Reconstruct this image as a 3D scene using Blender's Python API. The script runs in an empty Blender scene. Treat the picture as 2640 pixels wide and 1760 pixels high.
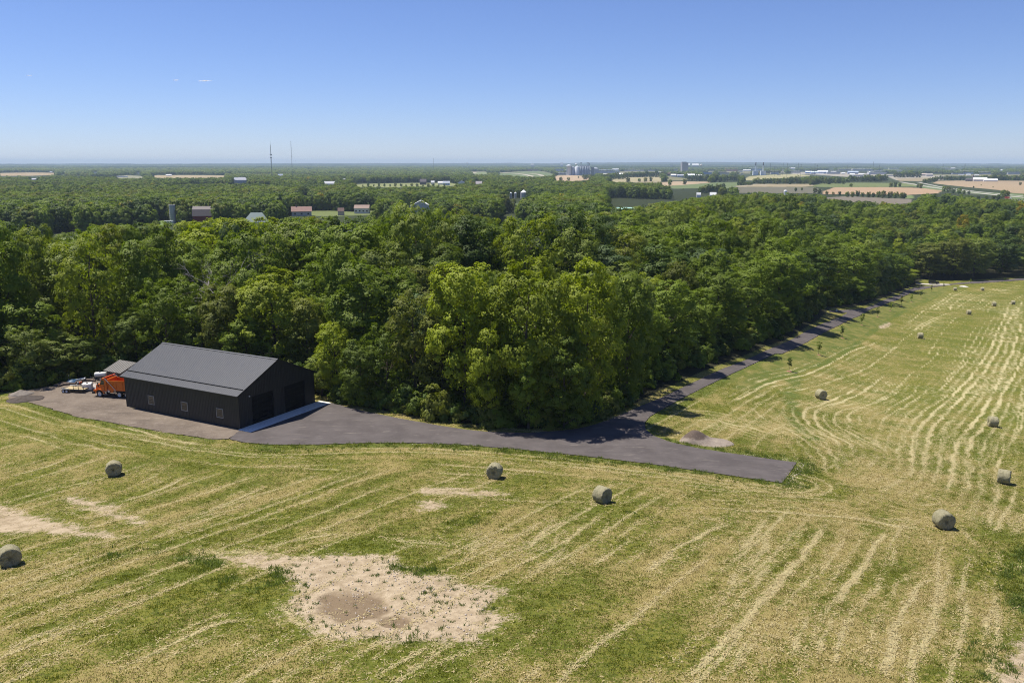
import bpy, math, random
import numpy as np
from mathutils import Vector, Matrix, geometry as mgeo
R = math.radians
rng = np.random.default_rng(7)
random.seed(7)
C = bpy.context.scene.collection
scn = bpy.context.scene

# ------------------------------------------------------------------ camera, world, sun, exposure
CAM_Z = 35.1
F = 2200.0                      # focal length in photo pixels (2640 wide)
PITCH = math.atan((880 - 420.5) / F)
cam_d = bpy.data.cameras.new('camera')
cam_d.sensor_width = 36.0
cam_d.lens = 36.0 * F / 2640
cam_d.clip_start = 1.0
cam_d.clip_end = 200000.0
cam = bpy.data.objects.new('camera', cam_d)
C.objects.link(cam)
cam.location = (0, 0, CAM_Z)
cam.rotation_euler = (R(90) - PITCH, 0, 0)
scn.camera = cam

HAZE = 6.0e-5
SUN_AZ = 153.0                  # degrees, counter-clockwise from +X
SUN_EL = 65.0
world = bpy.data.worlds.new('World')
scn.world = world
world.use_nodes = True
wn = world.node_tree
bg = wn.nodes['Background']
sky = wn.nodes.new('ShaderNodeTexSky')
sky.sky_type = 'NISHITA'
sky.sun_disc = False
sky.sun_elevation = R(SUN_EL)
sky.sun_rotation = R(90 - SUN_AZ)
sky.altitude = 1800
sky.air_density = 1.0
sky.dust_density = 0.25
sky.ozone_density = 3.0
tint = wn.nodes.new('ShaderNodeMix')
tint.data_type = 'RGBA'; tint.blend_type = 'MULTIPLY'
tint.inputs[0].default_value = 1.0
tint.inputs[7].default_value = (.86, .915, 1.23, 1.0)
wn.links.new(sky.outputs[0], tint.inputs[6])
wn.links.new(tint.outputs[2], bg.inputs[0])
bg.inputs[1].default_value = 0.072
sun_d = bpy.data.lights.new('sun', 'SUN')
sun_d.energy = 5.0
sun_d.angle = R(0.53)
sun_d.color = (1.0, 0.94, 0.83)
sun = bpy.data.objects.new('sun', sun_d)
C.objects.link(sun)
sdir = Vector((math.cos(R(SUN_AZ)) * math.cos(R(SUN_EL)), math.sin(R(SUN_AZ)) * math.cos(R(SUN_EL)), math.sin(R(SUN_EL))))
sun.rotation_euler = sdir.to_track_quat('Z', 'Y').to_euler()
sun.location = (0, 0, 400)
vs = scn.view_settings
vs.view_transform = 'Standard'
vs.look = 'None'
vs.exposure = 0.50
vs.gamma = 1.0
scn.cycles.use_denoising = True
scn.cycles.denoiser = 'OPENIMAGEDENOISE'
scn.cycles.denoising_prefilter = 'NONE'
scn.cycles.sample_clamp_indirect = 4.0
scn.cycles.filter_width = 1.05
scn.cycles.max_bounces = 6
scn.cycles.diffuse_bounces = 3
scn.cycles.glossy_bounces = 2
scn.cycles.transmission_bounces = 4
scn.cycles.transparent_max_bounces = 8
scn.cycles.volume_bounces = 0

# ------------------------------------------------------------------ photo pixel helpers
cP, sP = math.cos(PITCH), math.sin(PITCH)
def ray(px, py):
    a = (np.asarray(px, float) - 1320) / F
    u = (880 - np.asarray(py, float)) / F
    return a, cP + u * sP, -sP + u * cP
def project(x, y, z):
    zz = z - CAM_Z
    d = y * cP - zz * sP
    u = y * sP + zz * cP
    d = np.where(d < 1, 1, d)
    return 1320 + F * x / d, 880 - F * u / d
D = 2640 / 2352                 # screen reading -> photo pixels
def fr(x0, y0, s):
    return lambda pts: [(x0 + x / s, y0 + y / s) for x, y in pts]
FD = fr(0, 0, 1 / D)            # readings made on the whole picture
F1 = fr(1900, 800, 2.6135)      # readings made on enlarged regions
F2 = fr(2000, 680, 3.675)
F3 = fr(1900, 1300, 3.178)
F4 = fr(1100, 1100, 2.6133)
F5 = fr(0, 1100, 2.3756)
F6 = fr(600, 1350, 2.94)
F7 = fr(1600, 1000, 3.92)
FB = fr(0, 860, 2.6133)
FG = fr(750, 500, 2.45)
FT = fr(140, 900, 7.84)
Z2 = fr(0, 400, 3.5636)
Z3 = fr(600, 340, 3.5636)
Z4 = fr(1200, 380, 3.0154)
Z5 = fr(1900, 390, 3.178)
Z6 = fr(1440, 410, 7.84)

# ------------------------------------------------------------------ terrain
def pchip(xs, ys):
    xs = np.array(xs, float); ys = np.array(ys, float)
    h = np.diff(xs); dl = np.diff(ys) / h
    m = np.zeros_like(xs)
    for i in range(1, len(xs) - 1):
        if dl[i - 1] * dl[i] > 0:
            w1 = 2 * h[i] + h[i - 1]; w2 = h[i] + 2 * h[i - 1]
            m[i] = (w1 + w2) / (w1 / dl[i - 1] + w2 / dl[i])
    m[0] = dl[0]; m[-1] = dl[-1]
    def f(x):
        x = np.clip(x, xs[0], xs[-1])
        i = np.clip(np.searchsorted(xs, x) - 1, 0, len(xs) - 2)
        t = (x - xs[i]) / h[i]
        return ((2 * t**3 - 3 * t**2 + 1) * ys[i] + (t**3 - 2 * t**2 + t) * h[i] * m[i]
                + (-2 * t**3 + 3 * t**2) * ys[i + 1] + (t**3 - t**2) * h[i] * m[i + 1])
    return f
LZ = pchip([0, 45, 60, 81, 98, 107, 152, 250, 450, 700, 1000, 2000, 4000, 90000],
           [12.5, 6.6, 4.5, 1.75, 0.2, 0, 0, -2.5, -8, -11.5, -15, -17.5, -18, -18])
RZ = pchip([0, 45, 60, 84, 116, 155, 258, 332, 402, 470, 540, 650, 800, 1000, 90000],
           [12.5, 6.6, 4.5, 1.7, -2.2, -5.9, -12.3, -16.4, -20.9, -24.0, -23.6, -20.5, -18.5, -18, -18])
def sstep(a, b, x):
    t = np.clip((x - a) / (b - a), 0, 1)
    return t * t * (3 - 2 * t)
def terr(x, y):
    x = np.asarray(x, float); y = np.asarray(y, float)
    r = np.hypot(x, y)
    yy = np.clip(y - 110, 0, 380)
    lo = -10 + .42 * yy; hi = 55 + .5 * yy
    w = sstep(lo, hi, x)
    z = LZ(r) * (1 - w) + RZ(r) * w
    und = .10 * np.sin(x * .21 + y * .05) + .08 * np.sin(y * .27 - x * .11 + 1.3) + .05 * np.sin(x * .6 + 2) * np.sin(y * .5)
    pad = sstep(98, 90, r) + sstep(20, 45, x) * sstep(430, 380, r)
    return z + und * np.clip(pad, 0, 1)
_rs = np.exp(np.linspace(math.log(18), math.log(60000), 1500))
def G(px, py):
    """photo pixel -> point on the terrain"""
    a, b, c = ray(px, py)
    h = math.hypot(a, b); a /= h; b /= h; c /= h
    dz = CAM_Z + c * _rs - terr(a * _rs, b * _rs)
    k = np.argmax(dz < 0)
    if dz[k] >= 0: k = len(_rs) - 1
    r0, r1 = _rs[max(k - 1, 0)], _rs[k]
    for _ in range(30):
        m = .5 * (r0 + r1)
        if CAM_Z + c * m - terr(a * m, b * m) < 0: r1 = m
        else: r0 = m
    return a * r1, b * r1, float(terr(a * r1, b * r1))
def GP(pts): return np.array([G(x, y)[:2] for x, y in pts])
def at_depth(px, py, d):
    a, b, c = ray(px, py)
    return a * d / b, d, CAM_Z + c * d / b
def inpoly(x, y, poly):
    poly = np.asarray(poly, float)
    out = np.zeros(len(x), bool)
    bb = (x >= poly[:, 0].min()) & (x <= poly[:, 0].max()) & (y >= poly[:, 1].min()) & (y <= poly[:, 1].max())
    ix = np.nonzero(bb)[0]
    if len(ix) == 0: return out
    xs, ys = x[ix], y[ix]; r = np.zeros(len(ix), bool)
    n = len(poly)
    for i in range(n):
        x0, y0 = poly[i]; x1, y1 = poly[(i + 1) % n]
        if y0 == y1: continue
        c = ((y0 > ys) != (y1 > ys)) & (xs < (x1 - x0) * (ys - y0) / (y1 - y0) + x0)
        r ^= c
    out[ix] = r
    return out
def polydist(x, y, pl):
    """distance to an open polyline and the parameter along it"""
    pl = np.asarray(pl, float)
    best = np.full(len(x), 1e9); par = np.zeros(len(x)); s = 0
    for i in range(len(pl) - 1):
        p, q = pl[i], pl[i + 1]; v = q - p; L = np.hypot(*v)
        if L < 1e-6: continue
        t = np.clip(((x - p[0]) * v[0] + (y - p[1]) * v[1]) / (L * L), 0, 1)
        d = np.hypot(x - p[0] - t * v[0], y - p[1] - t * v[1])
        m = d < best
        best[m] = d[m]; par[m] = s + t[m] * L
        s += L
    return best, par, s
def smooth_line(pl, n=2):
    pl = np.asarray(pl, float)
    for _ in range(n):
        a = pl[:-1] * .75 + pl[1:] * .25; b = pl[:-1] * .25 + pl[1:] * .75
        pl = np.vstack([pl[:1], np.stack([a, b], 1).reshape(-1, 2), pl[-1:]])
    return pl
def vnoise(x, y, s, seed=0):
    """smooth value noise 0..1 for placement and masks"""
    x = x / s + seed * 17.3; y = y / s - seed * 9.1
    xi = np.floor(x).astype(np.int64); yi = np.floor(y).astype(np.int64)
    fx = x - xi; fy = y - yi; fx = fx * fx * (3 - 2 * fx); fy = fy * fy * (3 - 2 * fy)
    def h(a, b):
        n = (a * 374761393 + b * 668265263 + seed * 1442695) & 0x7fffffff
        n = ((n ^ (n >> 13)) * 1274126177) & 0x7fffffff
        return ((n ^ (n >> 16)) & 0xffff) / 65535.0
    return (h(xi, yi) * (1 - fx) + h(xi + 1, yi) * fx) * (1 - fy) + (h(xi, yi + 1) * (1 - fx) + h(xi + 1, yi + 1) * fx) * fy

# ------------------------------------------------------------------ object helpers
def tag(o, label=None, cat=None, group=None, kind=None):
    if label: o['label'] = label
    if cat: o['category'] = cat
    if group: o['group'] = group
    if kind: o['kind'] = kind
    return o
def empty(name, loc=(0, 0, 0), rz=0.0, label=None, cat=None, group=None, parent=None):
    o = bpy.data.objects.new(name, None)
    o.empty_display_size = .5
    C.objects.link(o)
    o.location = loc; o.rotation_euler = (0, 0, rz)
    if parent: o.parent = parent
    return tag(o, label, cat, group)
def fast_mesh(name, V, Fq, nper=4):
    """mesh from numpy arrays with a constant face size"""
    me = bpy.data.meshes.new(name)
    V = np.ascontiguousarray(V, np.float32); Fq = np.ascontiguousarray(Fq, np.int32)
    me.vertices.add(len(V)); me.vertices.foreach_set('co', V.ravel())
    n = len(Fq)
    me.loops.add(n * nper); me.loops.foreach_set('vertex_index', Fq.ravel())
    me.polygons.add(n)
    me.polygons.foreach_set('loop_start', np.arange(n, dtype=np.int32) * nper)
    me.polygons.foreach_set('loop_total', np.full(n, nper, np.int32))
    me.update(calc_edges=True)
    return me
class MB:
    """collects simple shapes and links them as ONE mesh object"""
    def __init__(self): self.v = []; self.f = []; self.sm = []
    def add(self, vs_, fs, smooth=False, M=None):
        b = len(self.v)
        for p in vs_:
            p = Vector(p)
            self.v.append(tuple(M @ p) if M is not None else tuple(p))
        for f in fs:
            self.f.append(tuple(b + i for i in f)); self.sm.append(smooth)
        return self
    def box(self, c, s, M=None, rz=0.0, taper=1.0):
        hx, hy, hz = s[0] / 2, s[1] / 2, s[2] / 2
        T = Matrix.Translation(c) @ Matrix.Rotation(rz, 4, 'Z')
        if M is not None: T = M @ T
        vs_ = [(-hx, -hy, -hz), (hx, -hy, -hz), (hx, hy, -hz), (-hx, hy, -hz),
               (-hx * taper, -hy * taper, hz), (hx * taper, -hy * taper, hz), (hx * taper, hy * taper, hz), (-hx * taper, hy * taper, hz)]
        return self.add(vs_, [(3, 2, 1, 0), (4, 5, 6, 7), (0, 1, 5, 4), (1, 2, 6, 5), (2, 3, 7, 6), (3, 0, 4, 7)], False, T)
    def span(self, a, b, M=None):
        return self.box([(p + q) / 2 for p, q in zip(a, b)], [abs(q - p) for p, q in zip(a, b)], M)
    def tube(self, p, q, r0, r1=None, n=8, caps=True, smooth=True):
        p = Vector(p); q = Vector(q); r1 = r0 if r1 is None else r1
        ax = (q - p)
        if ax.length < 1e-6: return self
        rot = ax.to_track_quat('Z', 'Y').to_matrix()
        vs_ = []
        for c_, r_ in ((p, r0), (q, r1)):
            for i in range(n):
                a = 2 * math.pi * i / n
                vs_.append(c_ + rot @ Vector((r_ * math.cos(a), r_ * math.sin(a), 0)))
        self.add(vs_, [(i, (i + 1) % n, n + (i + 1) % n, n + i) for i in range(n)], smooth)
        if caps:
            self.add(vs_, [tuple(range(n - 1, -1, -1)), tuple(range(n, 2 * n))], False)
        return self
    def path(self, pts, rs, n=6):
        """a bent tapering tube"""
        pts = [Vector(p) for p in pts]; rings = []; vs_ = []
        for i, p in enumerate(pts):
            t = (pts[min(i + 1, len(pts) - 1)] - pts[max(i - 1, 0)])
            rot = t.to_track_quat('Z', 'Y').to_matrix()
            for k in range(n):
                a = 2 * math.pi * k / n
                vs_.append(p + rot @ Vector((rs[i] * math.cos(a), rs[i] * math.sin(a), 0)))
        fs = []
        for i in range(len(pts) - 1):
            for k in range(n):
                fs.append((i * n + k, i * n + (k + 1) % n, (i + 1) * n + (k + 1) % n, (i + 1) * n + k))
        return self.add(vs_, fs, True)
    def lathe(self, prof, c=(0, 0, 0), n=24, M=None, smooth=True, axis='z'):
        vs_ = []; fs = []
        for r_, z_ in prof:
            for k in range(n):
                a = 2 * math.pi * k / n
                p = (r_ * math.cos(a), r_ * math.sin(a), z_)
                if axis == 'y': p = (p[0], p[2], p[1])
                if axis == 'x': p = (p[2], p[0], p[1])
                vs_.append((p[0] + c[0], p[1] + c[1], p[2] + c[2]))
        for i in range(len(prof) - 1):
            for k in range(n):
                fs.append((i * n + k, i * n + (k + 1) % n, (i + 1) * n + (k + 1) % n, (i + 1) * n + k))
        self.add(vs_, fs, smooth, M)
        return self
    def prism(self, prof, y0, y1, M=None):
        """profile in XZ pulled along Y"""
        n = len(prof)
        vs_ = [(x, y0, z) for x, z in prof] + [(x, y1, z) for x, z in prof]
        fs = [(i, (i + 1) % n, n + (i + 1) % n, n + i) for i in range(n)] + [tuple(range(n - 1, -1, -1)), tuple(range(n, 2 * n))]
        return self.add(vs_, fs, False, M)
    def build(self, name, mat, parent=None, loc=None, rz=0.0, label=None, cat=None, group=None, kind=None, bevel=0.0):
        me = bpy.data.meshes.new(name)
        me.from_pydata(self.v, [], self.f)
        me.polygons.foreach_set('use_smooth', self.sm)
        me.update()
        import bmesh
        bm = bmesh.new(); bm.from_mesh(me)
        bmesh.ops.remove_doubles(bm, verts=bm.verts, dist=1e-5) if not any(self.sm) else None
        bmesh.ops.recalc_face_normals(bm, faces=bm.faces)
        bm.to_mesh(me); bm.free()
        me.materials.append(mat)
        o = bpy.data.objects.new(name, me)
        C.objects.link(o)
        if parent: o.parent = parent
        if loc is not None: o.location = loc
        o.rotation_euler = (0, 0, rz)
        if bevel > 0:
            b = o.modifiers.new('bevel', 'BEVEL'); b.width = bevel; b.segments = 2; b.limit_method = 'ANGLE'
        return tag(o, label, cat, group, kind)
def kids(o): return [c for c in C.objects if c.parent == o]
def copy_tree(o, loc, rz=0.0, label=None, scale=None):
    def cp(a, par):
        c = a.copy(); C.objects.link(c); c.parent = par
        for ch in child_map.get(a.name, []): cp(ch, c)
        return c
    child_map = {}
    for q in C.objects:
        if q.parent: child_map.setdefault(q.parent.name, []).append(q)
    r = cp(o, None)
    r.location = loc; r.rotation_euler = (0, 0, rz)
    if label: r['label'] = label
    if scale: r.scale = scale
    return r

# ------------------------------------------------------------------ materials
class NT:
    def __init__(self, name):
        self.m = bpy.data.materials.new(name); self.m.use_nodes = True
        self.t = self.m.node_tree; self.n = self.t.nodes; self.l = self.t.links
        self.b = self.n['Principled BSDF']
        self.b.inputs['Specular IOR Level'].default_value = .3
    def new(self, ty, **kw):
        n = self.n.new(ty)
        for k, v in kw.items(): setattr(n, k, v)
        return n
    def put(self, inp, v):
        if hasattr(v, 'is_output') or hasattr(v, 'links'): self.l.new(v, inp)
        else:
            try: inp.default_value = v
            except Exception: inp.default_value = tuple(v) + (1,)
    def obj(self): return self.new('ShaderNodeTexCoord').outputs['Object']
    def noise(self, scale, detail=3, rough=.55, vec=None, dist=0.0):
        n = self.new('ShaderNodeTexNoise')
        n.inputs['Scale'].default_value = scale; n.inputs['Detail'].default_value = detail
        n.inputs['Roughness'].default_value = rough; n.inputs['Distortion'].default_value = dist
        self.put(n.inputs['Vector'], vec if vec is not None else self.obj())
        return n.outputs['Fac']
    def vor(self, scale, vec=None, out='Distance', rand=1.0):
        n = self.new('ShaderNodeTexVoronoi'); n.inputs['Scale'].default_value = scale
        n.inputs['Randomness'].default_value = rand
        self.put(n.inputs['Vector'], vec if vec is not None else self.obj())
        return n.outputs[out]
    def scale(self, s, rot=0.0, vec=None):
        n = self.new('ShaderNodeMapping'); n.inputs['Scale'].default_value = s
        n.inputs['Rotation'].default_value = (0, 0, rot)
        self.put(n.inputs['Vector'], vec if vec is not None else self.obj())
        return n.outputs[0]
    def math(self, op, a, b=0.0, c=None, clamp=False):
        n = self.new('ShaderNodeMath', operation=op, use_clamp=clamp)
        self.put(n.inputs[0], a); self.put(n.inputs[1], b)
        if c is not None: self.put(n.inputs[2], c)
        return n.outputs[0]
    def smooth(self, a, b, x):
        n = self.new('ShaderNodeMapRange', interpolation_type='SMOOTHSTEP')
        self.put(n.inputs['Value'], x); n.inputs['From Min'].default_value = a; n.inputs['From Max'].default_value = b
        return n.outputs[0]
    def rng(self, x, a, b, c, d):
        n = self.new('ShaderNodeMapRange')
        self.put(n.inputs['Value'], x)
        for k, v in zip(('From Min', 'From Max', 'To Min', 'To Max'), (a, b, c, d)): n.inputs[k].default_value = v
        return n.outputs[0]
    def mix(self, f, a, b, mode='MIX'):
        n = self.new('ShaderNodeMix', data_type='RGBA', blend_type=mode)
        self.put(n.inputs[0], f); self.put(n.inputs[6], a); self.put(n.inputs[7], b)
        return n.outputs[2]
    def attr(self, name, out='Color'):
        n = self.new('ShaderNodeAttribute'); n.attribute_name = name
        return n.outputs[out]
    def sep(self, c):
        n = self.new('ShaderNodeSeparateColor'); self.put(n.inputs[0], c)
        return n.outputs
    def bump(self, h, strength=.5, dist=.05):
        n = self.new('ShaderNodeBump'); n.inputs['Strength'].default_value = strength; n.inputs['Distance'].default_value = dist
        self.put(n.inputs['Height'], h)
        self.l.new(n.outputs[0], self.b.inputs['Normal'])
    def base(self, c): self.put(self.b.inputs['Base Color'], c)
    def set(self, rough=None, metal=None, spec=None):
        if rough is not None: self.put(self.b.inputs['Roughness'], rough)
        if metal is not None: self.put(self.b.inputs['Metallic'], metal)
        if spec is not None: self.put(self.b.inputs['Specular IOR Level'], spec)
        return self
def c4(c): return (c[0], c[1], c[2], 1.0)
def paint(name, col, rough=.5, metal=0.0, var=.12, scale=1.5, dirt=None, spec=.4):
    """a painted or weathered surface: colour with mottling and a little dirt"""
    t = NT(name)
    n = t.noise(scale, 4)
    lo = tuple(v * (1 - var) for v in col); hi = tuple(min(1, v * (1 + var)) for v in col)
    c = t.mix(n, c4(lo), c4(hi))
    if dirt:
        k = t.smooth(.5, .75, t.noise(scale * 2.3, 5, .65))
        c = t.mix(t.math('MULTIPLY', k, .6), c, c4(dirt))
    t.base(c); t.set(rough, metal, spec)
    return t.m
MATS = {}
def mat(name, *a, **k):
    if name not in MATS: MATS[name] = paint(name, *a, **k)
    return MATS[name]

# ------------------------------------------------------------------ outlines traced from the photo
ASPHALT_S = FD([(527, 1008), (560, 1015.5), (620, 1021), (720, 1021), (850, 1017), (950, 1017), (1050, 1020.5), (1200, 1032.5), (1350, 1048), (1500, 1066), (1600, 1080.5), (1700, 1095), (1797, 1109)])
ASPHALT_N = FD([(1830, 1062), (1760, 1052.5), (1680, 1041), (1600, 1028.5), (1540, 1015), (1502, 1001), (1483, 986), (1481, 971), (1492, 957), (1520, 940), (1560, 918), (1640, 878), (1720, 840), (1780, 812)])
ROAD_R = F2([(60, 852), (200, 790), (400, 680), (560, 600), (700, 530), (850, 460), (960, 410), (1080, 365), (1180, 325), (1250, 290), (1330, 250), (1480, 222), (1700, 195), (1900, 185), (2100, 172), (2352, 155), (2600, 140)])
ROAD_L = F2([(2600, 120), (2352, 135), (2200, 148), (1900, 165), (1740, 180), (1640, 192), (1480, 210), (1400, 212), (1300, 230), (1210, 262), (1180, 290), (1120, 310), (1050, 335), (960, 375), (870, 410), (842, 425),
             (760, 430), (640, 438), (520, 443), (505, 455), (590, 463), (680, 461), (650, 482), (620, 500), (540, 530), (430, 570), (350, 610), (260, 655), (140, 720), (40, 770)])
ROAD_L2 = FG([(2330, 1290), (2205, 1340), (2100, 1388), (2000, 1430), (1900, 1462), (1800, 1484), (1650, 1500), (1500, 1507), (1350, 1506), (1220, 1500), (1090, 1486), (950, 1465), (830, 1443), (700, 1420), (570, 1394), (450, 1368), (350, 1344), (258, 1320)])
APR = [(560 + 570 / 6.533, 900 + 1412 / 6.533), (560 + 1930 / 6.533, 900 + 915 / 6.533)]
# building frame (metres): local x along the gable, local y back along the long wall
B_O = np.array([-36.62, 110.14, 0.0]); B_W, B_L, B_E, B_R = 14.84, 22.9, 4.88, 3.3
B_a = np.array([-0.87781583, 0.4789983]); B_b = np.array([0.4789983, 0.87781583])
B_RZ = math.atan2(B_b[1], B_b[0])
def bl(x, y): return B_O[0] + B_b[0] * x + B_a[0] * y, B_O[1] + B_b[1] * x + B_a[1] * y
aS = GP(ASPHALT_S); aN = GP(ASPHALT_N); rR = GP(ROAD_R); rL = GP(ROAD_L); rL2 = GP(ROAD_L2)
AP_IN = [bl(-.4, -2.25), bl(15.95, -2.25)]
asphalt_poly = np.vstack([aS, aN, rR, rL, rL2, [AP_IN[1], AP_IN[0], bl(-.4, -.3)]])
gravel_poly = np.vstack([GP(FB([(60, 452), (180, 459), (330, 500), (520, 560), (720, 592), (900, 627), (1100, 662), (1300, 692), (1440, 711)])), aS[:1] + [[-.15, 0.0]], [bl(-.45, -.4)], [bl(-.2, 0.3)], [bl(-.2, 22)], [bl(1, 23.4)],
                         [bl(14, 24.5)], [bl(15, 30)], [bl(16, 38)]], )
gravel_poly = np.vstack([gravel_poly, GP(FB([(700, 285), (560, 305), (430, 335), (300, 366), (180, 382), (60, 405)]))])
def densify(p, step, closed=True):
    out = []
    n = len(p)
    for i in range(n if closed else n - 1):
        a, b = p[i], p[(i + 1) % n]; k = max(1, int(np.hypot(*(b - a)) / step))
        for j in range(k): out.append(a + (b - a) * j / k)
    return np.array(out)
def sheet(name, poly, off, mat_, step=2.0, jitter=0.0, skirt=.25, seed=1, kind='structure', zf=None):
    """a sheet that follows the terrain inside an outline, with a real edge going down into the ground"""
    zf = zf or terr
    P = densify(np.asarray(poly, float), .8)
    if jitter:
        g = np.random.default_rng(seed)
        P = P + g.normal(0, jitter, P.shape)
    x0, y0 = P.min(0); x1, y1 = P.max(0)
    gx, gy = np.meshgrid(np.arange(x0, x1, step), np.arange(y0, y1, step))
    gx = gx.ravel() + .37 * step; gy = gy.ravel() + .21 * step
    ins = inpoly(gx, gy, P)
    gx, gy = gx[ins], gy[ins]
    d, _, _ = polydist(gx, gy, np.vstack([P, P[:1]]))
    k = d > step * .4
    pts = [Vector((float(a), float(b))) for a, b in P] + [Vector((float(a), float(b))) for a, b in zip(gx[k], gy[k])]
    nP = len(P)
    v, e, f, ov, oe, of = mgeo.delaunay_2d_cdt(pts, [(i, (i + 1) % nP) for i in range(nP)], [], 1, 1e-4)
    V = np.array([[q.x, q.y] for q in v])
    Zs = zf(V[:, 0], V[:, 1]) + off
    verts = [(a, b, c) for (a, b), c in zip(V, Zs)]
    faces = []
    cnt = {}
    for t in f:
        t = list(t)
        a, b, c = V[t[0]], V[t[1]], V[t[2]]
        if (b[0] - a[0]) * (c[1] - a[1]) - (b[1] - a[1]) * (c[0] - a[0]) < 0: t = t[::-1]
        faces.append(tuple(t))
        for i in range(3):
            k_ = (t[i], t[(i + 1) % 3]); cnt[k_] = cnt.get(k_, 0) + 1
    low = {}
    for (a, b) in list(cnt):
        if (b, a) not in cnt:
            for q in (a, b):
                if q not in low:
                    low[q] = len(verts); x, y, z = verts[q]; verts.append((x, y, z - skirt))
            faces.append((b, a, low[a], low[b]))
    me = bpy.data.meshes.new(name)
    me.from_pydata(verts, [], faces); me.update()
    me.materials.append(mat_)
    o = bpy.data.objects.new(name, me); C.objects.link(o)
    return tag(o, kind=kind)

# ------------------------------------------------------------------ the field: streaks of loose hay, bare soil, lush strips
ST = []   # (points in photo pixels, width m, strength)
def S(frame, w, s, *lines):
    for l in lines: ST.append((frame(l), w, s))
S(F1, .75, .95, [(1930, 60), (1890, 190), (1850, 300), (1790, 420), (1700, 600), (1620, 740), (1500, 860), (1465, 930), (1455, 1050), (1440, 1150), (1425, 1222)],
  [(1690, 770), (1600, 840), (1565, 920), (1550, 1000)], [(1960, 250), (1880, 420), (1800, 540), (1770, 610), (1740, 680), (1700, 740)],
  [(1815, 0), (1790, 80), (1735, 170), (1720, 240), (1640, 360), (1530, 500), (1440, 590), (1330, 680), (1220, 790), (1175, 880), (1175, 960), (1190, 1080), (1170, 1130)],
  [(1865, 20), (1800, 130), (1780, 230), (1700, 360), (1600, 500), (1500, 600), (1400, 700), (1310, 800), (1285, 900), (1295, 960)],
  [(990, 440), (900, 510), (820, 570), (700, 620), (560, 650), (510, 700), (530, 750), (610, 820), (760, 900), (800, 940)],
  [(820, 520), (700, 580), (580, 630), (470, 660), (440, 690), (470, 760), (600, 840), (700, 910)],
  [(950, 210), (850, 250), (720, 300), (600, 370), (500, 430), (330, 460), (200, 490), (80, 570), (-20, 610)],
  [(0, 765), (100, 790), (200, 820), (290, 850)], [(0, 1345), (200, 1350), (400, 1370), (600, 1380), (800, 1400), (1000, 1430), (1250, 1475)])
S(F1, .6, .75, [(1620, 100), (1550, 200), (1520, 290), (1500, 325)], [(1640, 140), (1590, 230), (1500, 370), (1440, 440), (1380, 490)],
  [(1490, 40), (1400, 120), (1330, 230), (1290, 300)], [(1375, 240), (1340, 310), (1230, 390), (1120, 470), (1010, 580), (880, 640), (760, 690), (740, 720), (790, 780)],
  [(1100, 230), (1000, 300), (900, 370), (780, 430), (640, 480), (500, 520), (360, 545), (290, 560)], [(1240, 120), (1150, 170), (1050, 260), (930, 360), (780, 440)],
  [(1310, 510), (1150, 640), (1020, 700), (970, 770), (940, 820)], [(1120, 520), (1000, 600), (870, 650), (700, 670), (655, 700), (680, 770), (760, 830), (850, 870), (940, 900), (960, 930)],
  [(80, 640), (130, 700), (220, 750), (330, 790), (440, 860), (530, 930), (590, 1010), (610, 1100)], [(270, 700), (310, 730)], [(480, 770), (560, 880), (640, 970), (670, 1040)],
  [(1070, 1240), (1100, 1280), (1200, 1310), (1300, 1310), (1400, 1290)], [(0, 1240), (300, 1250), (560, 1270), (700, 1290), (830, 1300)], [(0, 1295), (200, 1300)],
  [(1840, 920), (1890, 840), (1920, 750), (1934, 600)], [(1770, 1180), (1750, 1280), (1720, 1380), (1700, 1460)], [(1880, 1180), (1850, 1300), (1790, 1400), (1730, 1500)],
  [(1220, 1050), (1300, 1065), (1400, 1070)], [(1240, 1380), (1310, 1410)], [(1210, 950), (1270, 1000)], [(1915, 480), (1925, 540), (1900, 720), (1850, 890)],
  [(1580, 1000), (1575, 1100), (1550, 1220)], [(1800, 870), (1790, 960), (1750, 1080)], [(1230, 500), (1180, 570), (1060, 640), (980, 700)],
  [(1500, 500), (1380, 600), (1250, 690), (1160, 760)], [(1720, 60), (1650, 200), (1560, 330), (1450, 460), (1330, 570)], [(860, 1160), (960, 1180), (1080, 1210)])
S(F7, 1.2, .8, [(700, 335), (900, 310), (1150, 372), (1300, 400), (1620, 472)], [(880, 300), (1000, 340), (1260, 440)])
S(F1, 1.6, .6, [(950, 960), (940, 1000), (860, 1080)], [(850, 830), (940, 890), (1010, 960)], [(960, 1240), (1060, 1160), (1150, 1120)])
S(F2, .9, .8, [(2352, 290), (2250, 345), (2200, 400), (2180, 480)], [(2280, 400), (2250, 480), (2200, 560)], [(1690, 260), (1640, 300), (1560, 360), (1450, 430)],
  [(1900, 262), (1780, 310), (1700, 370), (1650, 410), (1665, 440)], [(2100, 240), (1950, 290), (1820, 350), (1740, 390), (1720, 430)], [(2352, 200), (2150, 230), (1950, 255)],
  [(2352, 250), (2200, 270), (2000, 300), (1910, 325)], [(1980, 320), (1940, 370), (1850, 420)], [(1700, 450), (1600, 480), (1480, 520), (1350, 600), (1290, 640)],
  [(2030, 400), (2010, 460)], [(2352, 225), (2230, 240), (2080, 260)], [(2070, 340), (1990, 400), (1890, 440)], [(2352, 330), (2310, 400), (2270, 520)], [(1560, 500), (1440, 560), (1360, 630)],
  [(1800, 250), (1690, 300), (1600, 370), (1500, 440)], [(1440, 420), (1330, 500), (1250, 560)])
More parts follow.
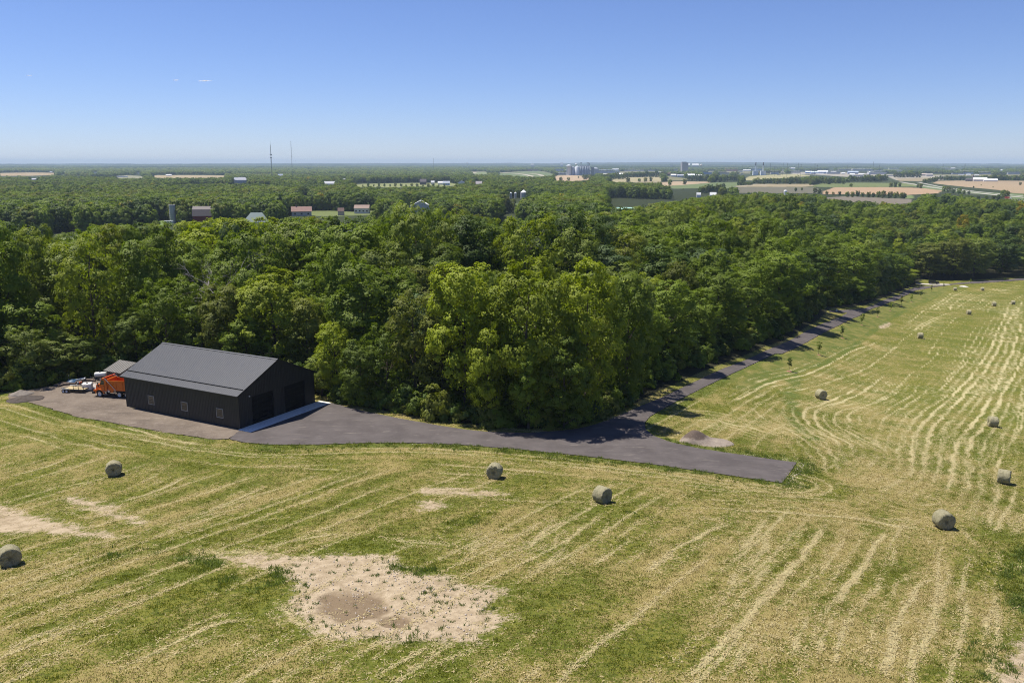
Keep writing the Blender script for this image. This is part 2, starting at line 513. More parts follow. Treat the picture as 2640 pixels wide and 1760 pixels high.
S(F3, .6, .95, [(700, 180), (640, 280), (540, 410), (460, 500), (350, 620), (200, 800), (90, 940), (-40, 1080), (-300, 1300), (-420, 1420)], [(1220, 210), (1160, 310), (1090, 430), (1000, 560), (880, 720), (780, 830)],
  [(1660, 590), (1480, 660), (1420, 770), (1380, 860), (1330, 950), (1260, 1150), (1220, 1260), (1150, 1420)], [(1560, 270), (1610, 340)])
S(F3, .6, .65, [(320, 180), (250, 280), (150, 420), (60, 520), (0, 590)], [(210, 110), (110, 290)], [(1280, 130), (1400, 140), (1480, 200), (1600, 190)], [(1830, 170), (1900, 270), (1950, 340)],
  [(1700, 320), (1830, 380)], [(2100, 380), (2160, 520)], [(2020, 480), (1950, 500)], [(850, 850), (760, 1020), (680, 1140), (600, 1280)], [(650, 850), (560, 1000), (450, 1180), (400, 1300)],
  [(2130, 700), (2060, 1000), (1980, 1160)], [(880, 1230), (840, 1260)], [(230, 950), (100, 1130), (0, 1250), (-90, 1400)], [(1000, 800), (900, 980), (830, 1150), (730, 1400)],
  [(1750, 500), (1700, 700), (1640, 900), (1560, 1100), (1500, 1300)], [(1900, 450), (1860, 620), (1830, 800)], [(330, 400), (180, 600), (60, 760), (-60, 900)])
S(F3, 1.5, .6, [(870, 180), (900, 210), (830, 260)], [(1650, 340), (1800, 400)], [(2110, 440), (2150, 540)])
S(F4, .7, .85, [(0, 305), (150, 312), (300, 318), (400, 330)], [(300, 268), (420, 285), (560, 290), (700, 295), (860, 305)], [(2080, 640), (1900, 700), (1750, 780), (1650, 840), (1580, 900), (1500, 970)],
  [(2290, 620), (2200, 740), (2100, 850)], [(1060, 610), (900, 650), (820, 690), (700, 780), (600, 860)], [(1560, 320), (1700, 340), (1850, 352)], [(1150, 260), (1300, 285), (1500, 320)])
S(F4, .6, .65, [(0, 150), (200, 160), (400, 172)], [(0, 165), (200, 178), (420, 186)], [(200, 235), (500, 240), (700, 245)], [(720, 225), (900, 260), (1100, 280), (1300, 310), (1500, 332)],
  [(1200, 375), (1350, 380), (1480, 388)], [(0, 610), (140, 615)], [(210, 580), (400, 570), (580, 572)], [(0, 765), (150, 785), (280, 790)], [(1170, 580), (1080, 650), (1000, 740), (800, 920), (700, 980)],
  [(1380, 730), (1300, 800), (1150, 900), (1060, 960)], [(2352, 700), (2280, 830), (2200, 920), (2100, 1000), (2000, 1100)], [(1450, 1000), (1510, 1010)], [(1540, 545), (1900, 552), (2352, 580)],
  [(1770, 405), (1900, 440), (2352, 442)], [(350, 490), (600, 500), (1000, 505), (1350, 510)], [(600, 900), (750, 820), (850, 790)], [(580, 760), (480, 850), (330, 930)], [(1500, 600), (1350, 700), (1250, 760)],
  [(900, 420), (1050, 440), (1250, 430)], [(0, 365), (200, 375), (420, 372)], [(430, 90), (700, 150), (900, 170)], [(1700, 470), (1950, 500), (2200, 500)])
S(F4, 1.3, .75, [(0, 425), (200, 430), (400, 446), (520, 452)], [(-20, 525), (70, 528)], [(200, 740), (330, 720), (420, 712)], [(1800, 600), (1900, 620), (2060, 610)], [(520, 740), (350, 800), (250, 860)])
S(F5, .6, .95, [(700, 475), (850, 430), (1000, 370), (1100, 320), (1190, 295)], [(1240, 525), (1350, 480), (1500, 420), (1620, 365)], [(1780, 490), (1900, 450), (2000, 420)],
  [(700, -5), (820, 22), (1000, 70), (1140, 100), (1220, 112)], [(0, 320), (160, 280), (330, 230), (440, 190)], [(700, 1490), (900, 1400), (1040, 1340), (1200, 1260), (1330, 1200), (1520, 1180)],
  [(1600, 740), (1780, 700), (2000, 660), (2138, 650)], [(0, 1420), (160, 1300), (330, 1250), (500, 1190)])
S(F5, .55, .65, [(390, -5), (560, 30), (820, 70), (1000, 110), (1300, 160), (1500, 185), (1900, 190)], [(150, 0), (300, 60), (500, 110), (700, 150)], [(0, 390), (200, 320), (430, 250), (560, 205), (640, 210)],
  [(120, 440), (300, 390), (480, 350), (640, 310)], [(700, 410), (800, 370), (900, 320), (1000, 265)], [(1220, 230), (1350, 240)], [(1680, 235), (1900, 260), (2138, 265)],
  [(0, 1040), (200, 950), (350, 900), (560, 860)], [(170, 1480), (400, 1370), (600, 1290), (800, 1230)], [(1080, 1370), (1330, 1310), (1350, 1222)], [(860, 720), (1000, 640), (1200, 590), (1400, 520)],
  [(980, 980), (1100, 940)], [(1480, 1420), (1600, 1430), (1640, 1360)], [(200, 800), (450, 740), (700, 690), (900, 640)], [(0, 1190), (250, 1080), (450, 1000), (700, 940)],
  [(300, 1180), (500, 1090), (760, 1020), (950, 960)], [(0, 1530), (200, 1450), (420, 1310)], [(1560, 470), (1700, 440), (1850, 372)], [(1250, 420), (1400, 350), (1480, 330)],
  [(0, 210), (130, 170), (260, 120)], [(0, 270), (200, 220), (330, 180)], [(1000, 640), (1200, 560), (1300, 530), (1560, 480)], [(600, 1560), (800, 1480), (900, 1440)], [(1350, 640), (1560, 570), (1750, 560)],
  [(0, 30), (200, 70), (420, 150)], [(480, 60), (640, 110), (900, 140)], [(200, 560), (420, 500), (640, 440)], [(330, 700), (560, 620), (780, 540)])
S(F5, 1.4, .7, [(0, 135), (70, 108), (150, 105)], [(850, 262), (1000, 258)], [(1160, 750), (1300, 770), (1500, 765), (1650, 790)], [(780, 540), (860, 590), (980, 560)], [(500, 470), (620, 520), (760, 530)])
S(F6, .6, .95, [(1060, 1190), (1180, 1090), (1300, 1020), (1450, 950), (1580, 905)], [(2180, 1210), (2270, 1120), (2352, 1050)], [(290, 600), (400, 660), (520, 730), (640, 790)])
S(F6, .9, .65, [(650, 130), (800, 90), (1000, 60)], [(1100, 110), (1300, 130), (1500, 140), (1720, 155)], [(1680, 90), (1850, 85), (1950, 50)], [(0, 1060), (150, 970)], [(100, 1030), (270, 990)],
  [(2050, 520), (1960, 560)], [(560, 880), (760, 950), (880, 920)], [(700, 830), (850, 870)], [(40, 740), (160, 720)], [(1900, 200), (2100, 170), (2352, 110)], [(1480, 1080), (1700, 1000), (1950, 900)])
SOIL = [F6([(430, 270), (620, 250), (860, 230), (1060, 240), (1180, 270), (1230, 320), (1300, 370), (1480, 400), (1650, 410), (1700, 450), (1900, 480), (2050, 520), (1960, 600), (1900, 640), (2020, 700), (1920, 780), (1870, 840), (1820, 890), (1600, 870), (1300, 880), (1080, 870), (880, 860), (760, 830), (600, 780), (480, 680), (440, 600), (480, 520), (520, 440), (440, 400), (400, 340)]),
        F6([(-100, 250), (150, 228), (430, 262), (560, 300), (300, 330), (100, 290)]),
        F5([(-40, 470), (100, 520), (230, 560), (400, 600), (500, 640), (690, 668), (500, 664), (400, 644), (180, 638), (-40, 632)]),
        F3([(2500, 1080), (2340, 1130), (2300, 1180), (2230, 1290), (2200, 1380), (2250, 1500), (2500, 1500)]),
        F2([(980, 612), (1000, 585), (1080, 555), (1085, 570), (1020, 610)]),
        F4([(-30, 412), (200, 425), (420, 440), (520, 456), (380, 458), (200, 446), (-30, 445)]), F4([(-30, 508), (60, 510), (100, 528), (20, 548), (-30, 552)]), F5([(400, 440), (520, 480), (640, 520), (800, 575), (880, 600), (780, 545), (620, 480), (480, 440)])]
DRYZ = [(100, 1000, .4), (300, 1200, .5), (100, 1400, .55), (400, 1300, .35), (600, 1250, .33), (300, 1500, .56), (700, 1530, .5), (900, 1100, .42), (1100, 1200, .48), (1300, 1080, .38), (1250, 1350, .45),
        (1300, 1500, .5), (1500, 1250, .56), (1600, 1400, .62), (1750, 1250, .6), (1800, 1500, .68), (2000, 1120, .72), (1900, 1000, .42), (2100, 1200, .64), (2100, 1500, .58), (2250, 1400, .5), (2330, 1300, .25),
        (2300, 1000, .24), (2200, 900, .33), (2000, 850, .44), (1850, 1080, .33), (1800, 900, .48), (2100, 750, .33), (2300, 750, .22), (2200, 660, .28), (1700, 960, .52), (1660, 930, .38), (1600, 1130, .42), (1400, 1150, .45),
        (800, 1350, .28), (2320, 1200, .3), (2300, 1500, .35), (560, 1370, .3), (950, 1280, .3), (700, 1150, .4), (450, 1060, .4), (200, 950, .35), (2250, 800, .22), (1950, 1180, .7), (1750, 980, .5), (450, 1180, .45)]
LUSH = [(F1([(385, 430), (365, 520), (360, 610), (390, 740), (440, 820), (490, 860)]), 2.2, .9), (F3([(2400, 380), (2330, 480), (2310, 640), (2350, 800), (2420, 900)]), 1.8, 1.0),
        (F5([(600, 810), (760, 770), (900, 780), (1000, 740)]), 1.6, .7), (F5([(1100, 800), (1250, 810), (1330, 850)]), 1.5, .8), (F6([(330, 340), (400, 400), (380, 440)]), 1.0, .9),
        (F6([(1230, 330), (1350, 330), (1480, 370), (1520, 350)]), 1.0, 1.0), (F6([(900, 880), (1000, 860), (1150, 880), (1330, 880)]), .9, .9), (F6([(0, 430), (150, 480), (250, 460)]), 1.6, .7),
        (F1([(1700, 760), (1660, 900), (1640, 1050), (1640, 1150)]), 2.4, .6), (F4([(1300, 600), (1450, 580), (1500, 600)]), 1.3, .6), (F3([(2050, 1180), (2100, 1300), (2150, 1460)]), 2.0, .7), (F4([(-10, 660), (150, 655), (300, 640)]), 1.2, .6)]
LAWN = [F2([(-300, 1060), (0, 895), (200, 800), (400, 690), (560, 610), (700, 540), (850, 470), (960, 420), (1080, 375), (1180, 335), (1250, 300), (1330, 260), (1480, 232), (1700, 205), (1800, 230), (1640, 255), (1560, 290), (1430, 345), (1350, 385), (1230, 430), (1080, 520), (950, 610), (800, 720), (640, 840), (430, 930), (200, 1010), (0, 1060), (-150, 1150), (-280, 1230), (-420, 1180)])]

# ------------------------------------------------------------------ far land: crop fields, roads, yards (outline, colour)
CROPS = [(Z5([(1600, 262), (1640, 243), (1900, 240), (2400, 243), (2400, 352), (2250, 342), (2150, 318), (1950, 300), (1850, 290), (1700, 275)]), (.36, .27, .17)),
         (Z5([(700, 330), (800, 296), (1200, 294), (1460, 300), (1700, 312), (1640, 345), (1400, 358), (1100, 352), (700, 352)]), (.42, .29, .18)),
         (Z5([(590, 290), (700, 262), (1000, 258), (1460, 262), (1480, 290), (1200, 293), (800, 296)]), (.16, .19, .07)), (Z5([(-10, 284), (180, 268), (590, 268), (640, 284), (560, 292), (-10, 292)]), (.34, .28, .17)),
         (Z5([(-10, 295), (300, 292), (640, 296), (700, 320), (640, 345), (-10, 342)]), (.16, .15, .105)), (Z5([(650, 385), (900, 368), (1430, 392), (1440, 425), (1200, 440), (900, 420)]), (.21, .18, .14)),
         (Z5([(1360, 362), (1440, 360), (1450, 386), (1370, 386)]), (.17, .22, .08)), (Z5([(40, 238), (100, 205), (300, 192), (500, 188), (620, 200), (480, 215), (300, 225), (150, 240)]), (.36, .33, .17)),
         (Z5([(450, 170), (900, 172), (1200, 190), (1700, 200), (1700, 236), (1300, 238), (1250, 212), (900, 210), (600, 190), (450, 188)]), (.34, .31, .25)),
         (Z5([(1300, 225), (1560, 215), (1640, 235), (1560, 246), (1330, 243)]), (.30, .25, .16)), (Z5([(1440, 290), (1520, 275), (2000, 335), (2352, 350), (2352, 420), (2240, 400), (2180, 370), (1700, 325)]), (.13, .18, .07)),
         (Z4([(680, 255), (700, 222), (820, 214), (900, 222), (1000, 250), (900, 262), (760, 265)]), (.45, .34, .22)), (Z4([(1090, 266), (1200, 240), (1300, 233), (1520, 232), (1530, 262), (1400, 275), (1180, 272)]), (.38, .33, .19)),
         (Z4([(1500, 296), (1520, 272), (1640, 264), (1930, 268), (1900, 276), (1700, 292), (1540, 302)]), (.42, .32, .21)), (Z4([(1560, 302), (1700, 292), (1940, 274), (2140, 272), (2120, 300), (2030, 318), (1800, 318), (1620, 322)]), (.15, .19, .08)),
         (Z4([(1330, 262), (1440, 255), (1520, 262), (1500, 275), (1340, 275)]), (.33, .28, .17)), (Z4([(230, 452), (260, 436), (420, 432), (580, 434), (585, 452), (420, 460)]), (.10, .135, .05)),
         (Z4([(250, 200), (560, 182), (640, 196), (700, 215), (560, 232), (380, 225), (250, 212)]), (.15, .19, .08)),
         (Z3([(1080, 492), (1200, 478), (1700, 470), (2000, 470), (2080, 485), (2000, 502), (1700, 506), (1480, 512), (1150, 506)]), (.25, .27, .11)), (Z3([(640, 490), (780, 488), (800, 498), (660, 502)]), (.22, .25, .1)),
         (Z3([(2190, 375), (2290, 368), (2352, 372), (2352, 388), (2220, 392)]), (.2, .24, .1)),
         (Z2([(-20, 190), (-20, 166), (300, 160), (500, 164), (530, 180), (300, 190)]), (.38, .29, .17)), (Z2([(1400, 210), (1420, 186), (1700, 184), (2070, 188), (2080, 208), (1700, 212)]), (.36, .29, .17)),
         (Z2([(-20, 630), (-20, 592), (60, 595), (70, 625)]), (.38, .31, .18)), (Z2([(540, 640), (560, 605), (740, 608), (735, 645)]), (.42, .36, .22)), (Z2([(1070, 646), (1090, 610), (1300, 612), (1520, 600), (1600, 610), (1560, 650)]), (.14, .2, .06)),
         (Z2([(450, 88), (560, 82), (560, 92), (450, 94)]), (.36, .3, .2)), (Z2([(1050, 205), (1180, 185), (1320, 195), (1320, 215), (1060, 216)]), (.26, .25, .16)),
         (Z3([(600, 730), (900, 725), (1100, 735), (1360, 720), (1380, 760), (900, 775), (600, 770)]), (.16, .19, .07))]
FARROADS = [(Z5([(1340, 252), (1500, 280), (1690, 310), (2020, 348), (2400, 384)]), 11, (.45, .42, .38)), (Z5([(1490, 254), (1600, 280), (1720, 300), (1960, 332), (2400, 372)]), 9, (.42, .40, .36)),
            (Z4([(280, 196), (380, 202), (470, 212), (530, 228)]), 22, (.5, .44, .36)), (Z4([(430, 200), (520, 204), (580, 212), (625, 232)]), 18, (.5, .44, .36)), (Z4([(30, 210), (80, 194)]), 16, (.5, .44, .36)),
            (Z5([(0, 290), (160, 268)]), 5, (.4, .36, .28)), (Z4([(2040, 312), (2352, 288)]), 6, (.42, .38, .3)), (Z5([(2200, 385), (2352, 408)]), 7, (.4, .37, .33)), (Z5([(1890, 350), (1960, 352)]), 9, (.44, .41, .36))]

def wood_back(px):
    """how far (m) the near wood reaches at a photo column"""
    return np.interp(px, [-300, 600, 1200, 1420, 1520, 1700, 1950, 3000], [258, 256, 250, 262, 330, 560, 900, 950])

def build_ground():
    fine = np.arange(-37.5, 37.5001, .11)
    side = np.concatenate([np.arange(-180, -40, 5), np.arange(-40, -37.5, .5), fine, np.arange(38, 40.1, .5), np.arange(45, 180, 5)])
    th = np.radians(90 - side)
    rr = [6.0]
    while rr[-1] < 70000:
        r = rr[-1]
        if r < 38: q = 1.03
        elif r < 180: q = 1.0027
        elif r < 520: q = 1.0042
        elif r < 6000: q = 1.006
        else: q = 1.05
        rr.append(r * q)
    rr = np.array(rr)
    nr, nt = len(rr), len(th)
    X = rr[:, None] * np.cos(th)[None]; Y = rr[:, None] * np.sin(th)[None]
    x = X.ravel(); y = Y.ravel()
    z = terr(x, y)
    # the far rim sinks below the horizon line of low wooded hills
    r = np.hypot(x, y)
    ins = inpoly(x, y, asphalt_poly) | inpoly(x, y, gravel_poly)
    inb = inpoly(x, y, np.array([bl(0, 0), bl(B_W, 0), bl(B_W, B_L), bl(0, B_L)]))
    px, py = project(x, y, z)
    front = (y > 20) & (px > -400) & (px < 3040)
    N = len(x)
    straw = np.zeros(N); soil = np.zeros(N); lush = np.zeros(N); lawn = np.zeros(N); dry = np.zeros(N); dark = np.zeros(N)
    fld = front & (r < 560)
    ix = np.nonzero(fld)[0]; fx, fy = x[ix], y[ix]
    # dryness
    num = np.zeros(len(ix)); den = np.zeros(len(ix))
    for a, b, v in DRYZ:
        d2 = ((px[ix] - a * D) / 1.5) ** 2 + (py[ix] - b * D) ** 2
        w = 1 / (d2 + 900) ** 1.5
        num += w * v; den += w
    dr = .45 + .58 * (num / den - .45) + .22 * (vnoise(fx, fy, 5, 3) - .5) + .18 * (vnoise(fx, fy, 1.6, 4) - .5)
    dry[ix] = dr
    g = np.random.default_rng(11)
    sv = np.zeros(len(ix))
    for pts, w, s in ST:
        gp = smooth_line(GP(pts), 2)
        right_f = gp[:, 0].mean() > 28 and gp[:, 1].mean() > 78
        extra_ = ((1.6, .68), (-1.6, .66), (3.1, .62), (-3.1, .6), (4.6, .55), (-4.6, .52)) if right_f else ()
        for off, ss in ((0, 1.0), (g.uniform(1.2, 2.0), .55), (-g.uniform(1.2, 2.2), .5)) + extra_:
            q = gp
            if off:
                t = np.gradient(gp, axis=0); t /= np.maximum(np.hypot(t[:, 0], t[:, 1]), 1e-6)[:, None]
                q = gp + np.stack([-t[:, 1], t[:, 0]], 1) * off
            m = (fx > q[:, 0].min() - 4) & (fx < q[:, 0].max() + 4) & (fy > q[:, 1].min() - 4) & (fy < q[:, 1].max() + 4)
            j = np.nonzero(m)[0]
            if len(j) == 0: continue
            wob = (vnoise(fx[j], fy[j], 2.2, 5) - .5) * .9
            d, par, L = polydist(fx[j] + wob, fy[j] + wob * .6, q)
            ww = w * ((.5 if right_f else .62) if not off else .42) * (.5 + .9 * vnoise(par, par * 0 + off, 3.0, 6))
            ends = sstep(0, 2.5, par) * sstep(0, 2.5, L - par) * .6 + .4
            along = .58 + .58 * vnoise(par, par * 0 + 7 + off, 4.5, 8)
            val = s * ss * ends * along * np.exp(-(d / ww) ** 2 * 1.1)
            sv[j] = np.maximum(sv[j], val)
    straw[ix] = sv
    # rows left by the rake and the mower: along one direction over the lower field, along the asphalt on the headland
    th_ = R(59); edge_s = np.vstack([gravel_poly[:9], aS])
    dE, pE, _ = polydist(fx, fy, edge_s)
    fpx, fpy = px[ix], py[ix]
    lower = sstep(2120 * D, 1960 * D, fpx - (fpy - 1130 * D) * 1.1) * sstep(8, 13, dE + 4 * (vnoise(fx, fy, 9, 71) - .5)) * (fpy > 1000)
    head = sstep(13, 8, dE) * sstep(.8, 2.2, dE) * (fpy > 1000) * (fpx < 1950 * D)
    u = -math.sin(th_) * fx + math.cos(th_) * fy; v = math.cos(th_) * fx + math.sin(th_) * fy
    for mask, uu, vv, sp_, sd in ((lower, u + 1.1 * (vnoise(fx, fy, 11, 72) - .5), v, 2.05, 1), (head, dE + .7 * (vnoise(fx, fy, 8, 73) - .5), pE, 1.5, 2)):
        s_ = uu / sp_; k_ = np.floor(s_); f_ = s_ - k_
        hsh = vnoise(k_ * 7.7 + .5, k_ * 0 + sd, 1.0, 80 + sd)
        alo = vnoise(vv, k_ * 31.7, 13.0, 84 + sd)
        line = np.exp(-((f_ - .5) * sp_ / .27) ** 2)
        straw[ix] = np.maximum(straw[ix], mask * line * np.clip(hsh * 1.5 + alo * 1.5 - 1.25, 0, .60))
        band = np.cos(2 * math.pi * (uu / (sp_ * 2) + .2)) * .06 + (vnoise(uu / sp_ * 1.0, vv * .08, 1.0, 88 + sd) - .5) * .34
        dry[ix] += mask * band
    dry[ix] += .10 * (vnoise(fx, fy, 13, 91) - .5) + .22 * (vnoise(fx, fy, 3.2, 92) - .5) - .01
    for pl in SOIL:
        gp = GP(pl)
        m = np.nonzero((fx > gp[:, 0].min() - 3) & (fx < gp[:, 0].max() + 3) & (fy > gp[:, 1].min() - 3) & (fy < gp[:, 1].max() + 3))[0]
        xx = fx[m] + (vnoise(fx[m], fy[m], 1.1, 9) - .5) * 1.0; yy = fy[m] + (vnoise(fx[m], fy[m], 1.1, 10) - .5) * 1.0
        ii = inpoly(xx, yy, gp)
        d, _, _ = polydist(xx, yy, np.vstack([gp, gp[:1]]))
        soil[ix[m]] = np.maximum(soil[ix[m]], sstep(-2.0, 1.5, np.where(ii, d, -d)))
    for (cx, cy, ax, ay, ang) in ((920, 610, 270, 118, 0), (1230, 735, 130, 50, -.35), (760, 560, 120, 40, .25)):
        c = GP(F6([(cx, cy)]))[0]; ex = GP(F6([(cx + ax, cy)]))[0]; ey = GP(F6([(cx, cy - ay)]))[0]
        u = ex - c; v = ey - c; M = np.linalg.inv(np.array([u, v]).T)
        q = (np.stack([fx, fy], 1) - c) @ M.T
        rad = np.hypot(q[:, 0], q[:, 1]) + .35 * (vnoise(fx, fy, .9, 12) - .5)
        dark[ix] = np.maximum(dark[ix], sstep(1.15, .7, rad))
    for pl, w, s in LUSH:
        gp = smooth_line(GP(pl), 2)
        d, _, _ = polydist(fx, fy, gp)
        lush[ix] = np.maximum(lush[ix], s * np.exp(-(d / w) ** 2) * (.5 + .8 * vnoise(fx, fy, 1.5, 13)))
    edge = np.vstack([aS[2:], aN])
    d, _, _ = polydist(fx, fy, edge)
    lush[ix] = np.maximum(lush[ix], .8 * sstep(4.5, .3, d + 2.0 * (vnoise(fx, fy, 3, 14) - .5)))
    d, _, _ = polydist(fx, fy, gravel_poly[:9])
    lush[ix] = np.maximum(lush[ix], .75 * sstep(3.2, .3, d + 1.6 * (vnoise(fx, fy, 3, 14) - .5)))
    for pl in LAWN:
        gp = GP(pl); ii = inpoly(fx, fy, gp); d, _, _ = polydist(fx, fy, np.vstack([gp, gp[:1]]))
        lawn[ix] = np.maximum(lawn[ix], sstep(-.6, .9, np.where(ii, d, -d)))
    ditch = smooth_line(GP(F2([(-250, 1210), (0, 1070), (200, 1020), (430, 950), (640, 850), (800, 730), (950, 615), (1080, 525), (1230, 435), (1430, 350), (1560, 295)])), 2)
    d, _, _ = polydist(fx, fy, ditch)
    lush[ix] = np.maximum(lush[ix], .95 * sstep(1.9, .4, d) * (.55 + .6 * vnoise(fx, fy, 4, 15)))
    # wood floor and far land
    land = np.zeros(N); col = np.zeros((N, 4)); col[:, 3] = 1
    front_line = np.vstack([GP(FB([(-120, 395), (60, 395), (180, 378), (300, 360), (430, 330), (620, 292)])), [bl(17.5, 34)], [bl(18.5, 22)], [bl(18.2, 8)], [bl(19.5, 2)], GP(FG([(330, 1318), (450, 1342), (700, 1385), (950, 1428), (1100, 1450), (1300, 1472), (1500, 1480), (1700, 1474), (1850, 1450), (2000, 1400), (2205, 1305), (2400, 1210)]))])
    front_line = np.vstack([front_line, GP(F2([(40, 740), (260, 620), (420, 520), (520, 420), (760, 405), (960, 345), (1120, 285), (1240, 235), (1330, 190), (1400, 150), (1740, 158), (1900, 150), (2352, 120), (2700, 95)]))])
    woodp = np.vstack([front_line, [[600, 480], [3000, 480], [3000, 66000], [-66000, 66000], [-66000, 150], [-160, 150]]])
    inw = inpoly(x, y, woodp)
    land[inw] = 1
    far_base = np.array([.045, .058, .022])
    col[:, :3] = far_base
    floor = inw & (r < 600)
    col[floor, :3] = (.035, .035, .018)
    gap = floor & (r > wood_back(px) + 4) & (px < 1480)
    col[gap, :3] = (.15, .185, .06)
    fi = np.nonzero(front & (r > 300))[0]
    tone = vnoise(x[fi], y[fi], 420, 21); t2 = vnoise(x[fi], y[fi], 900, 22)
    base = far_base[None] * (.75 + .5 * tone[:, None])
    strip = (t2 > .66) & (r[fi] > 2600)
    base[strip] = np.array([.2, .19, .1]) * (.8 + .4 * tone[strip, None])
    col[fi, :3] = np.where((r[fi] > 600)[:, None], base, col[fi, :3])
    jx = px[fi] + (vnoise(x[fi], y[fi], 40, 23) - .5) * 6
    for pl, c in CROPS:
        m = inpoly(jx, py[fi], pl)
        col[fi[m], :3] = np.array(c) * (.9 + .2 * tone[m, None])
        land[fi[m]] = 1
    for pl, w, c in FARROADS:
        gp = smooth_line(GP(pl), 2)
        d, _, _ = polydist(x[fi], y[fi], gp)
        m = d < w / 2
        col[fi[m], :3] = c; land[fi[m]] = 1
    z = np.where(ins, z - .14, z); z = np.where(inb, z - .3, z)
    z = z - .16 * np.clip(dark, 0, 1) - .06 * np.clip(soil, 0, 1)
    far_r = r > 45000
    V = np.stack([x, y, z], 1)
    V = np.vstack([V, [[0, 0, 12.0]]])
    i = np.arange(nr - 1)[:, None] * nt; j = np.arange(nt)[None]
    j2 = (j + 1) % nt
    Fq = np.stack([i + j, i + j2, i + nt + j2, i + nt + j], -1).reshape(-1, 4)[:, ::-1]
    me = fast_mesh('ground', V, Fq)
    def put(name, arr, ty):
        a = me.attributes.new(name, ty, 'POINT')
        if ty == 'FLOAT': a.data.foreach_set('value', np.append(arr, 0).astype(np.float32))
        else: a.data.foreach_set('color', np.vstack([arr, [[0, 0, 0, 1]]]).astype(np.float32).ravel())
    put('m1', np.stack([np.clip(straw, 0, 1), np.clip(dry, 0, 1), np.clip(soil, 0, 1), np.clip(dark, 0, 1)], 1), 'FLOAT_COLOR')
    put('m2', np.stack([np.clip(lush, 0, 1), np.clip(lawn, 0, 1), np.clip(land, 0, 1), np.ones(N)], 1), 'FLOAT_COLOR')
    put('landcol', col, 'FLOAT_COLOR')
    me.polygons.foreach_set('use_smooth', np.ones(len(Fq), bool))
    me.materials.append(ground_mat())
    o = bpy.data.objects.new('ground', me); C.objects.link(o)
    tag(o, kind='structure')
    return front_line, dict(ix=ix, x=fx, y=fy, z=z[ix], straw=straw[ix], dry=dry[ix], soil=soil[ix], lush=lush[ix], lawn=lawn[ix], ins=ins[ix] | inw[ix], dark=dark[ix])

def ground_mat():
    t = NT('field_turf')
    m1 = t.attr('m1'); a1 = t.sep(m1)
    n = t.new('ShaderNodeAttribute'); n.attribute_name = 'm1'; darks = n.outputs['Alpha']
    a2 = t.sep(t.attr('m2')); lc = t.attr('landcol')
    fine = t.noise(5.5, 4, .72); mid = t.noise(1.15, 3, .6); big = t.noise(.16, 3, .55)
    tuft = t.noise(2.6, 2, .5); vf = t.noise(14, 2, .65)
    nf = t.math('SUBTRACT', fine, .5); nm = t.math('SUBTRACT', mid, .5)
    g = t.mix(t.smooth(.35, .65, big), c4((.108, .126, .016)), c4((.166, .162, .028)))
    g = t.mix(t.smooth(.42, .62, tuft), g, c4((.074, .092, .011)))
    g = t.mix(t.math('MULTIPLY', t.smooth(.5, .7, vf), .5), g, c4((.19, .19, .07)))
    # dry thatch between the tufts
    th = t.mix(t.smooth(.35, .65, vf), c4((.225, .178, .062)), c4((.335, .270, .115)))
    th = t.mix(t.math('MULTIPLY', t.smooth(.52, .7, fine), .6), th, c4((.135, .125, .045)))
    dv = t.math('ADD', a1[1], t.math('ADD', t.math('MULTIPLY', nm, .7), t.math('MULTIPLY', nf, 2.2)))
    c = t.mix(t.smooth(.36, .60, dv), g, th)
    # lush and mown strips
    lu = t.mix(t.smooth(.35, .65, mid), c4((.080, .110, .022)), c4((.122, .140, .030)))
    lv = t.math('ADD', t.math('MULTIPLY', a2[0], .8), t.math('MULTIPLY', nf, .9))
    c = t.mix(t.smooth(.3, .75, lv), c, lu)
    lw = t.mix(t.smooth(.36, .66, t.noise(.33, 4, .6)), c4((.092, .118, .024)), c4((.185, .172, .052)))
    lw = t.mix(t.math('MULTIPLY', t.smooth(.5, .7, fine), .5), lw, c4((.08, .1, .025)))
    c = t.mix(t.math('MULTIPLY', a2[1], t.smooth(1.0, .2, a2[0])), c, lw)
    # hay
    hv = t.math('ADD', t.math('MULTIPLY', a1[0], t.rng(t.noise(.9, 4, .7), .3, .7, .72, 1.18)), t.math('ADD', t.math('MULTIPLY', nm, .5), t.math('ADD', t.math('MULTIPLY', nf, .8), t.math('MULTIPLY', t.math('SUBTRACT', vf, .5), .6))))
    hay = t.mix(vf, c4((.37, .32, .165)), c4((.57, .50, .29)))
    c = t.mix(t.math('MULTIPLY', t.smooth(.26, .80, hv), .88), c, hay)
    # bare soil
    so = t.mix(t.smooth(.3, .7, mid), c4((.300, .232, .150)), c4((.44, .355, .245)))
    so = t.mix(t.math('MULTIPLY', t.smooth(.52, .68, t.noise(7, 3, .7)), .6), so, c4((.27, .205, .14)))
    so = t.mix(t.math('MULTIPLY', darks, t.rng(nm, -.3, .3, .7, 1.0)), so, c4((.17, .122, .076)))
    sv = t.math('ADD', a1[2], t.math('ADD', t.math('MULTIPLY', nm, 1.3), t.math('MULTIPLY', nf, 1.7)))
    c = t.mix(t.smooth(.28, .74, sv), c, so)
    # far land
    fl = t.mix(t.noise(.02, 4, .6), lc, c4((.5, .5, .5)), 'MULTIPLY')
    fl = t.mix(.35, lc, fl)
    fl = t.mix(.25, fl, t.mix(t.noise(.5, 3), c4((.3, .3, .3)), c4((1, 1, 1))), 'MULTIPLY')
    c = t.mix(a2[2], c, fl)
    t.base(c); t.set(.95, 0, .1)
    h = t.math('ADD', t.math('MULTIPLY', fine, .7), t.math('ADD', t.math('MULTIPLY', vf, .25), t.math('MULTIPLY', tuft, .5)))
    t.bump(h, .9, .16)
    return t.m
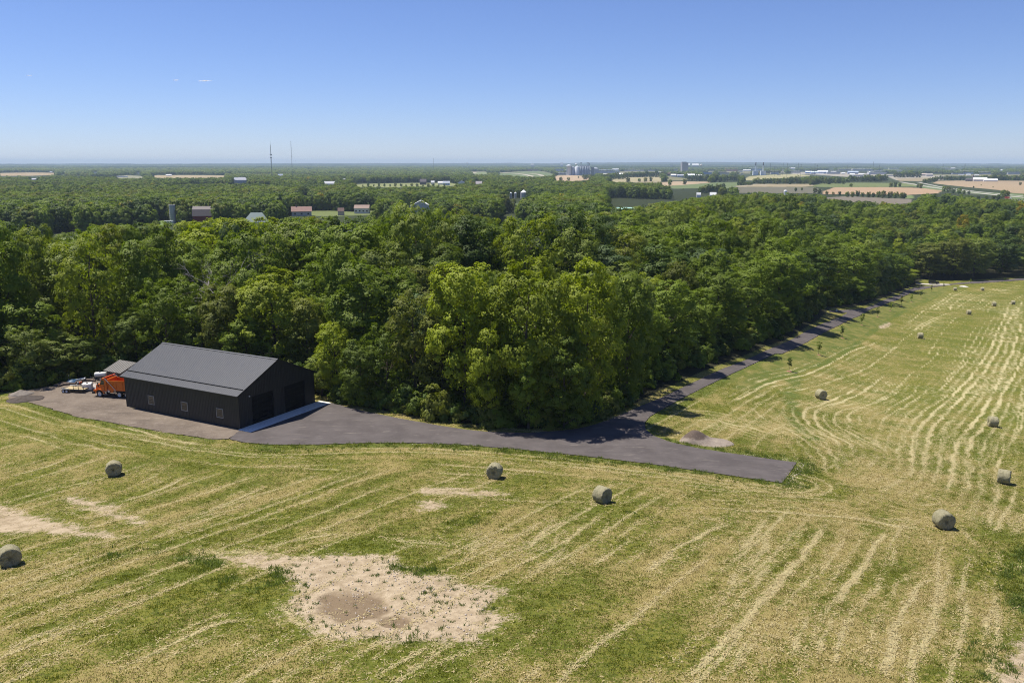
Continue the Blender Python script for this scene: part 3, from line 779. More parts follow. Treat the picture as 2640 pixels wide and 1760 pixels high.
def asphalt_mat():
    t = NT('asphalt')
    n1 = t.noise(.25, 4, .6); n2 = t.noise(1.6, 4, .65); n3 = t.noise(26, 2)
    c = t.mix(t.smooth(.3, .7, n1), c4((.086, .075, .074)), c4((.122, .107, .105)))
    c = t.mix(t.math('MULTIPLY', t.smooth(.5, .75, n2), .35), c, c4((.145, .13, .126)))
    c = t.mix(t.math('MULTIPLY', t.smooth(.57, .70, t.noise(.9, 5, .7, t.scale((.35, 1.6, 1), .18))), .55), c, c4((.25, .22, .19)))
    c = t.mix(t.math('MULTIPLY', n3, .25), c, c4((.05, .045, .047)))
    lane = t.smooth(.55, .7, t.noise(.5, 3, .6, t.scale((.12, 1.5, 1), .1)))
    c = t.mix(t.math('MULTIPLY', lane, .25), c, c4((.062, .055, .058)))
    t.base(c); t.set(.9, 0, .1); t.bump(n3, .25, .02)
    return t.m
def gravel_mat():
    t = NT('gravel')
    n1 = t.noise(.22, 4, .6); n2 = t.noise(1.4, 4, .65); n3 = t.noise(9, 3, .7)
    c = t.mix(t.smooth(.3, .7, n1), c4((.124, .099, .080)), c4((.185, .150, .120)))
    c = t.mix(t.math('MULTIPLY', t.smooth(.5, .7, n2), .5), c, c4((.22, .185, .155)))
    tr = t.smooth(.56, .68, t.noise(.8, 4, .6, t.scale((.16, 1.3, 1), -.42)))
    c = t.mix(t.math('MULTIPLY', tr, .45), c, c4((.082, .068, .058)))
    c = t.mix(t.math('MULTIPLY', t.smooth(.58, .7, n3), .55), c, c4((.36, .31, .265)))
    c = t.mix(t.math('MULTIPLY', t.smooth(.62, .72, t.noise(.55, 4, .6, t.scale((.5, 1.6, 1), .1))), .5), c, c4((.40, .34, .28)))
    t.base(c); t.set(.95, 0, .15); t.bump(n3, .7, .06)
    return t.m
front_line, FLD = build_ground()
M_ASPH = asphalt_mat(); M_GRAV = gravel_mat()
sheet('asphalt_road', asphalt_poly, .045, M_ASPH, 2.2, .012, .2)
gz = lambda x, y: terr(x, y)
sheet('gravel_yard', gravel_poly, .035, M_GRAV, 1.6, .10, .2)
# pale gravel spur where the far car stands
sheet('gravel_path', GP([(2362, 729.5), (2420, 731), (2446, 732.5), (2450, 734.5), (2415, 734.5), (2385, 733.6), (2362, 731.5)]), .05, mat('pale_gravel', (.46, .42, .38), .95, 0, .15, 3), 2.0, .02, .2)

# ------------------------------------------------------------------ trees
def leaf_mat(name, col, tr=(.5, .62, .1), var=.26, trans=.32):
    t = NT(name)
    rnd = t.new('ShaderNodeObjectInfo').outputs['Random']
    lv = t.attr('lv', 'Fac')
    lo = tuple(v * (1 - var) for v in col); hi = (min(1, col[0] * (1 + var * 1.25)), min(1, col[1] * (1 + var)), col[2] * (1 + var * .6))
    c = t.mix(rnd, c4(lo), c4(hi))
    c = t.mix(t.math('MULTIPLY', lv, .5), c, t.mix(.5, c, c4((col[0] * 2.1, col[1] * 1.8, col[2] * 1.7))))
    t.base(c); t.set(.6, 0, .2)
    tl = t.new('ShaderNodeBsdfTranslucent')
    tc = t.mix(1.0, c, c4((1.42, 1.5, .6)), 'MULTIPLY')
    t.put(tl.inputs[0], tc)
    mx = t.new('ShaderNodeMixShader'); mx.inputs[0].default_value = trans
    t.l.new(t.b.outputs[0], mx.inputs[1]); t.l.new(tl.outputs[0], mx.inputs[2])
    t.l.new(mx.outputs[0], t.n['Material Output'].inputs[0])
    return t.m
TONES = {
    'lime': leaf_mat('leaves_lime', (.205, .258, .018)),
    'mid': leaf_mat('leaves_green', (.124, .180, .018)),
    'dark': leaf_mat('leaves_dark_green', (.062, .104, .016), trans=.22),
    'olive': leaf_mat('leaves_olive', (.132, .158, .026)),
    'pale': leaf_mat('leaves_pale_green', (.165, .216, .040)),
    'blue': leaf_mat('leaves_blue_green', (.074, .118, .042), trans=.22),
    'yellow': leaf_mat('leaves_yellow', (.26, .22, .015)),
}
M_BARK = mat('bark', (.085, .068, .05), .9, 0, .35, 4)
M_DEAD = mat('dead_wood', (.42, .38, .36), .9, 0, .25, 4)

def profile(kind, t):
    el = lambda c, w: np.sqrt(np.clip(1 - ((t - c) / w) ** 2, 0, 1))
    if kind == 'ovate': return el(.50, .56)
    if kind == 'broad': return el(.58, .60)
    if kind == 'tall': return el(.55, .62) * .92
    if kind == 'cone': return np.clip(1.02 - t, 0, 1) ** .8
    if kind == 'low': return el(.25, .85)
    return el(.5, .52)
def crown_arrays(seed, kind, H, Rad, z0, lobes, clumps, leaves, lsize, cr=(.50, .92), lr=(1.4, 2.5), fill=.12):
    """crown of leaf-sized faces grouped into clumps, the clumps into lobes spread over an uneven crown"""
    g = np.random.default_rng(seed)
    ch = H - z0
    P = []; Nn = []; Sz = []; Lv = []
    lob = []
    for i in range(lobes):
        t = (i + .5) / lobes
        t = np.clip(.05 + .93 * t ** .85 + g.normal(0, .04), .03, .98)
        a = i * 2.39996 + g.normal(0, .35)
        pr = profile(kind, t) * Rad
        r_l = g.uniform(*lr) * (.75 + .35 * profile(kind, t))
        rad = max(0, pr - r_l * .75) * g.uniform(.72, 1.12)
        if t > .93: rad *= .6
        lob.append((np.array([rad * math.cos(a), rad * math.sin(a), z0 + ch * t - r_l * .35]), r_l, a))
    for c, r_l, a in lob:
        out = np.array([math.cos(a), math.sin(a), .55]); out /= np.linalg.norm(out)
        k = max(4, int(clumps * (r_l / np.mean(lr)) ** 2))
        d = g.normal(0, 1, (k, 3)); d /= np.linalg.norm(d, axis=1)[:, None]
        d = d + out * .75; d /= np.linalg.norm(d, axis=1)[:, None]
        cc = c + d * r_l * g.uniform(.78, 1.04, (k, 1)) * np.array([1, 1, .85])
        for q, dd in zip(cc, d):
            rc = g.uniform(*cr)
            n = max(5, int(leaves * (rc / np.mean(cr)) ** 2))
            e = g.normal(0, 1, (n, 3)); e /= np.linalg.norm(e, axis=1)[:, None]
            e = e + dd * .35 + np.array([0, 0, .45]); e /= np.linalg.norm(e, axis=1)[:, None]
            p = q + e * rc * g.uniform(.35, 1.08, (n, 1)) * np.array([1.1, 1.1, .8])
            cd_ = p - np.array([0, 0, z0 + ch * .42]); cd_ /= np.maximum(np.linalg.norm(cd_, axis=1), .1)[:, None]
            nn = e * .5 + dd * .65 + cd_ * .35 + g.normal(0, .20, (n, 3)) + np.array([0, 0, .18])
            P.append(p); Nn.append(nn); Sz.append(g.uniform(.7, 1.3, n) * lsize); Lv.append(np.clip(g.normal(.35, .25, n) + g.normal(0, .12), 0, 1))
    nf = int(sum(len(p) for p in P) * fill)
    t = g.uniform(.05, .9, nf); a = g.uniform(0, 6.283, nf); rr_ = profile(kind, t) * Rad * np.sqrt(g.uniform(0, .6, nf))
    P.append(np.stack([rr_ * np.cos(a), rr_ * np.sin(a), z0 + ch * t * .95], 1)); Nn.append(g.normal(0, 1, (nf, 3)) + [0, 0, .4])
    Sz.append(g.uniform(.9, 1.6, nf) * lsize); Lv.append(np.zeros(nf))
    P = np.vstack(P)
    top = np.percentile(P[:, 2], 99.7); k = (H - z0) / max(top - z0, .1)
    P[:, 2] = np.where(P[:, 2] > z0, z0 + (P[:, 2] - z0) * k, P[:, 2])
    return P, np.vstack(Nn), np.concatenate(Sz), np.concatenate(Lv), lob
def leaf_mesh(name, arrs, m):
    P, Nn, Sz, Lv = arrs[:4]
    g = np.random.default_rng(len(P))
    Nn = Nn / np.maximum(np.linalg.norm(Nn, axis=1), 1e-6)[:, None]
    h = g.normal(0, 1, P.shape)
    u = np.cross(Nn, h); u /= np.maximum(np.linalg.norm(u, axis=1), 1e-6)[:, None]
    v = np.cross(Nn, u)
    s = Sz[:, None]
    bend = Nn * s * .16
    V = np.stack([P - u * s * .55, P - v * s * .36 + bend, P + u * s * .55, P + v * s * .36 + bend], 1).reshape(-1, 3)
    Fq = np.arange(len(V)).reshape(-1, 4)
    me = fast_mesh(name, V, Fq)
    a = me.attributes.new('lv', 'FLOAT', 'FACE'); a.data.foreach_set('value', Lv.astype(np.float32))
    me.materials.append(m)
    return me
def trunk_mesh(name, seed, H, z0, Rad, lob, m, n_l=7):
    g = np.random.default_rng(seed + 99)
    b = MB()
    pts = [(0, 0, -.6)]; rs = [.42]
    k = 5
    for i in range(1, k + 1):
        f = i / k
        pts.append((g.normal(0, .18) * f, g.normal(0, .18) * f, H * .86 * f)); rs.append(.36 * (1 - f) + .04)
    b.path(pts, rs, 7)
    for c, r_l, a in lob[:: max(1, len(lob) // n_l)]:
        zb = max(z0 * .6, c[2] - Rad * .7); f = zb / (H * .86)
        st = Vector((0, 0, zb)); en = Vector(c)
        b.path([st, st.lerp(en, .5) + Vector((0, 0, -.25)), en], [.16 * (1 - f * .6), .1 * (1 - f * .5), .03], 5)
    me = bpy.data.meshes.new(name); me.from_pydata(b.v, [], b.f); me.polygons.foreach_set('use_smooth', [True] * len(b.f)); me.update()
    me.materials.append(m)
    return me
# near kinds: (kind, height, radius, crown base, lobes, clumps, leaves)
NEAR = []
for i, (kd, H, Rd, z0, lo, cl, lf) in enumerate([
        ('ovate', 20, 5.2, 2.2, 26, 13, 34), ('broad', 20, 6.0, 3.0, 28, 13, 34), ('tall', 20, 4.6, 2.0, 27, 12, 34), ('ovate', 20, 5.6, 1.4, 30, 12, 32),
        ('broad', 20, 5.4, 1.8, 26, 14, 32), ('tall', 20, 4.2, 3.4, 22, 14, 34), ('ovate', 20, 4.8, 2.6, 22, 15, 34), ('broad', 20, 6.4, 2.4, 22, 11, 30), ('tall', 20, 4.9, 1.2, 30, 10, 28), ('ovate', 20, 5.4, 3.2, 18, 12, 26)]):
    arr = crown_arrays(100 + i, kd, H, Rd, z0, int(lo * .9), cl + 2, lf, .36)
    NEAR.append((leaf_mesh('crown', arr, TONES['mid']), trunk_mesh('trunk', i, H, z0, Rd, arr[4], M_BARK), H, Rd, kd))
KIND_IX = {}
for i, q in enumerate(NEAR): KIND_IX.setdefault(q[4], []).append(i)

def tree_thing(x, y, h, rad, tone, ki, rz, label, group, name='broadleaf_tree', lean=0.0):
    me, tk, H, Rd, kd = NEAR[ki]
    z = float(terr(x, y))
    o = empty(name, (x, y, z), rz, label, 'tree', group)
    sx = rad / Rd; sz = h / H
    for nm, d in (('trunk', tk), ('crown', me)):
        c = bpy.data.objects.new(nm, d); C.objects.link(c); c.parent = o
        c.scale = (sx, sx, sz)
        if nm == 'crown':
            c.material_slots[0].link = 'OBJECT'; c.material_slots[0].material = TONES[tone]
    return o
# hero trees: (column, top row, crown width) read on the photo, distance m, tone, kind, words
HERO = [
    (1065, 612, 150, 117, 'lime', 'ovate', 'bright lime tree at the front of the grove, left of its two tallest'),
    (1212, 600, 175, 114, 'lime', 'broad', 'widest bright lime tree at the front centre of the grove by the road bend'),
    (1352, 606, 150, 116, 'lime', 'ovate', 'bright lime tree on the right shoulder of the front grove'),
    (1446, 632, 115, 127, 'mid', 'ovate', 'green tree at the right corner of the front grove, by the driveway fork'),
    (1120, 720, 105, 112.5, 'lime', 'ovate', 'shorter lime tree low in front of the grove with branches to the ground'),
    (1298, 770, 120, 111.5, 'mid', 'ovate', 'shorter green tree low in the front right of the grove'),
    (1215, 800, 90, 111, 'mid', 'broad', 'small green tree under the middle of the front grove'),
    (1012, 680, 105, 121, 'olive', 'tall', 'olive green tree tucked behind the left side of the front grove'),
    (948, 668, 120, 123, 'olive', 'ovate', 'olive tree with a grey cast between grove and driveway bank'),
    (885, 745, 110, 121.5, 'mid', 'broad', 'low bushy green tree on the driveway bank left of the grove'),
    (825, 785, 95, 122, 'mid', 'ovate', 'low green tree on the driveway bank near the barn apron'),
    (765, 745, 80, 126, 'lime', 'tall', 'small lime tree just past the right corner of the barn'),
    (735, 815, 70, 127, 'pale', 'ovate', 'pale bushy tree against the right corner of the barn'),
    (700, 690, 90, 137, 'olive', 'tall', 'thin greyish tree behind the gable end of the barn'),
    (622, 624, 165, 141, 'lime', 'ovate', 'tall yellow green tree rising straight behind the barn roof'),
    (560, 735, 100, 138, 'mid', 'broad', 'green tree close behind the middle of the barn roof'),
    (455, 645, 150, 145, 'mid', 'broad', 'big leafy green tree behind the left half of the barn roof'),
    (370, 640, 120, 143, 'mid', 'broad', 'leafy green tree over the left ridge end of the barn'),
    (305, 715, 100, 145, 'mid', 'ovate', 'green tree overhanging the small grey shed'),
    (238, 610, 130, 156, 'mid', 'broad', 'dark topped green tree above the orange dump truck'),
    (150, 560, 160, 160, 'pale', 'ovate', 'tall pale green tree above the flatbed trailer'),
    (62, 690, 130, 141, 'mid', 'ovate', 'green tree at the back left corner of the gravel yard'),
    (120, 770, 110, 139, 'pale', 'broad', 'low pale tree over the debris pile in the yard'),
    (190, 800, 90, 141, 'mid', 'ovate', 'small green tree behind the debris pile and tank'),
    (18, 770, 110, 138, 'dark', 'ovate', 'dark green tree above the twin dirt heaps'),
    (20, 600, 130, 162, 'mid', 'broad', 'green tree high on the wood beyond the twin dirt heaps'),
    (345, 545, 130, 176, 'pale', 'ovate', 'pale topped tree high in the wood behind the shed'),
    (425, 560, 140, 172, 'mid', 'broad', 'broad green tree left of the bare grey tree'),
    (482, 508, 150, 190, 'lime', 'broad', 'yellow green tree in the back row above the bare grey tree'),
    (572, 505, 150, 196, 'lime', 'ovate', 'yellow green tree in the back row near the teal hipped roof'),
    (668, 515, 130, 182, 'pale', 'tall', 'tall pale tree left of the skyline gap by the ranch house'),
    (735, 520, 140, 172, 'mid', 'broad', 'green tree below the ranch house with the red roof'),
    (805, 520, 140, 178, 'mid', 'ovate', 'green tree below the two storey house'),
    (872, 565, 135, 166, 'pale', 'ovate', 'pale clumped tree left of the tallest tree in the wood'),
    (955, 466, 115, 173, 'pale', 'tall', 'tallest pale tree of the wood in front of the white roofed house'),
    (1035, 482, 110, 182, 'pale', 'tall', 'tall pale tree right beside the tallest tree of the wood'),
    (1105, 520, 130, 186, 'mid', 'ovate', 'green tree between the tall pale pair and the yellow green dome'),
    (905, 620, 130, 143, 'mid', 'broad', 'green tree in the middle of the wood left of the grove'),
    (805, 600, 140, 153, 'mid', 'tall', 'clumped green tree in the middle of the wood behind the barn gable'),
    (720, 610, 115, 157, 'mid', 'ovate', 'green tree deep behind the barn gable'),
    (1010, 565, 135, 166, 'mid', 'broad', 'broad green tree just behind the olive trees of the grove'),
    (1205, 500, 150, 172, 'lime', 'broad', 'rounded yellow green tree high behind the front grove'),
    (1292, 476, 165, 190, 'dark', 'broad', 'largest dark green tree on the skyline right of centre'),
    (1362, 500, 120, 196, 'dark', 'ovate', 'dark green tree at the right shoulder of the largest dark one'),
    (1432, 530, 130, 202, 'olive', 'ovate', 'olive tree right of the dark skyline trees'),
    (1505, 522, 125, 224, 'mid', 'broad', 'green tree below the teal roofed shed'),
    (1575, 545, 125, 232, 'mid', 'ovate', 'green tree right of the one below the teal roofed shed'),
    (1540, 648, 120, 129, 'mid', 'ovate', 'green tree leaning over the driveway just beyond the fork'),
    (1606, 668, 105, 140, 'mid', 'broad', 'green tree on the driveway side with a bare lower trunk'),
    (1484, 700, 90, 132, 'mid', 'ovate', 'low green tree at the driveway fork'),
    (1566, 765, 90, 128.5, 'dark', 'ovate', 'low dark tree casting shade on the driveway past the fork'),
    (1652, 618, 135, 161, 'mid', 'broad', 'broad green tree beside the first stretch of driveway'),
    (1725, 600, 135, 178, 'mid', 'broad', 'broad green tree short of the driveway spur'),
    (1795, 582, 130, 198, 'mid', 'ovate', 'green tree behind the driveway spur'),
    (1682, 722, 85, 152, 'mid', 'ovate', 'low green tree with branches over the driveway edge'),
    (1765, 690, 90, 173, 'mid', 'ovate', 'low green tree next to the white post'),
    (1842, 575, 125, 222, 'dark', 'broad', 'dark green tree past the driveway spur'),
    (1905, 565, 120, 247, 'mid', 'ovate', 'green tree along the middle stretch of driveway'),
    (1965, 560, 115, 275, 'mid', 'broad', 'broad green tree along the far stretch of driveway'),
    (2035, 572, 105, 305, 'mid', 'ovate', 'green tree near the far bend of the driveway'),
    (1945, 640, 85, 254, 'mid', 'ovate', 'low green tree on the verge of the middle driveway'),
    (2065, 612, 80, 335, 'lime', 'ovate', 'small lime tree on the verge before the black car'),
    (2140, 560, 80, 420, 'olive', 'ovate', 'olive tree behind the black car'),
    (2195, 545, 80, 430, 'olive', 'tall', 'greyish tree right of the black car'),
    (2245, 545, 80, 440, 'pale', 'tall', 'grey green poplar shaped tree beyond the far bales'),
    (2310, 540, 85, 450, 'dark', 'broad', 'dark tree at the far right bend of the driveway'),
]
TR = []   # x, y, height, radius, tone, kind index, rz, label
hero_xy = []
for (cx, ty, w, d, tone, kd, words_) in HERO:
    x, y, zt = at_depth(cx * D, ty * D, d)
    if cx > 1475:      # keep the trunks clear of the driveway
        while d < 520:
            q_, _, _ = polydist(np.array([x]), np.array([y]), front_line)
            if inpoly(np.array([x]), np.array([y]), np.vstack([front_line, [[700, 900], [-300, 900]]]))[0] and q_[0] > (4.5 if cx < 1580 else 5.0) + .3 * w * D / 2 * d / F: break
            d += 1.5; x, y, zt = at_depth(cx * D, ty * D, d)
    zb = float(terr(x, y)); h = zt - zb
    rad = w * D / 2 * d / F * 1.06
    h = float(np.clip(h, 6, 31))
    TR.append([x, y, h + .3, rad, tone, random.choice(KIND_IX[kd]), random.uniform(0, 6.28), words_])
    hero_xy.append((x, y, rad))
n_hero = len(TR)
SKY_X = np.array([-200, 0, 150, 300, 450, 600, 700, 850, 900, 950, 1050, 1120, 1200, 1240, 1300, 1370, 1420, 1500, 1600, 1700, 1800, 1900, 2000, 2100, 2200, 2300, 2352, 2600]) * D
SKY_Y = np.array([502, 502, 516, 512, 504, 508, 494, 494, 490, 470, 484, 498, 498, 486, 478, 498, 512, 520, 506, 498, 494, 490, 480, 470, 456, 450, 456, 456]) * D
SKY2_X = np.array([1400, 1600, 1693, 1861, 1920, 2030, 2071, 2110, 2122, 2200, 2260, 2352, 2700]) * D
SKY2_Y = np.array([478, 455, 440, 444, 456, 460, 467, 455, 443, 446, 457, 458, 458]) * D
def near_fill():
    g = np.random.default_rng(5)
    # near wood polygon in metres
    fl = front_line
    pts = []
    cell = {}
    cs = 7.0
    def ok(x, y, md):
        i, j = int(x // cs), int(y // cs)
        for a in range(i - 2, i + 3):
            for b in range(j - 2, j + 3):
                for q in cell.get((a, b), ()):
                    if (q[0] - x) ** 2 + (q[1] - y) ** 2 < (md * .5 + q[2] * .5) ** 2: return False
        return True
    for x, y, rd in hero_xy: cell.setdefault((int(x // cs), int(y // cs)), []).append((x, y, max(4.5, rd * 1.35)))
    N = 60000
    rad = np.sqrt(g.uniform(105 ** 2, 960 ** 2, N)); ang = np.radians(g.uniform(90 - 37, 90 + 37, N))
    X = rad * np.cos(ang); Y = rad * np.sin(ang)
    extra = 22000
    X = np.concatenate([g.uniform(-150, 330, extra), X]); Y = np.concatenate([g.uniform(108, 460, extra), Y])
    woodp = np.vstack([fl, [[700, 480], [700, 1000], [-400, 1000], [-400, 160], [-110, 140]]])
    ins = inpoly(X, Y, woodp)
    Z = terr(X, Y); px, py = project(X, Y, Z)
    back = wood_back(px)
    dfl, _, _ = polydist(X, Y, fl)
    keep = ins & (px > -260) & (px < 2900) & (np.hypot(X, Y) < back) & (dfl > np.interp(px, [1420, 1500, 1650, 1780, 2000], [2.0, 4.0, 4.8, 5.6, 6.4]))
    for hf in (0, 9, 16):
        qx, qy = project(X, Y, Z + hf)
        for poly in CROPS: keep &= ~(inpoly(qx, qy, poly[0]) & (np.hypot(X, Y) > 330))
        keep &= ~((qx > 1590) & (qx < 1654) & (qy > 541) & (qy < 552) & (Y < 918) & (Y > 330))
    for poly in (asphalt_poly, gravel_poly):
        keep &= ~inpoly(X, Y, poly)
    bq = np.stack([(X - B_O[0]) * B_b[0] + (Y - B_O[1]) * B_b[1], (X - B_O[0]) * B_a[0] + (Y - B_O[1]) * B_a[1]], 1)
    keep &= ~((bq[:, 0] > -3) & (bq[:, 0] < 18.5) & (bq[:, 1] > -6) & (bq[:, 1] < 27))
    keep &= ~((px > 425 * D) & (px < 555 * D) & (Y > 141) & (Y < 167))
    spur_ = GP(F2([(842, 428), (680, 447), (520, 450), (420, 446)])); dsp, _, _ = polydist(X, Y, spur_); keep &= dsp > 6.0
    for i in np.nonzero(keep)[0]:
        x, y = X[i], Y[i]; r = math.hypot(x, y)
        edge = dfl[i] < 6
        md = 5.0 if edge else (7.3 if r < 300 else 8.6)
        if not ok(x, y, md): continue
        h = (g.normal(22.0, 2.8) if (px[i] < 1450 and r > 165) else g.normal(18.0, 3.4)) if not edge else g.normal(12, 3.5)
        rd = (g.uniform(3.6, 6.4) if not edge else g.uniform(2.6, 4.2)) * (1.0 if r < 300 else 1.1)
        h = max(6.5, h)
        # do not rise above the traced skyline of the wood
        sx = np.interp(px[i], SKY_X, SKY_Y) + 6
        a, b, c = ray(px[i], sx)
        zmax = CAM_Z + c * y / b
        if px[i] > 1420 and r > 300:
            zmax = CAM_Z + ray(px[i], np.interp(px[i], SKY2_X, SKY2_Y) + 4)[2] * y / ray(px[i], np.interp(px[i], SKY2_X, SKY2_Y) + 4)[1]
        elif 1060 < px[i] < 1900 and y < 172:      # a shaded dip between the front grove and the rows behind it
            sy_ = np.interp(px[i], [1060, 1120, 1640, 1900], [640, 700, 705, 690]); zmax = min(zmax, CAM_Z + ray(px[i], sy_)[2] * y / ray(px[i], sy_)[1])
        h = min(h, zmax - Z[i])
        if h < 5: continue
        tn = vnoise(np.array([x]), np.array([y]), 24, 31)[0] + g.normal(0, .16)
        tone = 'dark' if tn < .22 else 'blue' if tn < .27 else 'mid' if tn < .62 else 'olive' if tn < .70 else 'pale' if tn < .84 else 'lime'
        if g.random() < .006: tone = 'yellow' if r > 330 else tone
        TR.append([x, y, h, rd, tone, int(g.integers(0, len(NEAR))), g.uniform(0, 6.28), None])
        cell.setdefault((int(x // cs), int(y // cs)), []).append((x, y, md))
near_fill()
def visible_area():
    """rough count of the picture cells each tree shows, nearest first"""
    s = 5.0; W, Hh = int(2640 / s), int(1760 / s)
    T = np.array([[q[0], q[1], q[2], q[3]] for q in TR])
    order = np.argsort(np.hypot(T[:, 0], T[:, 1]))
    buf = np.zeros((Hh, W), bool); vis = np.zeros(len(TR), int)
    gy, gx = np.mgrid[0:Hh, 0:W]
    for i in order:
        x, y, h, rd = T[i]; z = float(terr(x, y))
        cx, cy = project(np.array([x]), np.array([y]), np.array([z + h * .56]))
        _, ty = project(np.array([x]), np.array([y]), np.array([z + h]))
        cx, cy, ty = cx[0] / s, cy[0] / s, ty[0] / s
        rx = F * rd / y / s; ry = max(1, cy - ty)
        x0, x1 = int(max(0, cx - rx)), int(min(W, cx + rx + 1)); y0, y1 = int(max(0, cy - ry)), int(min(Hh, cy + ry + 1))
        if x1 <= x0 or y1 <= y0: continue
        m = ((gx[y0:y1, x0:x1] - cx) / rx) ** 2 + ((gy[y0:y1, x0:x1] - cy) / ry) ** 2 < 1
        vis[i] = (m & ~buf[y0:y1, x0:x1]).sum()
        buf[y0:y1, x0:x1] |= m
    return vis
vis = visible_area()
N_SINGLE = 286
pick = set(np.argsort(-vis)[:N_SINGLE].tolist())
TONE_W = {'lime': 'yellow green', 'mid': 'mid green', 'dark': 'dark green', 'olive': 'olive', 'pale': 'pale green', 'blue': 'bluish green', 'yellow': 'yellow'}
def zone(x, y):
    px, py = project(np.array([x]), np.array([y]), terr(np.array([x]), np.array([y])) + 15)
    px = px[0]; r = math.hypot(x, y)
    if px < 330: a = 'above the gravel yard'
    elif px < 830: a = 'behind the black barn'
    elif px < 1160: a = 'left of the lime grove'
    elif px < 1640: a = 'behind the lime grove'
    elif px < 2060: a = 'beside the driveway'
    else: a = 'toward the far driveway bend'
    b = 'in the front rows' if r < 150 else 'in the middle rows' if r < 215 else 'in the back rows' if r < 330 else 'far back'
    return b + ' of the wood ' + a
rest = []
for i, q in enumerate(TR):
    x, y, h, rd, tone, ki, rz, lab = q
    if i in pick:
        if lab is None:
            sz_ = 'tall' if h > 19 else 'short' if h < 13 else 'middling'
            lab = '%s %s tree %s' % (sz_, TONE_W[tone], zone(x, y))
            grp = 'trees of the dense wood'
        else: grp = 'trees of the dense wood'
        tree_thing(x, y, h, rd, tone, ki, rz, lab, grp)
    else:
        rest.append((x, y, float(terr(x, y)), h / NEAR[ki][2], rd / NEAR[ki][3], rz, ki, tone))
print('near trees', len(TR), 'single', len(pick), 'rest', len(rest))

# ------------------------------------------------------------------ the rest of the woods, hedges and undergrowth: instanced masses
def source(name, me, m):
    """a mesh that only serves as the source of copies; it is not in the scene"""
    q = me.copy(); q.materials.clear(); q.materials.append(m)
    return bpy.data.objects.new(name, q)
def scatter(name, groups, kind='stuff'):
    """groups: list of (source object, points[n,3], scale[n,3], rz[n])"""
    P = np.vstack([g_[1] for g_ in groups]); S_ = np.vstack([g_[2] for g_ in groups]); Z_ = np.concatenate([g_[3] for g_ in groups])
    I_ = np.concatenate([np.full(len(g_[1]), k) for k, g_ in enumerate(groups)])
    me = bpy.data.meshes.new(name)
    me.vertices.add(len(P)); me.vertices.foreach_set('co', P.astype(np.float32).ravel())
    for nm, ty, key, arr in (('scl', 'FLOAT_VECTOR', 'vector', S_), ('rot', 'FLOAT_VECTOR', 'vector', np.stack([Z_ * 0, Z_ * 0, Z_], 1)), ('idx', 'INT', 'value', I_)):
        a = me.attributes.new(nm, ty, 'POINT'); a.data.foreach_set(key, np.ascontiguousarray(arr, np.int32 if ty == 'INT' else np.float32).ravel())
    o = bpy.data.objects.new(name, me); C.objects.link(o)
    ng = bpy.data.node_groups.new(name, 'GeometryNodeTree')
    ng.interface.new_socket('Geometry', in_out='INPUT', socket_type='NodeSocketGeometry')
    ng.interface.new_socket('Geometry', in_out='OUTPUT', socket_type='NodeSocketGeometry')
    gi = ng.nodes.new('NodeGroupInput'); go = ng.nodes.new('NodeGroupOutput'); jn = ng.nodes.new('GeometryNodeJoinGeometry')
    def named(nm, ty):
        n = ng.nodes.new('GeometryNodeInputNamedAttribute'); n.data_type = ty; n.inputs['Name'].default_value = nm
        return n.outputs['Attribute']
    sc_ = named('scl', 'FLOAT_VECTOR'); ro_ = named('rot', 'FLOAT_VECTOR'); id_ = named('idx', 'INT')
    for k, g_ in enumerate(groups):
        if len(g_[1]) == 0: continue
        oi = ng.nodes.new('GeometryNodeObjectInfo'); oi.inputs['Object'].default_value = g_[0]; oi.inputs['As Instance'].default_value = True
        cm = ng.nodes.new('FunctionNodeCompare'); cm.data_type = 'INT'; cm.operation = 'EQUAL'
        ins_ = [s for s in cm.inputs if s.type == 'INT']
        ng.links.new(id_, ins_[0]); ins_[1].default_value = k
        ip = ng.nodes.new('GeometryNodeInstanceOnPoints')
        ng.links.new(gi.outputs[0], ip.inputs['Points']); ng.links.new(cm.outputs['Result'], ip.inputs['Selection'])
        ng.links.new(oi.outputs['Geometry'], ip.inputs['Instance'])
        ng.links.new(ro_, ip.inputs['Rotation']); ng.links.new(sc_, ip.inputs['Scale'])
        ng.links.new(ip.outputs[0], jn.inputs[0])
    ng.links.new(jn.outputs[0], go.inputs[0])
    md = o.modifiers.new('copies', 'NODES'); md.node_group = ng
    return tag(o, kind=kind)
groups = []
for ki in range(len(NEAR)):
    for tone in TONES:
        q = [r_ for r_ in rest if r_[6] == ki and r_[7] == tone]
        if not q: continue
        q = np.array([r_[:6] for r_ in q])
        groups.append((source('crown_source', NEAR[ki][0], TONES[tone]), q[:, :3], np.stack([q[:, 4], q[:, 4], q[:, 3]], 1), q[:, 5]))
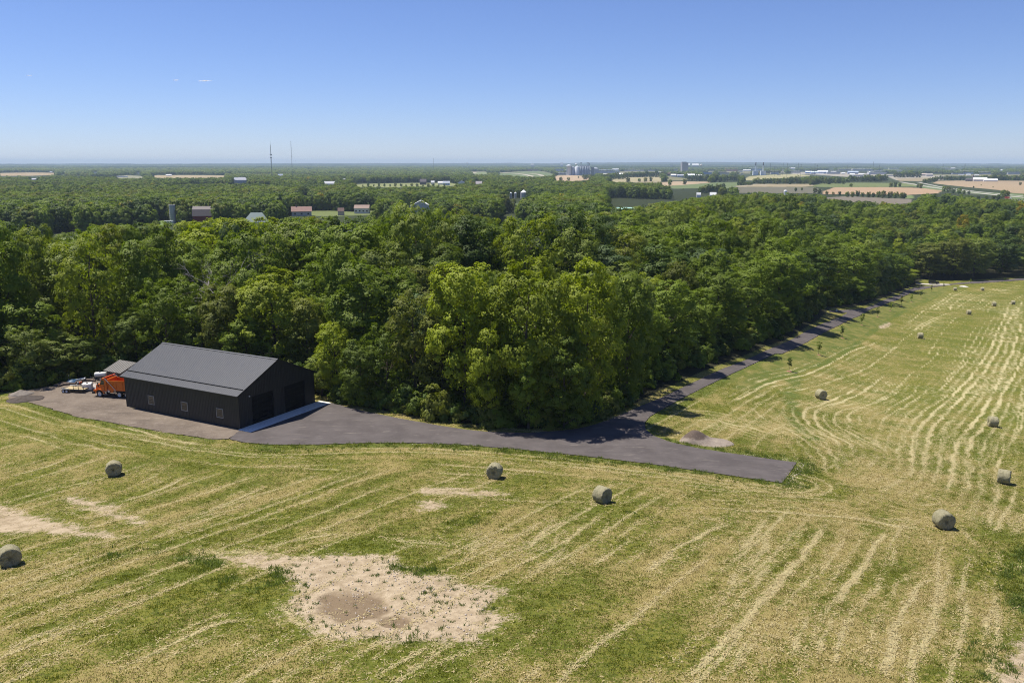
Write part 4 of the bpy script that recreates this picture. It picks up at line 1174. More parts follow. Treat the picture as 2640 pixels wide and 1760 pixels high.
# coarser crowns for far trees and still coarser clumps near the horizon
MIDK = [leaf_mesh('crown', crown_arrays(300 + i, kd, 14, Rd, .6, 15, 8, 15, .85, (.8, 1.3), (1.6, 2.6)), TONES['mid']) for i, (kd, Rd) in enumerate([('ovate', 4.6), ('broad', 5.2), ('ovate', 5.0), ('broad', 4.6)])]
FARK = [leaf_mesh('crown', crown_arrays(400 + i, 'broad', 12, 5.5, 0, 8, 5, 9, 1.9, (1.1, 1.7), (1.8, 2.8)), TONES['mid']) for i in range(3)]
CONE = leaf_mesh('crown', crown_arrays(500, 'cone', 15, 3.2, .4, 16, 7, 14, .8, (.6, 1.0), (.9, 1.4)), TONES['dark'])
def far_fill():
    g = np.random.default_rng(8)
    N1 = 34000
    rad = np.concatenate([np.sqrt(g.uniform(250 ** 2, 1000 ** 2, 20000)), np.sqrt(g.uniform(1000 ** 2, 2600 ** 2, 40000)), np.sqrt(g.uniform(2600 ** 2, 7000 ** 2, 42000)), g.uniform(7000, 26000, 26000)])
    ang = np.radians(g.uniform(90 - 34, 90 + 34, len(rad)))
    X = rad * np.cos(ang); Y = rad * np.sin(ang); Z = terr(X, Y)
    px, py = project(X, Y, Z)
    keep = (px > -120) & (px < 2760)
    wb = wood_back(px)
    lim = np.interp(px, [-300, 500, 1380, 1430, 3000], [662, 640, 640, 262, 260])
    keep &= rad > np.maximum(lim, wb + 6)
    cl = np.zeros(len(X), bool)
    tall = np.where(rad < 2600, 17.5, 15.0 * np.clip(rad / 2600, 1, 7) ** .25)
    for hf in (0.0, .2, .4, .6, .8, 1.0):
        qx, qy = project(X, Y, Z + tall * hf)
        jj = (vnoise(X, Y, 60, 44) - .5) * 3
        for pl, c in CROPS: cl |= inpoly(qx + jj, qy + 1.0, pl)
        for (bx0, bx1, by0, by1, bd) in FAR_RECT: mg = np.where(bd < 1100, 6.8, 4.5) * F / Y; cl |= (qx > bx0 - mg) & (qx < bx1 + mg * .8) & (qy > by0) & (qy < by1) & (Y < bd + 3) & (Y > bd * .45)
    for pl, w, c in FARROADS:
        gp = GP(pl); d, _, _ = polydist(X, Y, gp); cl |= d < w / 2 + 7 + rad * .003
    for (a, b, rr_) in FAR_CLEAR:
        cl |= (X - a) ** 2 + (Y - b) ** 2 < rr_ ** 2
    sk = np.interp(px, SKY2_X, SKY2_Y); _, qt = project(X, Y, Z + 18)
    keep &= ~((px > 1560) & (rad < 1300) & (qt < sk))
    keep &= ~cl
    dens = vnoise(X, Y, 170, 41) * .6 + vnoise(X, Y, 520, 42) * .55
    right = sstep(1250, 1700, px)
    thr = np.where(rad < 1300, .12, np.where(rad < 2700, .40 + .14 * right, .44 + .20 * right))
    keep &= dens > thr
    return X[keep], Y[keep], Z[keep], rad[keep], px[keep], py[keep]

# ------------------------------------------------------------------ far buildings and masts
FAR_CLEAR = []
FAR_RECT = []     # photo-plane extents of far buildings, so that no planted tree hides them
M_WHITE = mat('white_metal', (.72, .73, .74), .5, 0, .06, .4)
M_GALV = mat('galvanised_steel', (.50, .52, .54), .45, .4, .1, .6)
M_CONC = mat('concrete', (.42, .40, .37), .9, 0, .12, .6)
M_GLASS = mat('dark_glass', (.03, .035, .04), .12, 0, .1, 1, None, .6)
def P_(f, x, y): return f([(x, y)])[0]
def far_house(f, x0, x1, yt, yb, wall, roof, label, cat, d=None, style='gable', yaw=0.0, eave=.55, dep=.62, win=0, chimney=False, group=None, name=None, clear=True, porch=False):
    (a, t), (b, bb) = f([(x0, yt), (x1, yb)])
    cx = (a + b) / 2
    if d is None:
        gx, gy, gz_ = G(cx, bb); d = min(gy, 9000)
    w = (b - a) * d / F
    FAR_RECT.append((a - 1, b + 1, t, t + (bb - t) * .8, d))
    x, y, zt = at_depth(cx, t, d)
    z0 = float(terr(x, y)); H = max(3.2, zt - z0); dp = max(4.0, w * dep)
    e = H * eave
    y = y + dp / 2
    o = empty(name or cat.replace(' ', '_'), (x, y, z0), yaw - math.atan2(x, y) * .6, label, cat, group)
    wm = mat('wall_%.2f_%.2f_%.2f' % wall, wall, .8, 0, .08, .3); rm = mat('roof_%.2f_%.2f_%.2f' % roof, roof, .7, 0, .1, .3)
    W2, D2 = w / 2, dp / 2
    m = MB()
    if style == 'gable':
        m.add([(-W2, -D2, -1), (W2, -D2, -1), (W2, D2, -1), (-W2, D2, -1), (-W2, -D2, e), (W2, -D2, e), (W2, D2, e), (-W2, D2, e), (-W2, 0, H - .15), (W2, 0, H - .15)],
              [(0, 1, 5, 4), (2, 3, 7, 6), (1, 2, 6, 9, 5), (3, 0, 4, 8, 7)])
    elif style == 'cross':
        m.add([(-W2, -D2, -1), (W2, -D2, -1), (W2, D2, -1), (-W2, D2, -1), (-W2, -D2, e), (W2, -D2, e), (W2, D2, e), (-W2, D2, e), (0, -D2, H - .15), (0, D2, H - .15)],
              [(0, 1, 5, 8, 4), (2, 3, 7, 9, 6), (1, 2, 6, 5), (3, 0, 4, 7)])
    else:
        m.box((0, 0, e / 2 - .5), (w, dp, e + 1))
    m.build('wall', wm, o)
    r = MB(); ov = min(.5, w * .03)
    th = max(.18, H * .02)
    if style == 'gable':
        for s in (-1, 1):
            r.add([(-W2 - ov, s * (D2 + ov), e - .1), (W2 + ov, s * (D2 + ov), e - .1), (W2 + ov, 0, H), (-W2 - ov, 0, H),
                   (-W2 - ov, s * (D2 + ov), e - .1 + th), (W2 + ov, s * (D2 + ov), e - .1 + th), (W2 + ov, 0, H + th), (-W2 - ov, 0, H + th)],
                  [(0, 1, 2, 3), (4, 5, 6, 7), (0, 1, 5, 4), (1, 2, 6, 5), (3, 0, 4, 7)])
    elif style == 'cross':
        for s in (-1, 1):
            r.add([(s * (W2 + ov), -D2 - ov, e - .1), (s * (W2 + ov), D2 + ov, e - .1), (0, D2 + ov, H), (0, -D2 - ov, H),
                   (s * (W2 + ov), -D2 - ov, e - .1 + th), (s * (W2 + ov), D2 + ov, e - .1 + th), (0, D2 + ov, H + th), (0, -D2 - ov, H + th)],
                  [(0, 1, 2, 3), (4, 5, 6, 7), (0, 1, 5, 4), (1, 2, 6, 5), (3, 0, 4, 7)])
    elif style == 'hip':
        rl = W2 * .45
        r.add([(-W2 - ov, -D2 - ov, e), (W2 + ov, -D2 - ov, e), (W2 + ov, D2 + ov, e), (-W2 - ov, D2 + ov, e), (-rl, 0, H), (rl, 0, H)],
              [(0, 1, 5, 4), (1, 2, 5), (2, 3, 4, 5), (3, 0, 4), (3, 2, 1, 0)])
    elif style == 'gambrel':
        pr = [(-D2 - .3, e), (-D2 * .62, e + (H - e) * .68), (0, H), (D2 * .62, e + (H - e) * .68), (D2 + .3, e)]
        M_ = Matrix.Rotation(R(90), 4, 'Z')
        r.prism(pr, -W2 - .4, W2 + .4, M_)
    else:
        r.box((0, 0, H - th), (w + .2, dp + .2, th * 2))
        m2 = None
    ro = r.build('roof', rm, o)
    if chimney: MB().box((-W2 * .55, .3, H + .5), (.9, .9, 2.4)).build('chimney', mat('brick', (.26, .12, .09), .9, 0, .2, 2), ro)
    for k in range(win):
        q = MB(); xx = -W2 + w * (k + .5) / win
        q.box((xx, -D2 - .03, e * .52), (min(1.6, w / win * .45), .1, min(1.5, e * .4))); q.build('window', M_GLASS, o)
    FAR_CLEAR.append((x, y, max(w * .62, 7)))
    return o
RB = (.24, .030, .024)
far_house(Z2, 1758, 1957, 472, 600, RB, (.16, .135, .13), 'red gambrel barn with weathered grey roof beside the concrete silo', 'barn', d=692, style='gambrel', eave=.42, dep=.6, name='red_barn', yaw=-.06)
far_house(Z2, 2218, 2440, 532, 600, (.4, .38, .34), (.13, .18, .18), 'house with a broad grey teal hipped roof among the near trees', 'house', d=612, style='hip', eave=.42, dep=.8)
far_house(Z3, 530, 705, 690, 757, (.58, .54, .5), (.22, .12, .10), 'single storey house with red roof and brick chimney on its left end', 'house', d=800, eave=.5, chimney=True, win=3, yaw=.08)
far_house(Z3, 962, 1018, 700, 748, (.45, .37, .33), (.2, .12, .10), 'small red roofed outbuilding half hidden behind a round tree', 'outbuilding', d=815, style='gable', eave=.55)
far_house(Z3, 1115, 1247, 674, 728, (.66, .65, .66), (.25, .17, .14), 'two storey pale house with brown roof and dark windows', 'house', d=850, eave=.62, win=4, yaw=-.1)
far_house(Z3, 1620, 1815, 634, 700, (.7, .7, .7), (.74, .76, .78), 'large house with bright white metal roof behind the tallest tree', 'house', d=872, style='cross', eave=.5, dep=.8, win=2)
far_house(Z3, 838, 938, 456, 490, (.74, .73, .70), (.42, .43, .46), 'white farmhouse on the edge of the pale green far field', 'house', d=1940, eave=.6, win=3)
far_house(Z3, 1004, 1038, 429, 444, (.72, .7, .66), (.75, .74, .72), 'small white shed among trees right of the white farmhouse', 'shed', d=2450)
far_house(Z3, 1718, 1776, 434, 467, (.10, .08, .08), (.12, .10, .11), 'dark brown barn at the back of the pale green far field', 'barn', d=2150, eave=.5)
far_house(Z3, 1820, 1852, 450, 465, (.72, .71, .7), (.78, .78, .76), 'little white shed right of the dark brown far barn', 'shed', d=2180)
far_house(Z3, 1884, 1928, 455, 469, (.74, .72, .68), (.78, .77, .74), 'low white shed next to the pale blue far house', 'shed', d=2160)
far_house(Z3, 1930, 1992, 453, 478, (.42, .52, .66), (.36, .40, .46), 'pale blue house on the far edge of the pale green field', 'house', d=2080, win=3)
far_house(Z3, 2066, 2136, 449, 478, (.68, .69, .72), (.40, .40, .44), 'white house with grey roof right of the pale blue far house', 'house', d=2080, win=3, style='cross')
far_house(Z3, 2228, 2290, 457, 473, (.5, .4, .32), (.42, .27, .2), 'brown roofed far house at the right end of the pale green field', 'house', d=2140)
far_house(Z3, 415, 455, 388, 405, (.62, .68, .76), (.5, .56, .66), 'pale blue far shed right of the antenna mast', 'shed', d=2900)
far_house(Z3, 10, 130, 418, 452, (.45, .46, .52), (.30, .31, .36), 'grey roofed row building left of the antenna mast', 'building', d=2300, style='hip')
far_house(Z4, 1185, 1360, 489, 520, (.42, .47, .46), (.30, .50, .45), 'long shed with pale teal metal roof in the mid wood', 'shed', d=915, eave=.5, dep=.5)
far_house(Z4, 1905, 1952, 350, 372, (.75, .75, .74), (.80, .80, .79), 'white shed behind the mid wood near the grey crop field', 'shed', d=1330)
far_house(Z4, 1800, 1832, 352, 364, (.75, .75, .74), (.78, .78, .77), 'low white roof left of the white shed behind the mid wood', 'shed', d=1360)
far_house(Z4, 75, 130, 264, 285, (.5, .4, .38), (.4, .36, .36), 'brown grey roofed house left of the grain bins', 'house', d=1900)
far_house(Z4, 425, 460, 267, 280, (.55, .5, .55), (.5, .48, .54), 'small grey house above the grain bins', 'house', d=2000)
far_house(Z4, 240, 292, 344, 362, (.5, .4, .34), (.36, .3, .26), 'brown house just left of the grain bins', 'house', d=1320)
for x0, x1, yt, yb, d, wl_, rf, st, lb in [
        (555, 567, 155, 170, 3600, (.75,) * 3, (.8,) * 3, 'gable', 'tiny white house left of the dust cloud'), (590, 607, 150, 163, 3600, (.75,) * 3, (.8,) * 3, 'gable', 'tiny white house right of its twin by the tan field'),
        (858, 905, 152, 165, 3500, (.74,) * 3, (.8, .78, .76), 'flat', 'low white shed just left of the dust cloud'), (1068, 1152, 189, 203, 2700, (.74,) * 3, (.8, .79, .77), 'flat', 'long white shed below the dust cloud'),
        (1522, 1568, 177, 191, 2900, (.7,) * 3, (.78,) * 3, 'gable', 'white shed at the left end of the long tan strip'), (285, 345, 216, 236, 2300, (.5, .47, .5), (.42, .42, .48), 'gable', 'grey roofed house on the far left among trees'),
        (1250, 1290, 158, 172, 3400, (.7,) * 3, (.76, .74, .72), 'flat', 'white shed right of the dust cloud'), (2145, 2260, 208, 240, 2300, (.4, .42, .48), (.28, .3, .36), 'gable', 'wide grey roofed building below the tan strip'),
        (925, 960, 99, 108, 9000, (.75,) * 3, (.8,) * 3, 'flat', 'white speck of a far plant, left one'), (985, 1020, 99, 108, 9000, (.75,) * 3, (.8,) * 3, 'flat', 'white speck of a far plant, right one'),
        (455, 490, 150, 162, 3400, (.4, .42, .5), (.3, .33, .42), 'gable', 'blue grey far house in the left treeline')]:
    far_house(Z2, x0, x1, yt, yb, wl_, rf, lb, 'shed' if st == 'flat' else 'house', d=d if d > 5000 else None, style=st, eave=.6)
WB = (.76, .76, .75)
for x0, x1, yt, yb, d, wl_, rf, st, lb in [
        (568, 618, 163, 183, 3150, (.12, .2, .42), (.72, .76, .84), 'gable', 'blue walled shed with white roof, left of three by the pole'), (612, 668, 166, 186, 3000, (.12, .2, .42), (.6, .68, .82), 'gable', 'blue walled shed with pale roof, middle of three by the pole'),
        (672, 750, 158, 184, 3050, (.14, .22, .45), (.82, .84, .86), 'gable', 'blue walled shed with bright white roof right of the pole'), (752, 850, 158, 186, 3100, (.32, .34, .40), (.22, .24, .30), 'flat', 'long dark grey warehouse right of the blue sheds'),
        (845, 960, 145, 158, 4300, (.5, .44, .38), (.7, .66, .6), 'flat', 'low tan roofed warehouse far behind the dark grey one'), (966, 1116, 144, 160, 4200, (.45, .42, .42), (.74, .72, .68), 'flat', 'long pale roofed warehouse left of the mast'),
        (920, 1000, 163, 186, 3150, (.28, .33, .44), (.38, .44, .54), 'gable', 'blue grey shed left of the white silo'), (930, 968, 183, 205, 2550, (.5,) * 3, WB, 'gable', 'small white roofed shed in front of the blue grey one'),
        (962, 1040, 188, 208, 2500, (.42, .43, .46), (.52, .54, .58), 'flat', 'low grey shed beside the white silo'), (1098, 1232, 160, 190, 3000, (.45, .46, .5), (.36, .38, .43), 'flat', 'wide grey factory right of the white silo'),
        (1240, 1300, 192, 205, 2650, (.6, .58, .54), (.7, .66, .58), 'flat', 'low tan shed in the pale yard'), (860, 886, 174, 186, 3000, WB, WB, 'gable', 'small white hut right of the dark grey warehouse'),
        (1500, 1560, 182, 200, 2900, (.5, .44, .38), (.5, .4, .34), 'gable', 'brown roofed building by the far crossroads'), (1560, 1610, 184, 204, 2800, (.5, .45, .42), (.42, .38, .36), 'gable', 'grey brown building right of the far crossroads'),
        (1780, 1860, 172, 190, 3300, (.3, .32, .38), (.24, .26, .32), 'flat', 'dark warehouse left of the far farm silo'), (1850, 1950, 162, 188, 3500, (.6, .6, .6), (.66, .66, .66), 'flat', 'pale warehouse above the far farm silo'),
        (1985, 2090, 170, 190, 3400, (.5, .5, .52), (.62, .62, .64), 'flat', 'wide pale warehouse right of the far farm'), (2240, 2330, 166, 190, 3400, (.4, .42, .48), (.5, .52, .58), 'flat', 'grey factory at the far right edge'),
        (1985, 2035, 126, 134, 6800, WB, WB, 'flat', 'white sliver of a roof under the far right skyline'), (2150, 2200, 135, 143, 6200, WB, WB, 'flat', 'white roof below the far right skyline'),
        (1258, 1330, 138, 150, 5200, (.6, .58, .55), (.7, .68, .64), 'flat', 'pale far warehouse right of the mast'), (1700, 1790, 136, 152, 5000, (.5, .46, .42), (.6, .56, .5), 'flat', 'tan far warehouse left of the lone tall mast'),
        (285, 345, 160, 188, 3100, (.5, .48, .46), (.62, .6, .56), 'flat', 'pale blocky works left of the poles'), (440, 520, 160, 178, 3600, (.5, .48, .46), (.6, .57, .52), 'flat', 'pale low works among the poles')]:
    far_house(Z5, x0, x1, yt, yb, wl_, rf, lb, 'warehouse' if st == 'flat' else 'shed', d=None, style=st, eave=.6)
far_house(Z5, 1885, 1932, 223, 245, (.07, .06, .07), (.09, .08, .09), 'dark barn left of the far farm silo', 'barn', d=None, eave=.5)
far_house(Z5, 1953, 2052, 215, 246, (.6, .58, .56), (.80, .79, .76), 'long white roofed barn right of the far farm silo', 'barn', d=None, eave=.45, dep=.35)
far_house(Z5, 2038, 2138, 226, 248, (.62, .6, .58), (.78, .77, .75), 'lower white roofed barn at the right end of the far farm', 'barn', d=None, eave=.45, dep=.35)
for x0, x1, yt, yb, d, wl_, rf, st, lb in [
        (725, 1010, 196, 214, 3560, (.34, .36, .42), (.48, .51, .58), 'flat', 'line of grey rail wagons and sheds below the grain silos'), (785, 1200, 178, 200, 3850, (.36, .41, .52), (.46, .52, .63), 'flat', 'long low blue grey warehouse under the grain silos'),
        (695, 770, 164, 184, 3950, (.5, .53, .6), (.6, .63, .68), 'flat', 'pale grey shed left of the grain silos'), (1050, 1086, 172, 184, 3900, (.6, .5, .4), (.72, .58, .44), 'flat', 'tan roofed shed right of the grain silos'),
        (1236, 1392, 171, 186, 4300, (.6, .58, .56), (.82, .80, .76), 'flat', 'long white roofed warehouse right of the grain silos'), (1180, 1222, 200, 222, 2850, (.6,) * 3, (.8,) * 3, 'gable', 'white roofed shed in the trees right of the rail wagons'),
        (1075, 1110, 205, 219, 3000, (.55,) * 3, (.72,) * 3, 'gable', 'pale roofed shed left of the one in the trees'), (2030, 2120, 158, 186, 3700, (.44, .22, .15), (.5, .32, .25), 'flat', 'red brick block left of the power plant stacks'),
        (1850, 1925, 186, 208, 3000, (.2, .32, .5), (.3, .42, .58), 'flat', 'blue flat roofed shed left of the brick block'), (1730, 1785, 207, 230, 2500, (.66,) * 3, (.80,) * 3, 'gable', 'bright white barn at the hedge of the tan far fields'),
        (1570, 1598, 198, 218, 2700, (.14, .05, .05), (.2, .1, .1), 'gable', 'dark red far barn left of the white roofs'), (1600, 1640, 208, 228, 2600, (.7,) * 3, (.8,) * 3, 'gable', 'small white roof right of the dark red far barn'),
        (1650, 1700, 212, 230, 2500, (.4, .42, .48), (.42, .44, .52), 'gable', 'grey blue roof between two white far roofs'), (1800, 1842, 212, 228, 2480, (.7, .68, .64), (.76, .74, .7), 'gable', 'pale roof right of the bright white barn'),
        (1425, 1470, 172, 186, 4000, (.5, .5, .52), (.6, .6, .62), 'flat', 'grey sliver of a warehouse right of the long white one'), (1975, 2055, 190, 206, 3100, (.42, .38, .36), (.56, .5, .44), 'flat', 'tan roofed low store below the brick block'),
        (1620, 1660, 165, 180, 4600, (.6, .56, .5), (.7, .66, .6), 'flat', 'tan far store below the grey tower block'), (2220, 2310, 158, 180, 3800, (.7, .72, .76), (.76, .78, .82), 'flat', 'white turbine hall under the power plant stacks'),
        (485, 520, 166, 185, 3700, (.35, .22, .2), (.3, .24, .24), 'flat', 'reddish far building by the pale curving road'), (530, 562, 166, 184, 3700, (.36, .24, .22), (.32, .26, .26), 'flat', 'second reddish far building by the pale curving road')]:
    far_house(Z4, x0, x1, yt, yb, wl_, rf, lb, 'warehouse' if st == 'flat' else 'shed', d=None, style=st, eave=.6)

def vertical(f, x, yt, yb, d, zext=0.0):
    (a, t), (_, b) = f([(x, yt), (x, yb)])
    FAR_RECT.append((a - 4, a + 4, t, t + (b - t) * .85, d))
    X, Y, zt = at_depth(a, t, d)
    return X, Y, float(terr(X, Y)), zt
# concrete silo and camper by the red barn
x, y, z, zt = vertical(Z2, 1578, 455, 590, 690); Hs = zt - z
o = empty('silo', (x, y, z), 0, 'tall open topped concrete silo left of the red barn', 'silo')
m = MB().lathe([(2.35, -1), (2.35, Hs - .3)], n=24); m.build('wall', mat('silo_staves', (.44, .43, .41), .9, 0, .12, .8), o)
m = MB()
for k in range(9): m.lathe([(2.37, 1 + k * Hs / 9.5), (2.43, 1.05 + k * Hs / 9.5), (2.43, 1.15 + k * Hs / 9.5), (2.37, 1.2 + k * Hs / 9.5)], n=24)
m.build('hoop', M_GALV, o)
MB().lathe([(2.45, Hs - .3), (2.5, Hs), (2.1, Hs), (2.1, Hs - .6)], n=24).build('rim', M_CONC, o)
FAR_CLEAR.append((x, y, 6))
x, y, z, zt = vertical(Z2, 1548, 579, 606, 668)
o = empty('camper_trailer', (x, y, float(terr(x, y))), .1, 'white camper trailer parked at the foot of the concrete silo', 'trailer')
MB().prism([(-3.4, .7), (3.2, .7), (3.5, 1.6), (3.2, 3.1), (-3.2, 3.1), (-3.5, 1.4)], -1.2, 1.2).build('body', M_WHITE, o, bevel=.1)
for k in range(3): MB().box((-2.1 + k * 1.9, -1.22, 2.1), (.9, .06, .7)).build('window', M_GLASS, o)
for s in (-1, 1):
    MB().tube((-.2, s * 1.0, .36), (-.2, s * 1.22, .36), .36, n=16).build('wheel', mat('rubber', (.02, .02, .02), .8), o)
FAR_CLEAR.append((x, y, 6))
# grain bins
def grain_bin(f, x0, x1, yt, ye, yb, d, label, wallm, roofm, group=None):
    (a, t), (b, e), (_, bb) = f([(x0, yt), (x1, ye), (x1, yb)])
    X, Y, zt = at_depth((a + b) / 2, t, d); _, _, ze = at_depth((a + b) / 2, e, d); z = float(terr(X, Y)); r = (b - a) / 2 * d / F
    FAR_RECT.append((a - 1, b + 1, t, bb - 1, d))
    o = empty('grain_bin', (X, Y, z), 0, label, 'grain bin', group)
    prof = [(r, -1)]
    k = 0; hz = 0.0
    while hz < ze - z - .4:
        prof += [(r, hz), (r + .06, hz + .45)]; hz += .9
    prof += [(r, ze - z)]
    MB().lathe(prof, n=28).build('wall', wallm, o)
    rf = MB().lathe([(r + .15, ze - z), (.45, zt - z - .15), (.45, zt - z), (0.0, zt - z + .05)], n=28, smooth=False).build('roof', roofm, o)
    FAR_CLEAR.append((X, Y, r + 5))
    return o
grain_bin(Z4, 428, 478, 330, 350, 382, 1270, 'large steel grain bin with white cone roof in a clearing', M_GALV, M_WHITE, 'grain bins in the clearing')
grain_bin(Z4, 343, 361, 348, 355, 376, 1275, 'small grain bin, leftmost of the three in the clearing', M_GALV, M_WHITE, 'grain bins in the clearing')
grain_bin(Z4, 380, 397, 347, 354, 374, 1280, 'small grain bin in the middle of the three in the clearing', M_GALV, M_WHITE, 'grain bins in the clearing')
# grain elevator
x, y, z, zt = vertical(Z6, 430, 100, 240, 3900); k = 3900 / F / 7.84
FAR_RECT.append((1440 + 160 / 7.84, 1440 + 810 / 7.84, 410 + 60 / 7.84, 410 + 280 / 7.84, 3890))
o = empty('grain_elevator', (x, y, z), 0, 'tall grey grain elevator with rows of silos and bins on the skyline', 'grain elevator')
def ez(Y): return at_depth(0, 410 + Y / 7.84, 3900)[2] - z
def ex(X): return (X - 430) * k
M_ELEV = mat('elevator_concrete', (.38, .41, .47), .85, 0, .08, .05); M_ELEVD = mat('elevator_steel', (.26, .29, .35), .7, .2, .1, .05)
MB().lathe([(10, -2), (10, ez(150)), (14, ez(140)), (14, ez(136)), (3, ez(115)), (0, ez(113))], c=(ex(215), 0, 0), n=20).build('silo', mat('elevator_white', (.6, .63, .68), .8, 0, .05, .05), o)
MB().lathe([(8, -2), (8, ez(165)), (0.5, ez(145))], c=(ex(297), 5, 0), n=20).build('silo', M_ELEV, o)
MB().lathe([(11, -2), (11, ez(165)), (0.5, ez(138))], c=(ex(378), 0, 0), n=20).build('silo', mat('elevator_white', (.6, .63, .68)), o)
for i in range(6): MB().lathe([(4.0, -2), (4.0, ez(148)), (0, ez(147))], c=(ex(445 + i * 34), 0, 0), n=14).build('silo', M_ELEV if i % 2 else M_ELEVD, o)
MB().box((ex(530), 0, ez(142)), (46, 5, 3)).build('conveyor', mat('elevator_white', (.6, .63, .68)), o)
for X, Yt in ((455, 66), (592, 66), (618, 78)):
    q = MB(); q.box((ex(X), 3, ez(Yt) / 2), (3, 3, ez(Yt))); q.box((ex(X), 3, ez(Yt + 14)), (6, 5, 3)); q.build('elevator_leg', M_ELEVD, o)
MB().box((ex(680), 0, ez(215) / 2), (14, 14, ez(120))).build('tower', mat('elevator_dark', (.2, .23, .27), .8), o)
q = MB(); q.box((ex(735), 4, ez(195) / 2), (32, 16, ez(195))); q.add([(ex(700), -4, ez(195)), (ex(800), -4, ez(195)), (ex(800), 12, ez(195)), (ex(700), 12, ez(195)), (ex(730), 4, ez(165)), (ex(745), 4, ez(165))], [(0, 1, 5, 4), (1, 2, 5), (2, 3, 4, 5), (3, 0, 4)]); q.build('shed', M_ELEV, o)
FAR_CLEAR.append((x, y, 90))
# water towers, tower block, power plant stacks, white silos
def water_tower(f, X, yt, yb, r_px, d, label, colr):
    (a, t), (_, b) = f([(X, yt), (X, yb)])
    x, y, zt = at_depth(a, t, d); z = float(terr(x, y)); r = r_px * d / F; H = zt - z
    o = empty('water_tower', (x, y, z), 0, label, 'water tower')
    MB().lathe([(r * .5, -1), (r * .22, r * .5), (r * .2, H - r * 1.6), (r * .5, H - r * 1.35)], n=16).build('stem', mat('wt_%.2f' % colr[2], colr, .6, 0, .05, .1), o)
    MB().lathe([(r * .5, H - r * 1.35), (r * .9, H - r), (r, H - r * .65), (r * .88, H - r * .3), (r * .5, H - .1 * r), (0, H)], n=20).build('tank', mat('wt_%.2f' % colr[2], colr), o)
    FAR_CLEAR.append((x, y, r * 3))
water_tower(Z6, 355, 95, 200, 2.7, 4300, 'white water tower behind the grain elevator silos', (.74, .75, .78))
water_tower(Z4, 1833, 130, 170, 3.6, 6200, 'tan water tower right of the grey tower block', (.66, .58, .5))
water_tower(Z3, 2155, 279, 300, 1.8, 9000, 'tiny white water tower far off left of the grain elevator', (.74, .75, .78))
x, y, z, zt = vertical(Z4, 1704, 113, 160, 5200)
o = empty('tower_block', (x, y, z), .1, 'grey concrete tower block standing clear of the trees on the skyline', 'building'); k = 5200 / F / 3.0154; Hs = zt - z
MB().box((0, 0, Hs * .46), (48 * k, 30, Hs * .92)).build('wall', mat('block_concrete', (.30, .29, .31), .9, 0, .08, .03), o)
q = MB()
for i in range(5): q.box((-20 * k + i * 10 * k, -15.5, Hs * .45), (3 * k, 1.5, Hs * .86))
q.build('rib', mat('block_concrete', (.3, .29, .31)), o)
MB().box((-4 * k, 0, Hs * .96), (34 * k, 16, Hs * .08)).build('roof', mat('block_roof', (.2, .2, .22), .9), o)
FAR_CLEAR.append((x, y, 60))
for X, lb in ((155, 'dark tipped power plant stack, left of the pair'), (218, 'dark tipped power plant stack, right of the pair')):
    x, y, z, zt = vertical(Z5, X, 90, 150, 3900); Hs = zt - z
    o = empty('plant_stack', (x, y, z), 0, lb, 'chimney stack', 'power plant stacks')
    MB().box((0, 0, Hs * .17), (22, 14, Hs * .34)).build('base', mat('plant_white', (.66, .7, .74), .7, 0, .05, .05), o)
    MB().lathe([(2.6, 0), (2.3, Hs * .74)], n=12).build('shaft', mat('plant_white', (.66, .7, .74)), o)
    MB().lathe([(2.7, Hs * .74), (2.6, Hs), (2.1, Hs)], n=12).build('tip', mat('stack_dark', (.06, .07, .09), .8), o)
    FAR_CLEAR.append((x, y, 40))
for f_, X, yt, yb, rpx, d, lb, colr in ((Z5, 1088, 166, 207, 2.5, 3300, 'white silo standing among the far warehouses', (.72, .72, .7)), (Z5, 1936, 195, 243, 2.4, 2640, 'dark concrete silo of the far right farm', (.2, .19, .19)),
                                        (Z5, 398, 317, 340, 4.2, 1390, 'white domed silo poking out of the mid wood', (.72, .72, .7))):
    x, y, z, zt = vertical(f_, X, yt, yb, d); Hs = zt - z; r = rpx * d / F
    o = empty('silo', (x, y, z), 0, lb, 'silo'); mm = mat('silo_%.2f' % colr[0], colr, .8, 0, .06, .2)
    MB().lathe([(r, -1), (r, Hs - r * .6)], n=20).build('wall', mm, o)
    MB().lathe([(r * 1.03, Hs - r * .6), (r * .85, Hs - r * .25), (r * .45, Hs - .05 * r), (0, Hs)], n=20).build('dome', mat('dome_%.2f' % colr[0], (.74, .74, .72) if colr[0] > .5 else colr, .6), o)
    FAR_CLEAR.append((x, y, r + 8))
# antenna masts
M_STEEL = mat('mast_steel', (.10, .11, .13), .6, .4, .1, .2)
def lattice(o, H, w, n, name='mast'):
    q = MB(); seg = H / n
    cor = [(w / 2 * math.cos(a), w / 2 * math.sin(a)) for a in (R(90), R(210), R(330))]
    for (a, b) in cor: q.tube((a, b, 0), (a, b, H), w * .09, n=5, smooth=False)
    for i in range(n):
        for j in range(3):
            p, s_ = cor[j], cor[(j + 1) % 3]
            q.tube((p[0], p[1], i * seg), (s_[0], s_[1], (i + 1) * seg), w * .05, n=4, caps=False, smooth=False)
    return q.build(name, M_STEEL, o)
x, y, z, zt = vertical(Z3, 343, 82, 405, 2470); Hs = zt - z
o = empty('antenna_mast', (x, y, z), 0, 'tall dark antenna mast with two rings of antennas halfway up', 'mast')
lattice(o, Hs * .55, 2.6, 26)
MB().tube((0, 0, Hs * .55), (0, 0, Hs * .9), .75, .6, n=8).build('upper_pole', M_STEEL, o)
MB().tube((0, 0, Hs * .9), (0, 0, Hs), .32, .12, n=6).build('whip', M_STEEL, o)
